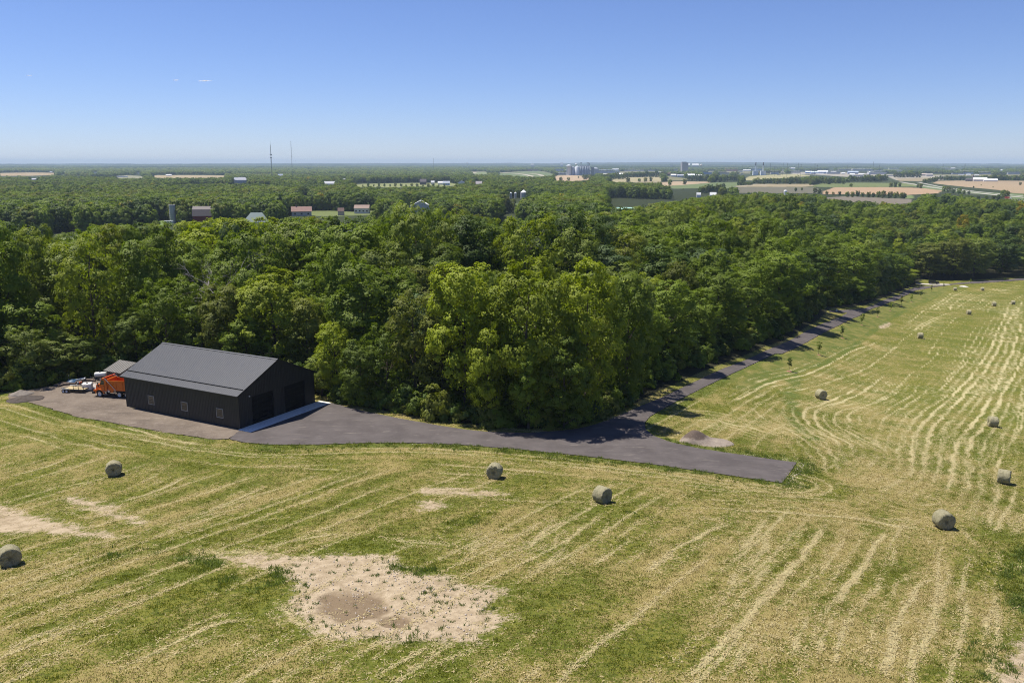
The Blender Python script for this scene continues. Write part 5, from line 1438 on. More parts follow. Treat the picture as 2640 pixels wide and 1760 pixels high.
for zf, rr_ in ((.665, 2.5), (.59, 2.1)):
    q = MB(); q.lathe([(rr_, Hs * zf - 2), (rr_, Hs * zf - 1.8), (rr_ * .3, Hs * zf - 1.8)], n=12)
    for i in range(9):
        a = i * 2 * math.pi / 9; q.box((rr_ * math.cos(a), rr_ * math.sin(a), Hs * zf), (.6, .6, 3.4 if zf > .6 else 2.2), rz=a)
    q.build('antenna_ring', mat('antenna_grey', (.2, .21, .23), .6), o)
FAR_CLEAR.append((x, y, 5))
def guyed(f, X, yt, yb, d, w, label, n=40):
    x, y, z, zt = vertical(f, X, yt, yb, d); Hs = zt - z
    o = empty('radio_mast', (x, y, z), 0, label, 'mast')
    lattice(o, Hs, w, n)
    q = MB()
    for j in range(3):
        a = R(90 + 120 * j)
        for hf in (.45, .9): q.tube((0, 0, Hs * hf), (math.cos(a) * Hs * .3, math.sin(a) * Hs * .3, 0), .05, n=3, caps=False, smooth=False)
    q.build('guy_wire', M_STEEL, o)
guyed(Z3, 533, 85, 340, 3000, 1.5, 'thin guyed radio mast right of the antenna mast')
guyed(Z3, 1844, 240, 300, 6000, 2.4, 'far thin mast above the middle skyline', 20)
guyed(Z5, 1120, 85, 150, 4800, 1.8, 'lone thin mast above the far right warehouses', 24)
# power line poles
M_POLE = mat('pole_wood', (.09, .08, .08), .9, 0, .15, 1)
pl = []
for X, yt, yb, d in ((275, 98, 160, 4300), (310, 120, 165, 3600), (380, 96, 160, 4000), (415, 95, 172, 3300), (505, 96, 165, 3900), (527, 106, 190, 2700), (640, 100, 165, 3900), (660, 110, 210, 2250), (1690, 108, 190, 2900), (1870, 104, 180, 3300), (905, 118, 150, 4600), (1168, 112, 150, 4600)):
    x, y, z, zt = vertical(Z5, X, yt, yb, d); Hs = zt - z
    o = empty('power_pole', (x, y, z), .5, 'dark wooden power pole with crossarms among the far warehouses', 'pole', 'power poles on the far plain')
    MB().tube((0, 0, -1), (0, 0, Hs), .42 * d / 2700, .26 * d / 2700, n=6).build('pole', M_POLE, o)
    q = MB()
    for hf in (.95, .86): q.box((0, 0, Hs * hf), (Hs * .14, .3, .35))
    q.build('crossarm', M_POLE, o)
    pl.append((d, o))
for i, (d, o) in enumerate(sorted(pl, key=lambda q: q[0])):
    if d < 2400: o['label'] = 'nearest and tallest dark power pole, in front of the blue sheds'
    elif d < 2800: o['label'] = 'second tallest dark power pole, left of the blue sheds'
    elif d < 3310 and o.location.x > 700: o['label'] = 'power pole standing over the tan field of the far right farm'
# vehicles on the far road
def truck_far(X, Y_, label, colr, L=9, H=3.6, van=False):
    a, b = Z5([(X, Y_)])[0]
    x, y, z = G(a, b)
    o = empty('lorry' if not van else 'car', (x, y, z), R(-38), label, 'lorry' if not van else 'car')
    if not van:
        MB().box((-1.2, 0, H * .58), (L * .72, 2.5, H * .72)).build('cargo_box', mat('lorry_red', (.6, .09, .05), .5), o)
        MB().box((L * .36, 0, 1.7), (2.2, 2.4, 2.4), taper=.9).build('cab', M_WHITE, o, bevel=.15)
    else:
        MB().prism([(-2.2, .35), (2.2, .35), (2.3, .9), (1.2, 1.0), (.5, 1.5), (-1.4, 1.5), (-2.2, 1.0)], -.9, .9).build('body', mat('far_car', (.03, .03, .035), .3), o)
    for sx in ((-L * .3, L * .36) if not van else (-1.3, 1.4)):
        q = MB()
        for s in (-1, 1): q.tube((sx, s * (.85 if not van else .7), .45), (sx, s * (1.2 if not van else .92), .45), .48 if not van else .36, n=12)
        q.build('wheel', mat('rubber', (.02, .02, .02)), o)
    FAR_CLEAR.append((x, y, 12))
truck_far(2220, 392, 'red box lorry with white cab on the far highway', None)
truck_far(2315, 400, 'dark car on the far highway right of the red lorry', None, van=True)

# a scatter of small pale buildings near the skyline and three dark spruces
gs = np.random.default_rng(123)
for i in range(44):
    X_ = gs.uniform(20, 2320); Y_ = gs.uniform(128, 205); f_ = Z5 if i % 3 else Z4
    if f_ is Z4 and X_ < 300: X_ += 400
    wd = gs.uniform(18, 60); ht = gs.uniform(7, 13)
    tone = gs.uniform(.4, .78)
    far_house(f_, X_, X_ + wd, Y_ - ht, Y_, (tone, tone * .98, tone * .95), (min(.8, tone * 1.08),) * 3 if i % 4 else (.34, .28, .26), 'tiny pale building among the trees near the right skyline', 'building', style='gable' if i % 2 else 'flat', eave=.6, group='tiny pale buildings near the skyline', clear=False)
for f_, X_, Yt, d_, lb in ((Z3, 425, 568, 765, 'tall dark spruce between the teal hipped roof and the red roofed house'), (Z3, 672, 500, 1250, 'dark spruce poking out of the wood above the red roofed house'), (Z4, 345, 455, 850, 'dark spruce in the wood left below the grain bins')):
    (a, t), = f_([(X_, Yt)]); x, y, zt = at_depth(a, t, d_); z = float(terr(x, y)); h = zt - z
    o = empty('spruce_tree', (x, y, z), .4, lb, 'tree', 'dark spruces')
    cc = bpy.data.objects.new('crown', CONE); C.objects.link(cc); cc.parent = o; cc.scale = (h / 15 * 1.0, h / 15 * 1.0, h / 15)
    MB().tube((0, 0, -.5), (0, 0, h * .8), .3, .06, n=6).build('trunk', M_BARK, o)
    FAR_RECT.append((a - 6, a + 6, t, t + 20, d_))

# ------------------------------------------------------------------ far woods
X, Y, Z, Rr, Px, Py = far_fill()
g = np.random.default_rng(77)
nF = len(X)
tn = vnoise(X, Y, 60, 51) * .6 + g.random(nF) * .5
toneF = np.where(tn < .42, 0, np.where(tn < .74, 1, np.where(tn < .92, 2, 3)))
toneF = np.where(g.random(nF) < .004, 4, toneF)
TN = ['dark', 'mid', 'olive', 'pale', 'yellow']
fin = Rr < 2600
hs = g.normal(1.14, .16, nF).clip(.6, 1.32)
for ki in range(4):
    for ti in range(5):
        m_ = fin & (toneF == ti) & ((np.arange(nF) % 4) == ki)
        if not m_.any(): continue
        s = hs[m_]
        groups.append((source('crown_source', MIDK[ki], TONES[TN[ti]]), np.stack([X[m_], Y[m_], Z[m_]], 1), np.stack([s * .98, s * .98, s], 1), g.uniform(0, 6.28, m_.sum())))
for ki in range(3):
    for ti in range(4):
        m_ = (~fin) & (toneF == ti) & ((np.arange(nF) % 3) == ki)
        if not m_.any(): continue
        s = hs[m_]; wide = np.clip(Rr[m_] / 2600, 1, 7) ** .8
        groups.append((source('crown_source', FARK[ki], TONES[TN[ti]]), np.stack([X[m_], Y[m_], Z[m_]], 1), np.stack([s * wide * 1.15, s * wide, s * (.85 + .12 * wide)], 1), g.uniform(-.3, .3, m_.sum())))
# hedge trees read on the photo: (frame, column, base row, height in rows)
HEDGE = [(Z5, [(480, 330, 46), (530, 322, 34), (640, 345, 55), (672, 350, 50), (735, 358, 40), (788, 360, 36), (842, 362, 46), (905, 374, 60), (945, 376, 64), (985, 374, 56), (1030, 376, 52), (1075, 380, 58), (1115, 376, 50),
               (1160, 380, 62), (1200, 384, 70), (1250, 384, 64), (1300, 386, 60), (1345, 388, 68), (1375, 388, 54), (935, 292, 34), (1262, 292, 48), (1295, 294, 44), (1330, 292, 40), (1500, 305, 56), (1480, 300, 40),
               (1700, 330, 56), (1730, 335, 60), (1770, 345, 60), (1820, 350, 58), (1860, 352, 44), (1900, 352, 36), (1870, 400, 40), (1920, 400, 44), (1975, 402, 50), (2040, 404, 52), (2100, 404, 48), (2140, 400, 60),
               (2180, 386, 96), (2210, 390, 80), (1940, 300, 20), (2320, 278, 34), (2000, 282, 12), (2100, 298, 12), (600, 278, 30), (640, 272, 44), (610, 250, 60)]),
         (Z5, [(10 + i * 14, 280 - (i % 3) * 2, 36) for i in range(9)]), (Z5, [(140 + i * 27, 264 + (i % 4) * 2, 52 + (i * 13 % 25)) for i in range(28)]), (Z5, [(900 + i * 30, 250, 48 + (i * 17 % 22)) for i in range(10)]),
         (Z5, [(1060 + i * 22, 244, 54 + (i * 11 % 16)) for i in range(8)]), (Z5, [(1300 + i * 24, 216, 50 + (i * 7 % 20)) for i in range(9)]), (Z5, [(1640 + i * 27, 238, 40 + (i * 9 % 18)) for i in range(9)]),
         (Z5, [(2080 + i * 24, 240, 50 + (i * 9 % 18)) for i in range(7)]), (Z5, [(2250 + i * 20, 238, 36) for i in range(6)]), (Z5, [(1530 + i * 20, 262 - i * 3, 44 + i) for i in range(6)]),
         (Z4, [(1262, 271, 50), (1350, 268, 36), (1400, 268, 44), (1440, 266, 40), (1586, 296, 60), (1705, 290, 54), (2005, 322, 50), (1690, 330, 14), (1880, 332, 40), (1920, 336, 44), (800, 262, 34), (880, 240, 20), (740, 264, 38)]),
         (Z4, [(1830 + i * 34, 358, 66 + (i * 17 % 24)) for i in range(5)]), (Z4, [(1740 + i * 24, 262, 48 + (i * 11 % 18)) for i in range(18)]), (Z4, [(1060 + i * 22, 250 - (i % 3) * 2, 46 + (i * 7 % 20)) for i in range(9)]),
         (Z4, [(1250 + i * 26, 232, 44 + (i * 7 % 16)) for i in range(12)]), (Z4, [(920 + i * 24, 250, 44 + (i * 5 % 14)) for i in range(5)]),
         (Z3, [(1195 + i * 50, 505, 24 + (i * 13 % 20)) for i in range(16)])]
hp = []
for f_, lst in HEDGE:
    for (X_, Yb, Hh) in lst:
        (a, b), (_, t) = f_([(X_ + g.normal(0, 2), Yb), (X_, Yb - Hh)])
        x, y, z = G(a, b)
        hgt = .82 * (b - t) * y / F
        if y > 500: hp.append((x, y, z, hgt * g.uniform(.85, 1.1)))
hp = np.array(hp)
for ki in range(4):
    for ti, tt in enumerate(('dark', 'mid', 'olive')):
        m_ = ((np.arange(len(hp)) % 12) == ki * 3 + ti)
        if not m_.any(): continue
        s = hp[m_, 3] / 14
        groups.append((source('crown_source', MIDK[ki], TONES[tt]), hp[m_, :3], np.stack([s * 1.05, s * 1.05, s], 1), g.uniform(0, 6.28, m_.sum())))
print('far trees', nF, 'hedge', len(hp))
scatter('woodland', groups)

# undergrowth along the foot of the wood
SHRUB = [leaf_mesh('crown', crown_arrays(600 + i, 'low', 3.2, 1.7, 0, 9, 9, 26, .30, (.35, .6), (.6, 1.0)), TONES['mid']) for i in range(3)]
fl = densify(front_line[1:-2], 1.1, False)
nrm = np.gradient(fl, axis=0); nrm = np.stack([-nrm[:, 1], nrm[:, 0]], 1); nrm /= np.maximum(np.hypot(nrm[:, 0], nrm[:, 1]), 1e-6)[:, None]
ug = []
for rep, (lo_, hi_) in enumerate(((.4, 1.8), (1.5, 4.5), (4, 9), (5, 10))):
    off = g.uniform(lo_, hi_, len(fl))
    ug.append(fl + nrm * off[:, None])
ug = np.vstack(ug)
kp = np.hypot(ug[:, 0], ug[:, 1]) < 480
for poly in (asphalt_poly, gravel_poly): kp &= ~inpoly(ug[:, 0], ug[:, 1], poly)
da, _, _ = polydist(ug[:, 0], ug[:, 1], np.vstack([asphalt_poly, asphalt_poly[:1]])); kp &= da > 1.2
q = np.stack([(ug - B_O[:2]) @ B_b, (ug - B_O[:2]) @ B_a], 1); kp &= ~((q[:, 0] > -2) & (q[:, 0] < 17) & (q[:, 1] > -4) & (q[:, 1] < 26))
spur = GP(F2([(842, 425), (680, 445), (520, 449), (420, 445)])); ds, _, _ = polydist(ug[:, 0], ug[:, 1], spur); kp &= ds > 3.0
upx, upy = project(ug[:, 0], ug[:, 1], terr(ug[:, 0], ug[:, 1])); dff, _, _ = polydist(ug[:, 0], ug[:, 1], front_line)
kp &= dff > np.interp(upx, [1450, 1650, 1800], [0, 1.6, 2.6])
kp &= g.random(len(ug)) < .72
ug = ug[kp]; uz = terr(ug[:, 0], ug[:, 1])
gr = []
for k in range(3):
    for ti, tt in enumerate(('mid', 'dark', 'olive')):
        m_ = (np.arange(len(ug)) % 9) == k * 3 + ti
        s = g.uniform(.55, 1.25, m_.sum())
        gr.append((source('shrub_source', SHRUB[k], TONES[tt]), np.stack([ug[m_, 0], ug[m_, 1], uz[m_] - .1], 1), np.stack([s, s, s * g.uniform(.7, 1.3, m_.sum())], 1), g.uniform(0, 6.28, m_.sum())))
scatter('undergrowth', gr)

# ------------------------------------------------------------------ hills on the horizon and the hazy air
def ridge(dist, ys, depth_, seed, col, x_pad=900):
    """a low wooded ridge: crest height read on the photo at columns 0..2640"""
    cols = np.linspace(-x_pad, 2640 + x_pad, 420)
    yy = np.interp(cols, np.linspace(0, 2640, len(ys)), ys)
    g_ = np.random.default_rng(seed)
    yy = yy + (vnoise(cols, cols * 0, 130, seed) - .5) * 2.2 + (vnoise(cols, cols * 0, 34, seed + 1) - .5) * 1.3 + (vnoise(cols, cols * 0, 9, seed + 2) - .5) * .7
    V = []; rows = [(-depth_ * .5, 0), (-depth_ * .22, .55), (0, 1), (depth_ * .3, .8), (depth_, 0)]
    for off, f in rows:
        for c_, y_ in zip(cols, yy):
            X, Y, zt = at_depth(c_, y_, dist)
            k = (dist + off) / dist
            V.append((X * k, Y * k, -19 + (zt + 19) * f))
    n = len(cols); Fq = []
    for i in range(len(rows) - 1):
        for j in range(n - 1): Fq.append((i * n + j, i * n + j + 1, (i + 1) * n + j + 1, (i + 1) * n + j))
    me = fast_mesh('hills', V, Fq)
    me.polygons.foreach_set('use_smooth', np.ones(len(Fq), bool))
    t = NT('far_woods')
    t.base(t.mix(t.smooth(.35, .65, t.noise(.004, 5, .65)), c4(tuple(v * .7 for v in col)), c4(tuple(v * 1.25 for v in col))))
    t.set(1, 0, 0)
    me.materials.append(t.m)
    o = bpy.data.objects.new('hills', me); C.objects.link(o); tag(o, kind='structure')
ridge(8200, [430, 430, 429, 430, 431, 431, 430, 429, 429, 429, 430, 431, 430], 1500, 3, (.034, .05, .022))
ridge(12500, [425, 425, 424.5, 425, 425, 425, 425, 424, 423.5, 423, 424, 425.5, 425], 2500, 5, (.036, .052, .024))
ridge(17500, [422, 422.5, 422, 421.5, 421.5, 421.5, 421, 420, 418, 418.5, 420.5, 421.5, 422], 3500, 7, (.036, .05, .026))
tV = NT('hazy_air')
tV.n.remove(tV.b)
pv = tV.new('ShaderNodeVolumePrincipled')
pv.inputs['Color'].default_value = (.64, .82, 1.0, 1)
pv.inputs['Density'].default_value = HAZE
pv.inputs['Anisotropy'].default_value = 0.0
tV.l.new(pv.outputs[0], tV.n['Material Output'].inputs['Volume'])
tV.m.cycles.volume_sampling = 'DISTANCE'
tV.m.cycles.homogeneous_volume = True
hz = MB().span((-34000, -1500, -30), (34000, 27000, 122)).build('haze', tV.m, kind='stuff')

# ------------------------------------------------------------------ the black barn
def ribbed(name, col, rough, spec=.5, metal=0.0, var=.1):
    t = NT(name)
    n = t.noise(.5, 4, .6)
    c = t.mix(n, c4(tuple(v * (1 - var) for v in col)), c4(tuple(v * (1 + var) for v in col)))
    t.base(c); t.set(t.rng(t.noise(1.3, 3), .3, .7, rough - .06, rough + .08), metal, spec)
    return t.m
M_BWALL = ribbed('black_steel_siding', (.026, .025, .024), .50, .4)
M_BROOF = ribbed('charcoal_steel_roof', (.034, .038, .051), .46, .35)
M_BTRIM = ribbed('black_trim', (.014, .014, .015), .45, .4)
M_BDOOR = ribbed('black_door', (.005, .005, .006), .6, .2)
barn = empty('barn', (B_O[0], B_O[1], 0), B_RZ, 'long black steel pole barn with charcoal roof and two garage doors', 'barn')
W_, L_, E_, K_ = B_W, B_L, B_E, B_R
slope = K_ / (W_ / 2)
DOORS = [(2.35, 6.43), (8.65, 12.8)]; DH = 3.95
m = MB()
t_ = .16
m.span((0, t_, 0), (t_, L_ - t_, E_ - .02)); m.span((W_ - t_, t_, 0), (W_, L_ - t_, E_ - .02))
for a, b in ((0, DOORS[0][0]), (DOORS[0][1], DOORS[1][0]), (DOORS[1][1], W_)): m.span((a, 0, 0), (b, t_, DH))
m.prism([(0, DH), (W_, DH), (W_, E_ - .02), (W_ / 2, E_ + K_ - .02), (0, E_ - .02)], 0, t_)
m.prism([(0, 0), (W_, 0), (W_, E_ - .02), (W_ / 2, E_ + K_ - .02), (0, E_ - .02)], L_ - t_, L_)
sp = .305
WIN = [(2.98, 4.28), (9.88, 11.18), (16.74, 18.03)]; WZ = (1.12, 2.42)
y = .25
while y < L_ - .1:
    hit = [w for w in WIN if w[0] - .12 < y < w[1] + .12]
    if hit:
        m.span((-.022, y - .03, .06), (0, y + .03, WZ[0] - .08)); m.span((-.022, y - .03, WZ[1] + .08), (0, y + .03, E_ - .2))
    else: m.span((-.022, y - .03, .06), (0, y + .03, E_ - .2))
    y += sp
x = .25
while x < W_ - .1:
    top = E_ + slope * min(x, W_ - x) - .12
    lo = DH + .12 if any(a - .1 < x < b + .1 for a, b in DOORS) else .06
    m.span((x - .03, -.022, lo), (x + .03, 0, top)); x += sp
m.build('wall', M_BWALL, barn)
ov, og = .49, .31
m = MB(); rth = .07
for s in (0, 1):
    def sx(x): return x if s == 0 else W_ - x
    ze = E_ - slope * ov; zr = E_ + K_
    q = [(sx(-ov), -og, ze), (sx(-ov), L_ + og, ze), (sx(W_ / 2), L_ + og, zr), (sx(W_ / 2), -og, zr)]
    m.add(q + [(a, b, c + rth) for a, b, c in q], [(0, 1, 2, 3), (7, 6, 5, 4), (0, 4, 5, 1), (1, 5, 6, 2), (3, 2, 6, 7), (0, 3, 7, 4)])
    y = -og + .15
    while y < L_ + og - .05:
        r0 = [(sx(-ov + .01), y - .025, ze + rth), (sx(-ov + .01), y + .025, ze + rth), (sx(W_ / 2 - .1), y + .025, zr + rth - slope * .1), (sx(W_ / 2 - .1), y - .025, zr + rth - slope * .1)]
        m.add(r0 + [(a, b + (.02 if i in (0, 3) else -.02), c + .024) for i, (a, b, c) in enumerate(r0)], [(4, 5, 6, 7), (0, 1, 5, 4), (1, 2, 6, 5), (2, 3, 7, 6), (3, 0, 4, 7)])
        y += .305
roof = m.build('roof', M_BROOF, barn)
m = MB()
for s in (-1, 1):
    q = [(W_ / 2, -og - .02, E_ + K_ + .14), (W_ / 2, L_ + og + .02, E_ + K_ + .14), (W_ / 2 + s * .24, L_ + og + .02, E_ + K_ + .14 - slope * .24), (W_ / 2 + s * .24, -og - .02, E_ + K_ + .14 - slope * .24)]
    m.add(q + [(a, b, c - .03) for a, b, c in q], [(0, 1, 2, 3), (7, 6, 5, 4), (0, 4, 5, 1), (1, 5, 6, 2), (2, 6, 7, 3), (3, 7, 4, 0)])
m.build('ridge_cap', M_BROOF, roof)
xs = -ov + .155 * (W_ / 2 + ov)
zs = E_ + slope * xs + rth
m = MB(); m.span((xs - .05, -og + .1, zs + .03), (xs + .05, L_ + og - .1, zs + .11))
y = 0
while y < L_: m.span((xs - .04, y, zs), (xs + .12, y + .05, zs + .06)); y += .61
m.build('snow_guard', M_BTRIM, roof)
m = MB()
for s in (0, 1):
    a = -ov - .03 if s == 0 else W_ + ov; ze = E_ - slope * ov
    m.span((a, -og, ze - .14), (a + .03, L_ + og, ze + .05))
    for yy in (-og - .025, L_ + og):
        p = [(-ov - .03, ze - .14), (W_ / 2, E_ + K_ - .12), (W_ / 2, E_ + K_ + .06), (-ov - .03, ze + .06)]
        if s: p = [(W_ - x_, z_) for x_, z_ in p]
        m.prism(p, yy, yy + .025)
m.build('fascia', M_BTRIM, barn)
m = MB()
for cx_, cy_ in ((-.03, -.03), (W_ - .09, -.03), (-.03, L_ - .09), (W_ - .09, L_ - .09)): m.span((cx_, cy_, .02), (cx_ + .12, cy_ + .12, E_ - .06))
m.build('corner_trim', M_BTRIM, barn)
m = MB(); m.span((-.04, .1, -.1), (.0, L_ - .1, .05)); m.build('base_trim', mat('grade_board', (.07, .07, .075), .7), barn)
for a, b in DOORS:
    m = MB()
    n_p = 6
    for k in range(n_p): m.span((a + .02, .10, k * DH / n_p + .012), (b - .02, .145, (k + 1) * DH / n_p - .012))
    for k in range(n_p):
        for j in range(4):
            w = (b - a - .2) / 4
            m.span((a + .16 + j * w, .085, k * DH / n_p + .12), (a + .04 + (j + 1) * w, .10, (k + 1) * DH / n_p - .12))
    dr = m.build('garage_door', M_BDOOR, barn)
    m = MB(); m.span((a - .1, -.035, 0), (a, .0, DH + .1)); m.span((b, -.035, 0), (b + .1, .0, DH + .1)); m.span((a, -.035, DH), (b, .0, DH + .1))
    m.build('door_frame', M_BTRIM, dr)
M_WFR = mat('window_frame', (.30, .295, .28), .5, 0, .05, 2)
tg = NT('window_glass'); tg.base(c4((.030, .034, .026))); tg.set(.05, 0, .9); M_PANE = tg.m
for a, b in WIN:
    m = MB()
    z0, z1 = WZ
    m.span((-.07, a, z0), (-.005, a + .07, z1)); m.span((-.07, b - .07, z0), (-.005, b, z1)); m.span((-.07, a + .07, z0), (-.005, b - .07, z0 + .07)); m.span((-.07, a + .07, z1 - .07), (-.005, b - .07, z1))
    w = m.build('window', M_WFR, barn)
    m = MB(); m.span((-.035, a + .07, z0 + .07), (-.008, b - .07, (z0 + z1) / 2 - .02)); m.span((-.045, a + .07, (z0 + z1) / 2 + .02), (-.012, b - .07, z1 - .07))
    m.build('pane', M_PANE, w)
    m = MB(); m.span((-.055, a + .07, (z0 + z1) / 2 - .02), (-.006, b - .07, (z0 + z1) / 2 + .02)); m.build('meeting_rail', M_BTRIM, w)
m = MB(); m.span((1.86, -.16, 4.08), (2.02, -.02, 4.26)); m.build('wall_light', mat('lamp_white', (.55, .55, .55), .4), barn, bevel=.02)
m = MB(); m.span((-.36, -2.25, -.2), (15.95, -.002, .07))
apr = m.build('concrete_apron', mat('pale_concrete', (.74, .72, .69), .85, 0, .10, 1.2, (.36, .33, .30)), None, (B_O[0], B_O[1], 0), B_RZ, kind='structure', bevel=.02)

# ------------------------------------------------------------------ orange dump truck
M_ORG = ribbed('orange_paint', (.62, .135, .008), .30, .5, 0, .06)
M_BLK = mat('black_frame', (.018, .018, .02), .55, 0, .2, 3)
M_RUB = mat('rubber', (.02, .02, .02))
M_RIM = mat('steel_rim', (.50, .52, .56), .35, .6, .1, 4)
M_SIL = mat('bare_aluminium', (.58, .58, .58), .35, .5, .08, 3)
M_GLS = mat('cab_glass', (.05, .06, .055), .06, 0, .1, 1, None, .8)
def wheel(par, c, r, w, rim=True):
    m = MB(); cx, cy, cz = c
    m.lathe([(r * .62, -w / 2), (r * .9, -w / 2), (r, -w * .32), (r, w * .32), (r * .9, w / 2), (r * .62, w / 2)], c, 24, axis='y')
    o = m.build('wheel', M_RUB, par)
    if rim:
        m = MB(); m.lathe([(0, -w * .3), (r * .2, -w * .44), (r * .26, -w * .28), (r * .5, -w * .26), (r * .6, -w * .47), (r * .64, -w * .47)], c, 20, axis='y')
        m.lathe([(r * .64, w * .47), (r * .6, w * .47), (r * .5, w * .26), (r * .26, w * .28), (r * .2, w * .44), (0, w * .3)], c, 20, axis='y')
        m.build('rim', M_RIM, o)
    return o
tx, ty = -59.88, 125.88; tdir = np.array([-.985, .169]); tright = np.array([.169, .985])
truck = empty('dump_truck', (tx + tright[0] * 1.0, ty + tright[1] * 1.0, .03), math.atan2(tdir[1], tdir[0]), 'bright orange dump truck with its tail hidden behind the barn corner', 'truck')
m = MB(); m.span((-2.6, -.45, .62), (4.2, -.28, .92)); m.span((-2.6, .28, .62), (4.2, .45, .92))
for xx in (-1.25, 0, 3.31): m.tube((xx, -1.0, .5), (xx, 1.0, .5), .09)
for xx in (-2.4, -.6, 1.2, 2.6): m.span((xx, -.28, .66), (xx + .15, .28, .88))
m.build('chassis', M_BLK, truck)
for xx in (-1.25, 0.0):
    for s in (-1, 1): wheel(truck, (xx, s * .92, .5), .5, .42)
for s in (-1, 1): wheel(truck, (3.31, s * 1.0, .5), .5, .30)
cabm = MB()
cabm.prism([(2.02, .95), (3.05, .95), (3.22, 2.02), (2.86, 2.92), (2.70, 3.0), (2.02, 3.02)], -1.08, 1.08)
cab = cabm.build('cab', M_ORG, truck, bevel=.06)
m = MB(); m.add([(3.235, -.92, 2.06), (3.235, .92, 2.06), (2.905, .86, 2.84), (2.905, -.86, 2.84)], [(0, 1, 2, 3)])
m.build('windscreen', M_GLS, cab)
for s in (-1, 1):
    m = MB(); m.prism([(2.45, 1.98), (3.10, 1.98), (2.86, 2.66), (2.45, 2.66)], s * 1.085 - .012, s * 1.085 + .012); m.build('side_window', M_GLS, cab)
    m = MB(); m.span((2.42, s * 1.09 - .012, 1.02), (2.44, s * 1.09 + .012, 1.95)); m.span((2.5, s * 1.1 - .02, 1.75), (2.66, s * 1.1 + .02, 1.80)); m.build('door_seam', M_BLK, cab)
    m = MB(); m.tube((3.2, s * 1.1, 1.95), (3.3, s * 1.32, 1.95), .02); m.span((3.26, s * 1.36 - .09, 1.8), (3.32, s * 1.36 + .09, 2.35)); m.build('mirror', M_BLK, cab)
m = MB(); m.prism([(3.2, .95), (4.02, .95), (4.10, 1.2), (4.02, 1.78), (3.9, 1.88), (3.22, 2.04)], -.86, .86); hood = m.build('hood', M_ORG, truck, bevel=.07)
m = MB()
for k in range(6): m.span((4.085, -.55, 1.06 + k * .12), (4.11, .55, 1.10 + k * .12))
m.build('grille', M_BLK, hood)
m = MB(); m.tube((3.55, .862, 1.62), (3.55, .875, 1.62), .10, n=14); m.build('air_vent', M_BLK, hood)
for s in (-1, 1):
    m = MB()
    for k in range(9):
        a0, a1 = R(5 + k * 19), R(5 + (k + 1) * 19)
        ra, rb = .62, .74
        p = [(3.31 + ra * math.cos(a0) * 1.05, .5 + ra * math.sin(a0)), (3.31 + ra * math.cos(a1) * 1.05, .5 + ra * math.sin(a1)), (3.31 + rb * math.cos(a1) * 1.05, .5 + rb * math.sin(a1)), (3.31 + rb * math.cos(a0) * 1.05, .5 + rb * math.sin(a0))]
        m.prism(p, s * .84, s * 1.16)
    m.span((3.9, min(s * .8, s * 1.14), .82), (4.3, max(s * .8, s * 1.14), 1.12))
    m.build('fender', M_ORG, truck)
    m = MB(); m.span((4.28, min(s * .62, s * 1.05), .9), (4.33, max(s * .62, s * 1.05), 1.08)); m.build('headlight', mat('headlight', (.6, .6, .58), .1), truck)
m = MB(); m.prism([(4.2, .48), (4.62, .52), (4.62, .8), (4.2, .85)], -1.15, 1.15); m.build('bumper', M_BLK, truck, bevel=.04)
# dump body
m = MB(); xb0, xb1 = -3.1, 1.75; zb, zt_ = 1.15, 2.68
m.span((xb0, -1.02, zb), (xb1, 1.02, zb + .1))
for s in (-1, 1):
    y0, y1 = (1.14, 1.22) if s > 0 else (-1.22, -1.14)
    m.span((xb0, y0, zb + .12), (xb1, y1, zt_))
    m.span((xb0, min(s * 1.0, s * 1.2), zb - .02), (xb1, max(s * 1.0, s * 1.2), zb + .12))
    for xx in (-3.0, -1.9, -.8, .3, 1.6): m.span((xx, min(s * 1.22, s * 1.28), zb + .14), (xx + .12, max(s * 1.22, s * 1.28), zt_ - .12))
    m.span((xb0, min(s * 1.12, s * 1.29), zt_ - .12), (xb1, max(s * 1.12, s * 1.29), zt_))
m.span((xb1 - .08, -1.14, zb + .12), (xb1, 1.14, zt_ + .12)); m.span((xb0, -1.14, zb + .12), (xb0 + .08, 1.14, zt_ - .2))
body = m.build('dump_body', M_ORG, truck)
m = MB(); m.span((1.75, -1.1, 2.78), (2.2, 1.1, 2.86)); m.build('cab_shield', M_ORG, body)
m = MB(); m.tube((2.12, -1.3, 3.08), (2.12, 1.3, 3.08), .11, n=10); m.build('tarp_roller', mat('orange_red', (.55, .07, .02), .45), body)
for s in (-1, 1):
    m = MB(); m.tube((.42, s * 1.33, 1.2), (2.12, s * 1.33, 3.06), .045, n=8); m.build('tarp_arm', M_SIL, body)
m = MB(); m.span((1.62, .62, .72), (1.98, 1.06, 1.22)); m.build('fuel_tank', M_SIL, truck, bevel=.08)
m = MB(); m.span((1.05, .5, .72), (1.5, 1.04, 1.12)); m.build('battery_box', M_ORG, truck, bevel=.03)
m = MB(); m.span((2.08, .8, .86), (2.86, 1.1, .92)); m.span((2.08, .84, .42), (2.86, 1.1, .47)); m.build('step', M_SIL, truck)
m = MB(); m.span((.62, .5, .70), (1.0, 1.0, 1.06)); m.build('tool_box', mat('tan_box', (.4, .33, .22), .6), truck)
m = MB(); m.tube((1.93, -.8, .9), (1.93, -.8, 3.2), .07, n=10); m.build('exhaust_pipe', M_SIL, truck)

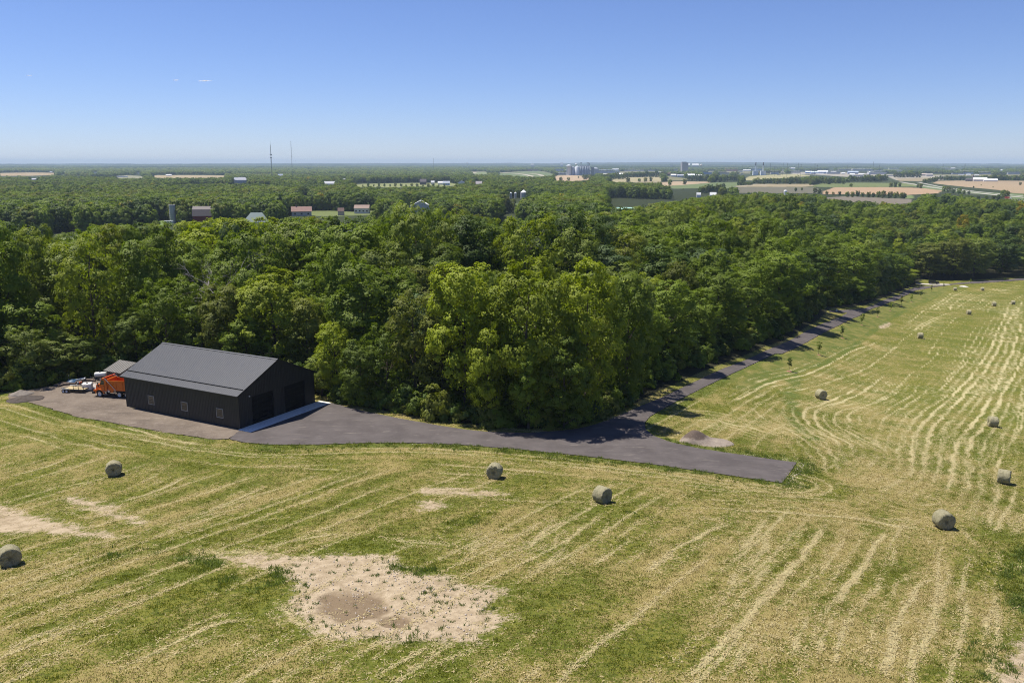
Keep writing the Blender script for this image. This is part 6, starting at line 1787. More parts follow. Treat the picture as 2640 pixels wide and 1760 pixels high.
# ------------------------------------------------------------------ things standing in the gravel yard
def yard(X, Y): return G(*FT([(X, Y)])[0])
x, y, z = yard(420, 880)
trl = empty('flatbed_trailer', (x, y + .8, z), R(172), 'flatbed trailer with wooden deck and black rails parked in the yard', 'trailer')
m = MB()
for s in (-1, 1): m.span((-1.75, s * .9 - .05, .42), (1.75, s * .9 + .05, .56))
for k in range(5): m.span((-1.7 + k * .83, -.9, .44), (-1.62 + k * .83, .9, .52))
m.tube((1.75, -.8, .48), (2.5, 0, .46), .05); m.tube((1.75, .8, .48), (2.5, 0, .46), .05); m.tube((2.45, 0, .46), (2.75, 0, .46), .06)
m.build('frame', M_BLK, trl)
m = MB()
for k in range(9): m.span((-1.7, -.86 + k * .192, .562), (1.7, -.68 + k * .192, .60))
m.build('deck', mat('deck_boards', (.44, .35, .20), .85, 0, .2, 5), trl)
m = MB()
for s in (-1, 1):
    for xx in (-1.7, -.85, 0): m.span((xx - .03, s * .95 - .03, .56), (xx + .03, s * .95 + .03, 1.12))
    m.span((-1.7, s * .95 - .03, 1.08), (.0, s * .95 + .03, 1.14)); m.span((-1.7, s * .95 - .02, .82), (.0, s * .95 + .02, .86))
m.build('rail', M_BLK, trl)
for xx in (1.05, 1.62):
    for s in (-1, 1): wheel(trl, (xx, s * 1.08, .31), .31, .2)
m = MB()
for s in (-1, 1): m.span((.7, s * 1.08 - .14, .66), (1.98, s * 1.08 + .14, .70))
m.build('mudguard', M_SIL, trl)
x, y, z = yard(505, 800)
pump = empty('water_pump', (x, y + .4, z + .62), .3, 'small red and black engine pump on the back of the flatbed trailer', 'pump')
m = MB(); m.box((0, 0, .06), (.9, .6, .08)); m.tube((-.4, -.26, .06), (-.4, -.26, .6), .025); m.tube((.4, -.26, .06), (.4, -.26, .6), .025); m.tube((-.4, .26, .06), (-.4, .26, .6), .025); m.tube((.4, .26, .06), (.4, .26, .6), .025); m.tube((-.4, -.26, .6), (.4, -.26, .6), .025); m.tube((-.4, .26, .6), (.4, .26, .6), .025)
m.build('frame', M_BLK, pump)
m = MB(); m.box((.08, 0, .3), (.42, .36, .34)); m.build('engine', mat('pump_red', (.62, .10, .02), .4), pump, bevel=.05)
m = MB(); m.lathe([(.0, -.12), (.16, -.12), (.16, .1), (0, .1)], (-.26, 0, .26), 16, axis='x'); m.build('housing', mat('cast_grey', (.35, .36, .38), .5), pump)
m = MB(); m.tube((.08, 0, .47), (.08, 0, .56), .14, n=14); m.build('fuel_tank', mat('tank_white', (.6, .6, .6), .4), pump)
x, y, z = yard(645, 850)
tote = empty('water_tote', (x, y + .55, z), .25, 'white plastic water tote in a wire cage behind the flatbed trailer', 'tote')
m = MB(); m.box((0, 0, .68), (1.35, 1.15, 1.02)); m.build('tank', mat('white_plastic', (.74, .75, .76), .45, 0, .05, 2), tote, bevel=.12)
m = MB()
for k in range(8):
    for s in (-1, 1): m.tube((-.7 + k * .2, s * .6, .15), (-.7 + k * .2, s * .6, 1.24), .014, n=5); m.tube((s * .7, -.6 + k * .171, .15), (s * .7, -.6 + k * .171, 1.24), .014, n=5)
for zz in (.2, .42, .64, .86, 1.08, 1.24):
    for s in (-1, 1): m.tube((-.7, s * .6, zz), (.7, s * .6, zz), .014, n=5); m.tube((s * .7, -.6, zz), (s * .7, .6, zz), .014, n=5)
m.build('cage', M_SIL, tote)
m = MB()
for s in (-1, 0, 1): m.box((s * .6, 0, .06), (.14, 1.2, .12))
m.box((0, 0, .14), (1.4, 1.2, .04)); m.build('pallet', M_BLK, tote)
m = MB(); m.tube((0, 0, 1.19), (0, 0, 1.27), .16, n=16); m.build('lid', M_BLK, tote)
# white tank trailer
x, y, z = yard(915, 640)
tt = empty('tank_trailer', (x, y + .6, z), R(190), 'white horizontal tank on a small trailer in front of the shed', 'trailer')
m = MB(); m.lathe([(0, -1.0), (.2, -.98), (.36, -.9), (.42, -.75), (.42, .75), (.36, .9), (.2, .98), (0, 1.0)], (0, 0, .95), 20, axis='x'); m.build('tank', mat('tank_grey_white', (.58, .59, .57), .45, 0, .08, 2), tt)
m = MB(); m.span((-1.0, -.4, .44), (1.0, -.32, .54)); m.span((-1.0, .32, .44), (1.0, .4, .54)); m.tube((1.0, 0, .5), (1.7, 0, .46), .05); m.span((-.7, -.4, .5), (-.6, .4, .58)); m.span((.6, -.4, .5), (.7, .4, .58)); m.build('frame', M_BLK, tt)
for s in (-1, 1): wheel(tt, (-.1, s * .58, .3), .3, .18)
m = MB(); m.box((-1.05, 0, .75), (.34, .5, .36)); m.build('pump_box', mat('pump_red', (.62, .10, .02)), tt, bevel=.04)
m = MB(); m.tube((.1, 0, 1.36), (.1, 0, 1.46), .13, n=14); m.build('filler_cap', M_BLK, tt)
# small shed
xa, ya, za = yard(1020, 590)
shed = empty('shed', (-66.8, 136.6, 0), math.atan2(B_a[1], B_a[0]) + R(180), 'small grey shed with ribbed metal roof at the edge of the wood', 'shed')
sw, sd, sh = 3.7, 2.6, 1.72
m = MB(); m.span((0, 0, 0), (sw, sd, .02)); m.span((0, 0, .02), (.1, sd, sh)); m.span((sw - .1, 0, .02), (sw, sd, sh)); m.span((.1, sd - .1, .02), (sw - .1, sd, sh + .9)); m.span((.1, 0, .02), (sw - .1, .1, sh))
for k in range(12): m.span((.1 + k * .3, -.03, .05), (.13 + k * .3, 0, sh - .03))
for xx in (0, sw - .1): m.prism([(0, sh), (sd, sh), (sd, sh + .95)], 0, .1, Matrix.Translation((xx, 0, 0)) @ Matrix(((0, 1, 0, 0), (1, 0, 0, 0), (0, 0, 1, 0), (0, 0, 0, 1))))
m.build('wall', mat('weathered_boards', (.115, .09, .075), .9, 0, .25, 2.5, (.2, .18, .16)), shed)
m = MB()
q = [(-.3, -.4, sh - .02), (sw + .3, -.4, sh - .02), (sw + .3, sd + .2, sh + 1.12), (-.3, sd + .2, sh + 1.12)]
m.add(q + [(a, b, c + .06) for a, b, c in q], [(3, 2, 1, 0), (4, 5, 6, 7), (0, 1, 5, 4), (1, 2, 6, 5), (2, 3, 7, 6), (3, 0, 4, 7)])
sl = (1.14) / (sd + .6)
for k in range(9):
    xx = -.25 + k * (sw + .5) / 8.3
    m.add([(xx, -.4, sh + .04), (xx + .07, -.4, sh + .04), (xx + .07, sd + .2, sh + 1.18), (xx, sd + .2, sh + 1.18), (xx, -.4, sh + .09), (xx + .07, -.4, sh + .09), (xx + .07, sd + .2, sh + 1.23), (xx, sd + .2, sh + 1.23)], [(4, 5, 6, 7), (0, 1, 5, 4), (1, 2, 6, 5), (3, 0, 4, 7)])
m.build('roof', mat('old_tin_roof', (.13, .125, .125), .5, .2, .2, 1.2, (.13, .10, .09)), shed)
m = MB(); m.span((2.2, -.05, .05), (3.1, -.03, 1.6)); m.build('door', mat('shed_door', (.08, .065, .055), .9), shed)
# heaps
def heap(name, c, ax, ay, h, ang, m_, label, cat, seed, prof=None, kind=None):
    """an uneven heap of loose material lying on the ground"""
    n, k = 44, 16
    g_ = np.random.default_rng(seed); ca, sa = math.cos(ang), math.sin(ang)
    V = [(0, 0, 0)]; Fs = []
    ph = g_.uniform(0, 6, 8)
    ring = np.linspace(0, 1, k)
    pts = []
    for rr_ in ring[1:]:
        for j in range(n):
            t = 2 * math.pi * j / n
            e = 1 + .10 * math.sin(2 * t + ph[0]) + .07 * math.sin(3 * t + ph[1]) + .05 * math.sin(5 * t + ph[2])
            pts.append((rr_ * math.cos(t) * e, rr_ * math.sin(t) * e, rr_))
    P = np.array([(0, 0, 0)] + pts)
    hh = prof(P[:, 0], P[:, 1]) if prof else np.clip(1 - P[:, 2], 0, 1) ** .9
    lump = (vnoise(P[:, 0] * ax, P[:, 1] * ay, .9, seed) - .5) * .22 + (vnoise(P[:, 0] * ax, P[:, 1] * ay, .35, seed + 1) - .5) * .14
    hh = hh * h + lump * np.clip(hh * 4, 0, 1) * min(1, h) * np.clip(1.1 - P[:, 2], 0, 1)
    lx, ly = P[:, 0] * ax, P[:, 1] * ay
    wx, wy = c[0] + lx * ca - ly * sa, c[1] + lx * sa + ly * ca
    z_ = terr(wx, wy) + hh - .16 * (P[:, 2] > .97) + .05
    z0 = float(terr(c[0], c[1]))
    V = np.stack([wx - c[0], wy - c[1], z_ - z0], 1)
    F3 = [(0, 1 + j, 1 + (j + 1) % n) for j in range(n)]
    me = bpy.data.meshes.new(name)
    fs = F3 + [(1 + i * n + j, 1 + (i + 1) * n + j, 1 + (i + 1) * n + (j + 1) % n, 1 + i * n + (j + 1) % n) for i in range(k - 2) for j in range(n)]
    me.from_pydata([tuple(v) for v in V], [], fs); me.polygons.foreach_set('use_smooth', [True] * len(fs)); me.update(); me.materials.append(m_)
    o = bpy.data.objects.new(name, me); C.objects.link(o); o.location = (c[0], c[1], z0)
    return tag(o, label, cat, None, kind)
def soil_mat(name, c0, c1, sc=1.2, top=None):
    t = NT(name)
    c = t.mix(t.smooth(.3, .7, t.noise(sc, 5, .65)), c4(c0), c4(c1))
    if top is not None:
        ob = t.obj(); sp_ = t.new('ShaderNodeSeparateXYZ'); t.l.new(ob, sp_.inputs[0])
        hz_ = t.math('ADD', sp_.outputs['Z'], t.math('MULTIPLY', t.math('SUBTRACT', t.noise(.9, 4), .5), 1.0))
        c = t.mix(t.smooth(top[1], top[1] + .35, hz_), c, c4(top[0]))
    n3 = t.noise(9, 4, .7)
    c = t.mix(t.math('MULTIPLY', t.smooth(.55, .75, n3), .4), c, c4(tuple(min(1, v * 1.5) for v in c1)))
    t.base(c); t.set(.95, 0, .1); t.bump(n3, .8, .08)
    return t.m
pc = GP(F7([(790, 540)]))[0]
e1 = GP(F7([(575, 530)]))[0]; e2 = GP(F7([(1185, 560)]))[0]
ln = np.hypot(*(e2 - e1)); ang = math.atan2(*(e2 - e1)[::-1]); pc = (e1 + e2) / 2
def pile_prof(u, v):
    a = np.exp(-(((u + .42) / .36) ** 2 + (v / .55) ** 2)); b = .28 * np.clip(1 - (u ** 2 + v ** 2), 0, 1)
    return np.clip(a * 1.0 + b, 0, 1.2) * np.clip((1 - np.hypot(u, v)) * 5, 0, 1)
heap('dirt_pile', (pc[0], pc[1]), ln / 2, 2.3, 1.25, ang, soil_mat('pile_soil', (.21, .172, .142), (.31, .26, .215), 1.4, ((.115, .088, .072), .62)), 'grey brown pile of dirt with a dark crest beside the asphalt stub', 'dirt pile', 5, pile_prof)
FH = fr(0, 960, 7.84)
p1 = GP(FH([(520, 540)]))[0]
heap('dirt_pile', (p1[0], p1[1]), 2.9, 2.0, .6, .05, soil_mat('heap_gravel', (.07, .058, .05), (.105, .088, .078), 1.6), 'larger dark gravel heap at the left end of the gravel yard', 'dirt pile', 9)
p2 = GP(FH([(320, 500)]))[0]
heap('dirt_pile', (p2[0], p2[1] + 1.6), 1.6, 1.5, .75, .2, soil_mat('heap_sand', (.18, .158, .14), (.24, .21, .185), 1.6), 'smaller pale sandy heap behind the dark gravel heap', 'dirt pile', 12)
x, y, z = yard(790, 800)
heap('gravel_pile', (x, y + .6), 1.25, 1.3, .75, .3, soil_mat('pale_stone', (.42, .38, .34), (.52, .47, .43), 3), 'small pile of pale gravel between the white tote and the orange truck', 'gravel pile', 15)
a_ = GP(F2([(1740, 214), (1825, 219)]))
pc = a_.mean(0)
heap('gravel_pile', (pc[0], pc[1]), np.hypot(*(a_[1] - a_[0])) / 2, 1.6, .5, math.atan2(*(a_[1] - a_[0])[::-1]), soil_mat('white_stone', (.50, .48, .46), (.6, .58, .55), 2), 'long low pile of white stone at the far road bend', 'gravel pile', 18)
# odds and ends along the wood edge
M_LOG = mat('log_bark', (.13, .10, .08), .9, 0, .3, 3)
lg = [(150, 735, .3), (215, 725, 1.2), (260, 712, -.2), (410, 690, .5), (620, 650, .15), (690, 640, -.4), (560, 668, .9)]
for i, (X_, Y_, an) in enumerate(lg):
    x, y, z = yard(X_, Y_); l = 1.1 + .25 * (i % 3)
    m = MB(); d = Vector((math.cos(an), math.sin(an), .03)) * l
    m.path([-d, (0, 0, .05), d], [.17, .16, .14], 10); m.tube(-d, -d * 1.005, .165, .165, 10); m.tube(d, d * 1.005, .135, .135, 10)
    m.build('log', M_LOG, None, (x, y, z + .17), label='weathered log lying in the debris along the wood edge of the yard', cat='log', group='logs along the yard edge')
x, y, z = yard(505, 665)
m = MB(); m.prism([(-.9, 0), (.9, .02), (.9, .05), (-.9, .04)], -.5, .5); m.prism([(-.9, .35), (.8, .55), (.8, .58), (-.9, .38)], -.45, .45)
m.span((-.85, -.4, 0), (-.8, .4, .36)); m.span((.7, -.4, 0), (.75, .4, .52))
m.build('metal_panel', M_WHITE, None, (x, y + .3, z), R(25), 'pale bent sheet metal panels stacked in the yard debris', 'panel')
x, y, z = yard(345, 690)
bb_ = empty('tarp_bundle', (x, y + .3, z), .3, 'blue tarpaulin thrown over a low bundle in the yard debris', 'tarp')
heap_m = MB(); heap_m.lathe([(.95, 0), (.9, .22), (.6, .5), (.25, .58), (0, .6)], n=14); heap_m.build('tarp', mat('blue_tarp', (.05, .12, .22), .5, 0, .2, 3), bb_)
m = MB()
for k in range(4): m.tube((-.9 + k * .35, -.5, .08), (-.6 + k * .35, .9, .09), .07, n=7)
m.build('pole', M_LOG, bb_)
x, y, z = yard(300, 660)
m = MB(); m.tube((0, 0, 0), (0, 0, 1.1), .05, n=8); m.tube((0, 0, 1.1), (0, 0, 1.13), .075, n=8); m.build('fence_post', mat('post_grey', (.32, .30, .28), .9), None, (x, y, z), 0, 'single grey post standing in the yard debris', 'post')
x, y, z = yard(850, 540)
wd = empty('wire_crate', (x, y + .8, z), .2, 'grey wire crate standing left of the small shed', 'crate')
m = MB()
for k in range(7):
    for s in (-1, 1): m.tube((-.7 + k * .233, s * .55, 0), (-.7 + k * .233, s * .55, 1.15), .018, n=5); m.tube((s * .7, -.55 + k * .183, 0), (s * .7, -.55 + k * .183, 1.15), .018, n=5)
for zz in (.05, .4, .78, 1.13):
    for s in (-1, 1): m.tube((-.7, s * .55, zz), (.7, s * .55, zz), .02, n=5); m.tube((s * .7, -.55, zz), (s * .7, .55, zz), .02, n=5)
m.build('cage', M_SIL, wd)
m = MB(); m.box((0, 0, .5), (1.2, .9, .8)); m.build('tank', mat('grey_plastic', (.4, .42, .45), .5), wd, bevel=.1)

# ------------------------------------------------------------------ hay bales
def bale_mat(name='hay', end=False):
    t = NT(name)
    ob = t.obj()
    fine = t.noise(22, 3, .7); mid = t.noise(4, 3, .6); st = t.noise(9, 2, .6, t.scale((1, 9, 1)))
    c = t.mix(t.smooth(.3, .7, mid), c4((.34, .315, .19)), c4((.46, .42, .27)))
    c = t.mix(t.math('MULTIPLY', t.smooth(.45, .7, fine), .7), c, c4((.54, .49, .33)))
    c = t.mix(t.math('MULTIPLY', t.smooth(.55, .72, st), .5), c, c4((.13, .12, .06)))
    t.base(c); t.set(.95, 0, .1); t.bump(t.math('ADD', fine, st), 1.0, .1)
    return t.m
M_HAY = bale_mat()
def bale_mesh(seed, r=.85, w=1.28):
    g_ = np.random.default_rng(seed); n = 44
    prof = [(0.0, -w / 2 + .05), (r * .12, -w / 2 + .07), (r * .4, -w / 2 + .01), (r * .75, -w / 2 - .02), (r * .94, -w / 2 + .02), (r * .995, -w / 2 + .09)]
    k = 9
    prof += [(r * (1 + .012 * math.sin(i * 2.1 + seed)), -w / 2 + .09 + (w - .18) * i / k) for i in range(1, k)]
    prof += [(a, -b) for a, b in prof[:6][::-1]]
    V = []; Fs = []
    for i, (a, b) in enumerate(prof):
        for j in range(n):
            t = 2 * math.pi * j / n
            jit = 1 + g_.normal(0, .02) if a > r * .3 else 1
            flat = 1.0 - .06 * max(0, -math.sin(t)) ** 6
            V.append((a * jit * math.cos(t), b + g_.normal(0, .025), a * jit * flat * math.sin(t)))
    for i in range(len(prof) - 1):
        for j in range(n): Fs.append((i * n + j, i * n + (j + 1) % n, (i + 1) * n + (j + 1) % n, (i + 1) * n + j))
    me = bpy.data.meshes.new('hay_bale'); me.from_pydata(V, [], Fs); me.polygons.foreach_set('use_smooth', [True] * len(Fs)); me.update(); me.materials.append(M_HAY)
    return me
BM = [bale_mesh(i) for i in range(3)]
BALE_XY = []
BALES = [(25 * D, 1459, -55, 'round hay bale cut off by the left picture edge near bare soil'), (263 * D, 1227, -68, 'round hay bale alone in front of the black barn'),
         (1136 * D, 1234, -100, 'round bale nearest the asphalt with its end facing us'), (1383 * D, 1297, -48, 'round hay bale in the middle of the field with its end turned right'),
         (2165 * D, 1363, -86, 'largest round hay bale at lower right with its dark end facing us'), (2304 * D, 1247, -32, 'large round hay bale near the right edge, side and end both showing'),
         (2279 * D, 1100, -14, 'round hay bale lying sideways at the head of a hay streak near the right edge'), (1885 * D, 1029, -72, 'round hay bale end on, on the slope above the dirt pile'),
         (2372, 872.5, -12, 'round hay bale lying sideways halfway up the right field'), (2497, 811, -10, 'round hay bale in the far right field, lowest of a cluster of three'),
         (2562, 789, -8, 'round hay bale in the far right field, middle of a cluster of three'), (2611, 785, -8, 'round hay bale in the far right field, rightmost of a cluster of three'),
         (2461.5, 749.5, -10, 'tiny far hay bale beside the pile of white stone'), (2532, 749.5, -8, 'tiny far hay bale to the right of the white stone')]
for i, (px_, py_, an, lab) in enumerate(BALES):
    x, y, z = G(px_, py_)
    a = R(an); rr_ = math.hypot(x, y)
    # the traced row is the near foot of the bale, so the centre stands a little farther
    y2 = y + .45 * y / rr_; x2 = x + .45 * x / rr_
    o = bpy.data.objects.new('hay_bale', BM[i % 3]); C.objects.link(o)
    gx_ = (terr(x2 + .5, y2) - terr(x2 - .5, y2)); gy_ = (terr(x2, y2 + .5) - terr(x2, y2 - .5))
    o.location = (x2, y2, float(terr(x2, y2)) + .79)
    tilt = math.atan(float(gx_) * math.cos(a) + float(gy_) * math.sin(a))
    o.rotation_euler = (-tilt * -1, 0, a + R(90)) if False else (0, 0, a + R(90))
    o.rotation_mode = 'XYZ'
    tag(o, lab, 'hay bale', 'round hay bales on the field')
    BALE_XY.append((x2, y2))

# ------------------------------------------------------------------ saplings along the driveway
SAP_C = [leaf_mesh('crown', crown_arrays(700 + i, 'tall', 1.75, .5, 0.0, 7, 5, 14, .13, (.14, .24), (.2, .3)), TONES['dark']) for i in range(3)]
ms = MB(); ms.path([(0, 0, -.2), (.02, 0, .6), (0, .02, 1.3), (0, 0, 2.2)], [.035, .032, .025, .012], 6)
ms.path([(0, 0, 1.1), (.15, .1, 1.5)], [.015, .006], 4); ms.path([(0, 0, 1.3), (-.16, .02, 1.7)], [.015, .006], 4); ms.path([(0, 0, 1.2), (.02, -.16, 1.6)], [.014, .006], 4)
SAPL = [(125, 1018, 131, 'first', 'nearest sapling on the verge, the one with the widest mulch ring'), (405, 862, 128, '', 'second sapling from the road fork'), (628, 702, 115, '', 'third sapling from the road fork'),
        (815, 582, 112, '', 'fourth sapling from the road fork, with the fullest crown'), (962, 502, 92, '', 'fifth sapling from the road fork, above the soil streak'), (1082, 447, 86, '', 'sixth sapling from the road fork'),
        (1188, 402, 98, '', 'thin pale sapling, seventh from the road fork'), (1285, 360, 70, '', 'eighth sapling from the road fork'), (1375, 320, 68, '', 'ninth sapling from the road fork'),
        (1472, 272, 72, '', 'spindly staked sapling in front of the black car'), (1588, 237, 58, '', 'spindly sapling right of the black car'), (1848, 186, 44, '', 'tiny sapling on the far verge past the white stone'), (2170, 176, 46, '', 'tiny sapling on the far verge near the right edge')]
sap_trunk = None
for i, (X_, Y_, hz_, _, lab) in enumerate(SAPL):
    px_, py_ = F2([(X_, Y_)])[0]; x, y, z = G(px_, py_)
    h = hz_ / 3.675 * math.hypot(y, CAM_Z - z) / F * 1.02
    o = empty('sapling', (x, y, z), i * 1.3, lab + (' beside the driveway' if len(lab.split()) < 13 else ''), 'sapling', 'saplings along the driveway')
    k = h / 2.75
    if sap_trunk is None:
        sap_trunk = ms.build('trunk', mat('young_bark', (.14, .11, .09), .9), o); tr_ = sap_trunk
    else:
        tr_ = sap_trunk.copy(); C.objects.link(tr_); tr_.parent = o
    tr_.scale = (k, k, k)
    thin = 'spindly' in lab or 'thin' in lab
    cr = bpy.data.objects.new('crown', SAP_C[i % 3]); C.objects.link(cr); cr.parent = o
    cr.location = (0, 0, 1.0 * k); cr.scale = (k * (.62 if thin else .95), k * (.62 if thin else .95), k)
    cr.material_slots[0].link = 'OBJECT'; cr.material_slots[0].material = TONES['olive' if thin else ('mid' if i % 2 else 'dark')]
    if i < 9:
        q = MB(); q.lathe([(.62 if i == 0 else .5, -.03), (.5 if i == 0 else .4, .05), (.15, .07), (.0, .07)], n=16); q.build('mulch_ring', mat('mulch', (.26, .13, .09), .95, 0, .25, 6), o)
x, y, z = G(2157, 803)
po = empty('marker_post', (x, y, z), 0, 'short white utility post at the mouth of the driveway spur', 'post')
MB().box((0, 0, .35), (.28, .28, .7)).build('post', M_WHITE, po, bevel=.03); MB().box((0, 0, .72), (.34, .34, .08)).build('cap', M_WHITE, po, bevel=.02)
# black car far up the drive
x, y, z = G(2407, 732)
suv = empty('car', (x, y, z + .03), R(-14), 'black off road car parked where the drive bends at the far trees', 'car')
M_CARP = mat('black_car_paint', (.012, .012, .014), .12, 0, .1, 1, None, .7)
m = MB(); m.prism([(-2.4, .45), (2.35, .45), (2.42, .9), (2.3, 1.15), (1.15, 1.22), (-2.4, 1.22)], -.95, .95); sb_ = m.build('body', M_CARP, suv, bevel=.08)
m = MB(); m.prism([(-2.36, 1.2), (1.1, 1.2), (.5, 1.82), (-2.25, 1.86)], -.84, .84); m.build('cabin', M_CARP, suv, bevel=.07)
m = MB(); m.add([(1.13, -.74, 1.25), (1.13, .74, 1.25), (.58, .7, 1.78), (.58, -.7, 1.78)], [(0, 1, 2, 3)]); m.build('windscreen', M_GLS, suv)
for s in (-1, 1):
    for a, b in ((-2.1, -1.2), (-1.1, -.2), (-.1, .65)):
        m = MB(); m.prism([(a, 1.3), (b, 1.3), (b - (.3 if b > .5 else 0), 1.72), (a, 1.72)], s * .845 - .01, s * .845 + .01); m.build('side_window', M_GLS, suv)
    m = MB(); m.span((2.38, min(s * .55, s * .85), .85), (2.44, max(s * .55, s * .85), 1.05)); m.build('headlight', mat('headlight', (.6, .6, .58)), suv)
for xx in (-1.45, 1.5):
    for s in (-1, 1): wheel(suv, (xx, s * .86, .38), .38, .26)

# ------------------------------------------------------------------ bare grey tree in the wood
def dead_tree(px_, ty, d, wpx, label, seed=3, thick=1.0):
    x, y, zt = at_depth(px_, ty, d); z = float(terr(x, y)); H = zt - z; r = wpx / 2 * d / F
    o = empty('bare_tree', (x, y, z), 0, label, 'tree')
    g_ = np.random.default_rng(seed)
    t = MB(); t.path([(0, 0, -.5), (.2, .1, H * .35), (-.1, .3, H * .6)], [.4 * thick, .3 * thick, .2 * thick], 8); t.build('trunk', M_DEAD, o)
    b = MB()
    def grow(p, dr, L, rad, lev):
        mid = p + dr * L * .5 + Vector(g_.normal(0, .05 * L, 3)); end = p + dr * L + Vector(g_.normal(0, .07 * L, 3))
        b.path([p, mid, end], [rad, rad * .75, rad * .45], 5 if lev < 2 else 3)
        if lev < 4:
            for _ in range(3 if lev < 3 else 2):
                nd = (dr + Vector(g_.normal(0, .5, 3)) + Vector((0, 0, .08))).normalized()
                grow(mid.lerp(end, g_.uniform(.1, 1)), nd, L * g_.uniform(.5, .72), rad * .5, lev + 1)
    for k in range(8):
        a = k * 2.4; up = g_.uniform(.25, .9)
        grow(Vector((0, .2, H * g_.uniform(.42, .62))), Vector((math.cos(a), math.sin(a) * .6, up)).normalized(), r * .95, .12 * thick, 0)
    b.build('branches', M_DEAD, o)
dead_tree(500 * D, 590 * D, 153, 150 * D, 'bare grey dead tree with tangled branches among green trees behind the barn', 3, .8)

# broken stone along the cut end and the north edge of the asphalt
g = np.random.default_rng(55)
def stones(lines, n, s0, s1, spread, name, m_):
    V = []; Fs = []
    base = [(-1, -1, 0), (1, -1, 0), (1, 1, 0), (-1, 1, 0), (-.6, -.5, 1), (.5, -.6, .9), (.6, .5, 1.1), (-.5, .6, .8)]
    fcs = [(4, 5, 6, 7), (0, 1, 5, 4), (1, 2, 6, 5), (2, 3, 7, 6), (3, 0, 4, 7)]
    for ln in lines:
        for _ in range(n):
            k = g.integers(0, len(ln) - 1); p = ln[k] + (ln[k + 1] - ln[k]) * g.random() + g.normal(0, spread, 2)
            s = g.uniform(s0, s1); a = g.uniform(0, 6.28); z = float(terr(p[0], p[1]))
            o0 = len(V)
            for q in base:
                x_, y_ = q[0] * s * g.uniform(.7, 1.2), q[1] * s * g.uniform(.7, 1.2)
                V.append((p[0] + x_ * math.cos(a) - y_ * math.sin(a), p[1] + x_ * math.sin(a) + y_ * math.cos(a), z + q[2] * s * .8 - .02))
            Fs += [tuple(o0 + i for i in f) for f in fcs]
    me = bpy.data.meshes.new(name); me.from_pydata(V, [], Fs); me.update(); me.materials.append(m_)
    o = bpy.data.objects.new(name, me); C.objects.link(o); tag(o, kind='stuff')
endl = GP(FD([(1801, 1111), (1818, 1088), (1834, 1062)])) + np.array([.45, -.1])
nl = GP(F7([(1230, 672), (1400, 695), (1650, 727), (1760, 742)])) + np.array([.1, .3])
stones([endl], 150, .03, .085, .22, 'rubble', mat('pale_rubble', (.46, .40, .33), .95, 0, .3, 5))
stones([nl, aS[4:9] - np.array([0, .25])], 60, .03, .07, .2, 'rubble', mat('pale_rubble', (.46, .40, .33)))

pin = GP(SOIL[0]); c0 = pin.mean(0)
rings = [c0 + (pin - c0) * k for k in (.35, .6, .8, .95)]
stones(rings, 130, .02, .06, .55, 'pebbles', mat('pale_pebbles', (.50, .43, .36), .95, 0, .35, 6))

# ------------------------------------------------------------------ grass, loose hay and weeds on the field
def blades(name, X, Y, Zb, n_b, w, h, spread, m_, kind='stuff', lean=.5, flat=False, seed=1, hs=None):
    g_ = np.random.default_rng(seed); N_ = len(X)
    hs = np.ones(N_) if hs is None else hs
    px_ = np.repeat(X, n_b) + g_.normal(0, spread, N_ * n_b); py_ = np.repeat(Y, n_b) + g_.normal(0, spread, N_ * n_b)
    pz_ = np.repeat(Zb, n_b); hh = h * np.repeat(hs, n_b) * g_.uniform(.55, 1.25, N_ * n_b); ww = w * g_.uniform(.6, 1.3, N_ * n_b)
    a = g_.uniform(0, 6.283, N_ * n_b); cx, cy = np.cos(a), np.sin(a)
    if flat:
        L = hh; b = g_.normal(0, .12, N_ * n_b)
        V = np.stack([np.stack([px_ - cx * L / 2 - cy * ww / 2, py_ - cy * L / 2 + cx * ww / 2, pz_ - b * .2], 1), np.stack([px_ - cx * L / 2 + cy * ww / 2, py_ - cy * L / 2 - cx * ww / 2, pz_], 1),
                      np.stack([px_ + cx * L / 2 + cy * ww / 2, py_ + cy * L / 2 - cx * ww / 2, pz_ + abs(b) * .3], 1), np.stack([px_ + cx * L / 2 - cy * ww / 2, py_ + cy * L / 2 + cx * ww / 2, pz_ + abs(b) * .3], 1)], 1)
    else:
        lx, ly = g_.normal(0, lean, N_ * n_b) * hh, g_.normal(0, lean, N_ * n_b) * hh
        V = np.stack([np.stack([px_ - cx * ww / 2, py_ - cy * ww / 2, pz_ - .03], 1), np.stack([px_ + cx * ww / 2, py_ + cy * ww / 2, pz_ - .03], 1),
                      np.stack([px_ + cx * ww * .2 + lx, py_ + cy * ww * .2 + ly, pz_ + hh], 1), np.stack([px_ - cx * ww * .2 + lx, py_ - cy * ww * .2 + ly, pz_ + hh], 1)], 1)
    me = fast_mesh(name, V.reshape(-1, 3), np.arange(N_ * n_b * 4).reshape(-1, 4))
    at = me.attributes.new('lv', 'FLOAT', 'FACE'); at.data.foreach_set('value', np.clip(g_.normal(.3, .3, N_ * n_b), 0, 1).astype(np.float32))
    me.materials.append(m_)
    o = bpy.data.objects.new(name, me); C.objects.link(o)
    return tag(o, kind=kind)
g = np.random.default_rng(31)
fr_ = np.hypot(FLD['x'], FLD['y'])
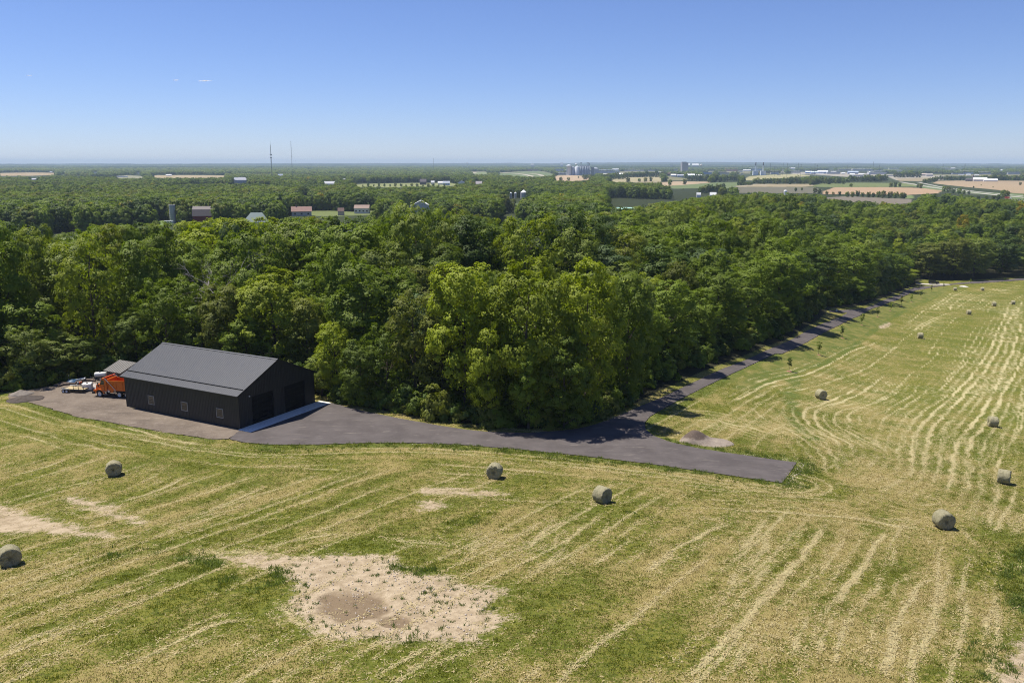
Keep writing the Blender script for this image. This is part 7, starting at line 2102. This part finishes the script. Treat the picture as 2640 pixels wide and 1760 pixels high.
# grid points are denser near the camera; weight them back to an even spread
wgt = fr_ ** 2
def pick_pts(p, n):
    p = p * wgt; p = p / p.sum()
    j = g.choice(len(p), n, p=p)
    x = FLD['x'][j] + g.uniform(-.15, .15, n); y = FLD['y'][j] + g.uniform(-.15, .15, n)
    return x, y, FLD['z'][j], j
open_ = ~FLD['ins']
near = open_ & (fr_ < 150)
gg = np.clip(1.05 - FLD['dry'] * 1.1 - FLD['straw'] * 1.2, 0, 1) ** 1.5 * (1 - np.clip(FLD['soil'] * 1.6, 0, 1)) * near
gg = gg * (.25 + 1.2 * vnoise(FLD['x'], FLD['y'], .8, 61) ** 2) * np.clip(1.25 - fr_ / 140, .15, 1)
x, y, z, j = pick_pts(gg + 1e-9, 70000)
blades('grass', x, y, z, 5, .055, .085, .12, leaf_mat('grass_blades', (.124, .142, .020), trans=.4), seed=1, hs=.8 + .9 * FLD['lush'][j])
tt_ = np.clip(FLD['dry'] * 1.5 - .25, 0, 1) * (1 - np.clip(FLD['soil'] * 1.4, 0, .93)) * near * (fr_ < 120) * np.clip(1.25 - fr_ / 125, .1, 1)
x, y, z, j = pick_pts(tt_ + 1e-9, 60000)
blades('stubble', x, y, z, 4, .04, .07, .13, leaf_mat('dry_stubble', (.255, .208, .085), var=.25, trans=.2), seed=6)
ss = np.clip(FLD['straw'], 0, 1) ** 1.3 * near * np.clip(1.25 - fr_ / 140, .1, 1)
x, y, z, j = pick_pts(ss + 1e-9, 36000)
bx_ = np.concatenate([np.full(90, q[0]) for q in BALE_XY]) + g.normal(0, .95, 90 * len(BALE_XY)); by_ = np.concatenate([np.full(90, q[1]) for q in BALE_XY]) + g.normal(0, .95, 90 * len(BALE_XY))
x = np.concatenate([x, bx_]); y = np.concatenate([y, by_]); z = np.concatenate([z, terr(bx_, by_)])
blades('loose_hay', x, y, z + .04, 3, .035, .17, .14, leaf_mat('hay_strands', (.40, .34, .18), var=.15, trans=.1), flat=True, seed=2)
ww_ = np.clip(FLD['lush'], 0, 1) ** 2 * open_ * (fr_ < 110) * (vnoise(FLD['x'], FLD['y'], 1.2, 63) > .45)
x, y, z, j = pick_pts(ww_ + 1e-9, 1500)
blades('tall_grass', x, y, z, 9, .06, .22, .13, leaf_mat('tall_grass_blades', (.10, .14, .034), trans=.4), seed=3)
# weeds on the bare patch
patch = GP(SOIL[0]); wp = []
cx = GP(F6([(1600, 640)]))[0]; wd_ = GP(F6([(495, 585), (505, 650), (690, 740), (720, 770), (590, 730), (960, 430), (1150, 440), (1060, 390), (1100, 385), (1170, 370), (1280, 565), (1400, 565), (1540, 540), (1620, 545), (1560, 580), (1510, 660), (1600, 600), (1660, 735), (1590, 790), (1400, 795), (1320, 795), (1850, 570), (1940, 590), (1960, 640), (640, 600), (570, 555), (545, 465), (880, 345), (750, 370), (600, 380), (1020, 345), (1680, 495), (1500, 490), (1390, 440), (1730, 610), (1450, 520), (1480, 510), (1040, 790), (950, 790)]))
px_, py_ = [], []
for q in wd_:
    k = g.integers(2, 6); px_ += list(q[0] + g.normal(0, .12, k)); py_ += list(q[1] + g.normal(0, .12, k))
xr = g.uniform(patch[:, 0].min(), patch[:, 0].max(), 900); yr = g.uniform(patch[:, 1].min(), patch[:, 1].max(), 900)
kk = inpoly(xr, yr, patch) & (np.exp(-((xr - cx[0]) / 3.2) ** 2 - ((yr - cx[1]) / 2.6) ** 2) * .5 + .05 > g.random(900))
rim = densify(patch, .22); rim = rim[g.random(len(rim)) < .75] 
rim = rim + (patch.mean(0) - rim) * g.uniform(-.03, .14, (len(rim), 1)) + g.normal(0, .3, rim.shape)
X = np.concatenate([px_, xr[kk], rim[:, 0]]); Y = np.concatenate([py_, yr[kk], rim[:, 1]])
blades('weeds', X, Y, terr(X, Y) - .06, 8, .05, .17, .07, leaf_mat('weed_leaves', (.08, .125, .03), trans=.4), seed=4, hs=g.uniform(.5, 1.3, len(X)))

# ------------------------------------------------------------------ three small clouds far beyond the haze
tc_ = NT('cloud_white'); tc_.base(c4((.95, .95, .96))); tc_.set(1, 0, 0)
tr = tc_.new('ShaderNodeBsdfTransparent'); mxc = tc_.new('ShaderNodeMixShader'); mxc.inputs[0].default_value = .22
tlc = tc_.new('ShaderNodeBsdfTranslucent'); tlc.inputs[0].default_value = (.97, .97, .98, 1); mx2 = tc_.new('ShaderNodeMixShader'); mx2.inputs[0].default_value = .6
tc_.l.new(tc_.b.outputs[0], mx2.inputs[1]); tc_.l.new(tlc.outputs[0], mx2.inputs[2])
tc_.l.new(tr.outputs[0], mxc.inputs[1]); tc_.l.new(mx2.outputs[0], mxc.inputs[2]); tc_.l.new(mxc.outputs[0], tc_.n['Material Output'].inputs[0])
for (cx, cy, w, lab) in ((75, 195, 13, 'faint wisp of cloud, leftmost of the three'), (454, 207, 15, 'tiny white puff of cloud, middle one of the three'), (529, 209, 36, 'longest flat white wisp of cloud, to the right of the tiny puff')):
    d = 90000.0; k = d / F
    x, y, z = at_depth(cx, cy, d)
    m = MB(); gq = np.random.default_rng(int(cx))
    for i in range(12):
        u = gq.uniform(-.5, .5); r_ = (.5 - abs(u)) * .6 + .08
        c_ = (u * w * k, gq.normal(0, 40), gq.normal(0, .5) * k)
        n = 14; prof = [(max(.01, math.sin(math.pi * q / 8)) * r_ * w * k * .45, -math.cos(math.pi * q / 8) * 1.7 * k * (r_ + .3)) for q in range(9)]
        m.lathe(prof, c_, n)
    m.build('cloud', tc_.m, None, (x, y, z), 0, lab, 'cloud', 'small clouds in the sky')
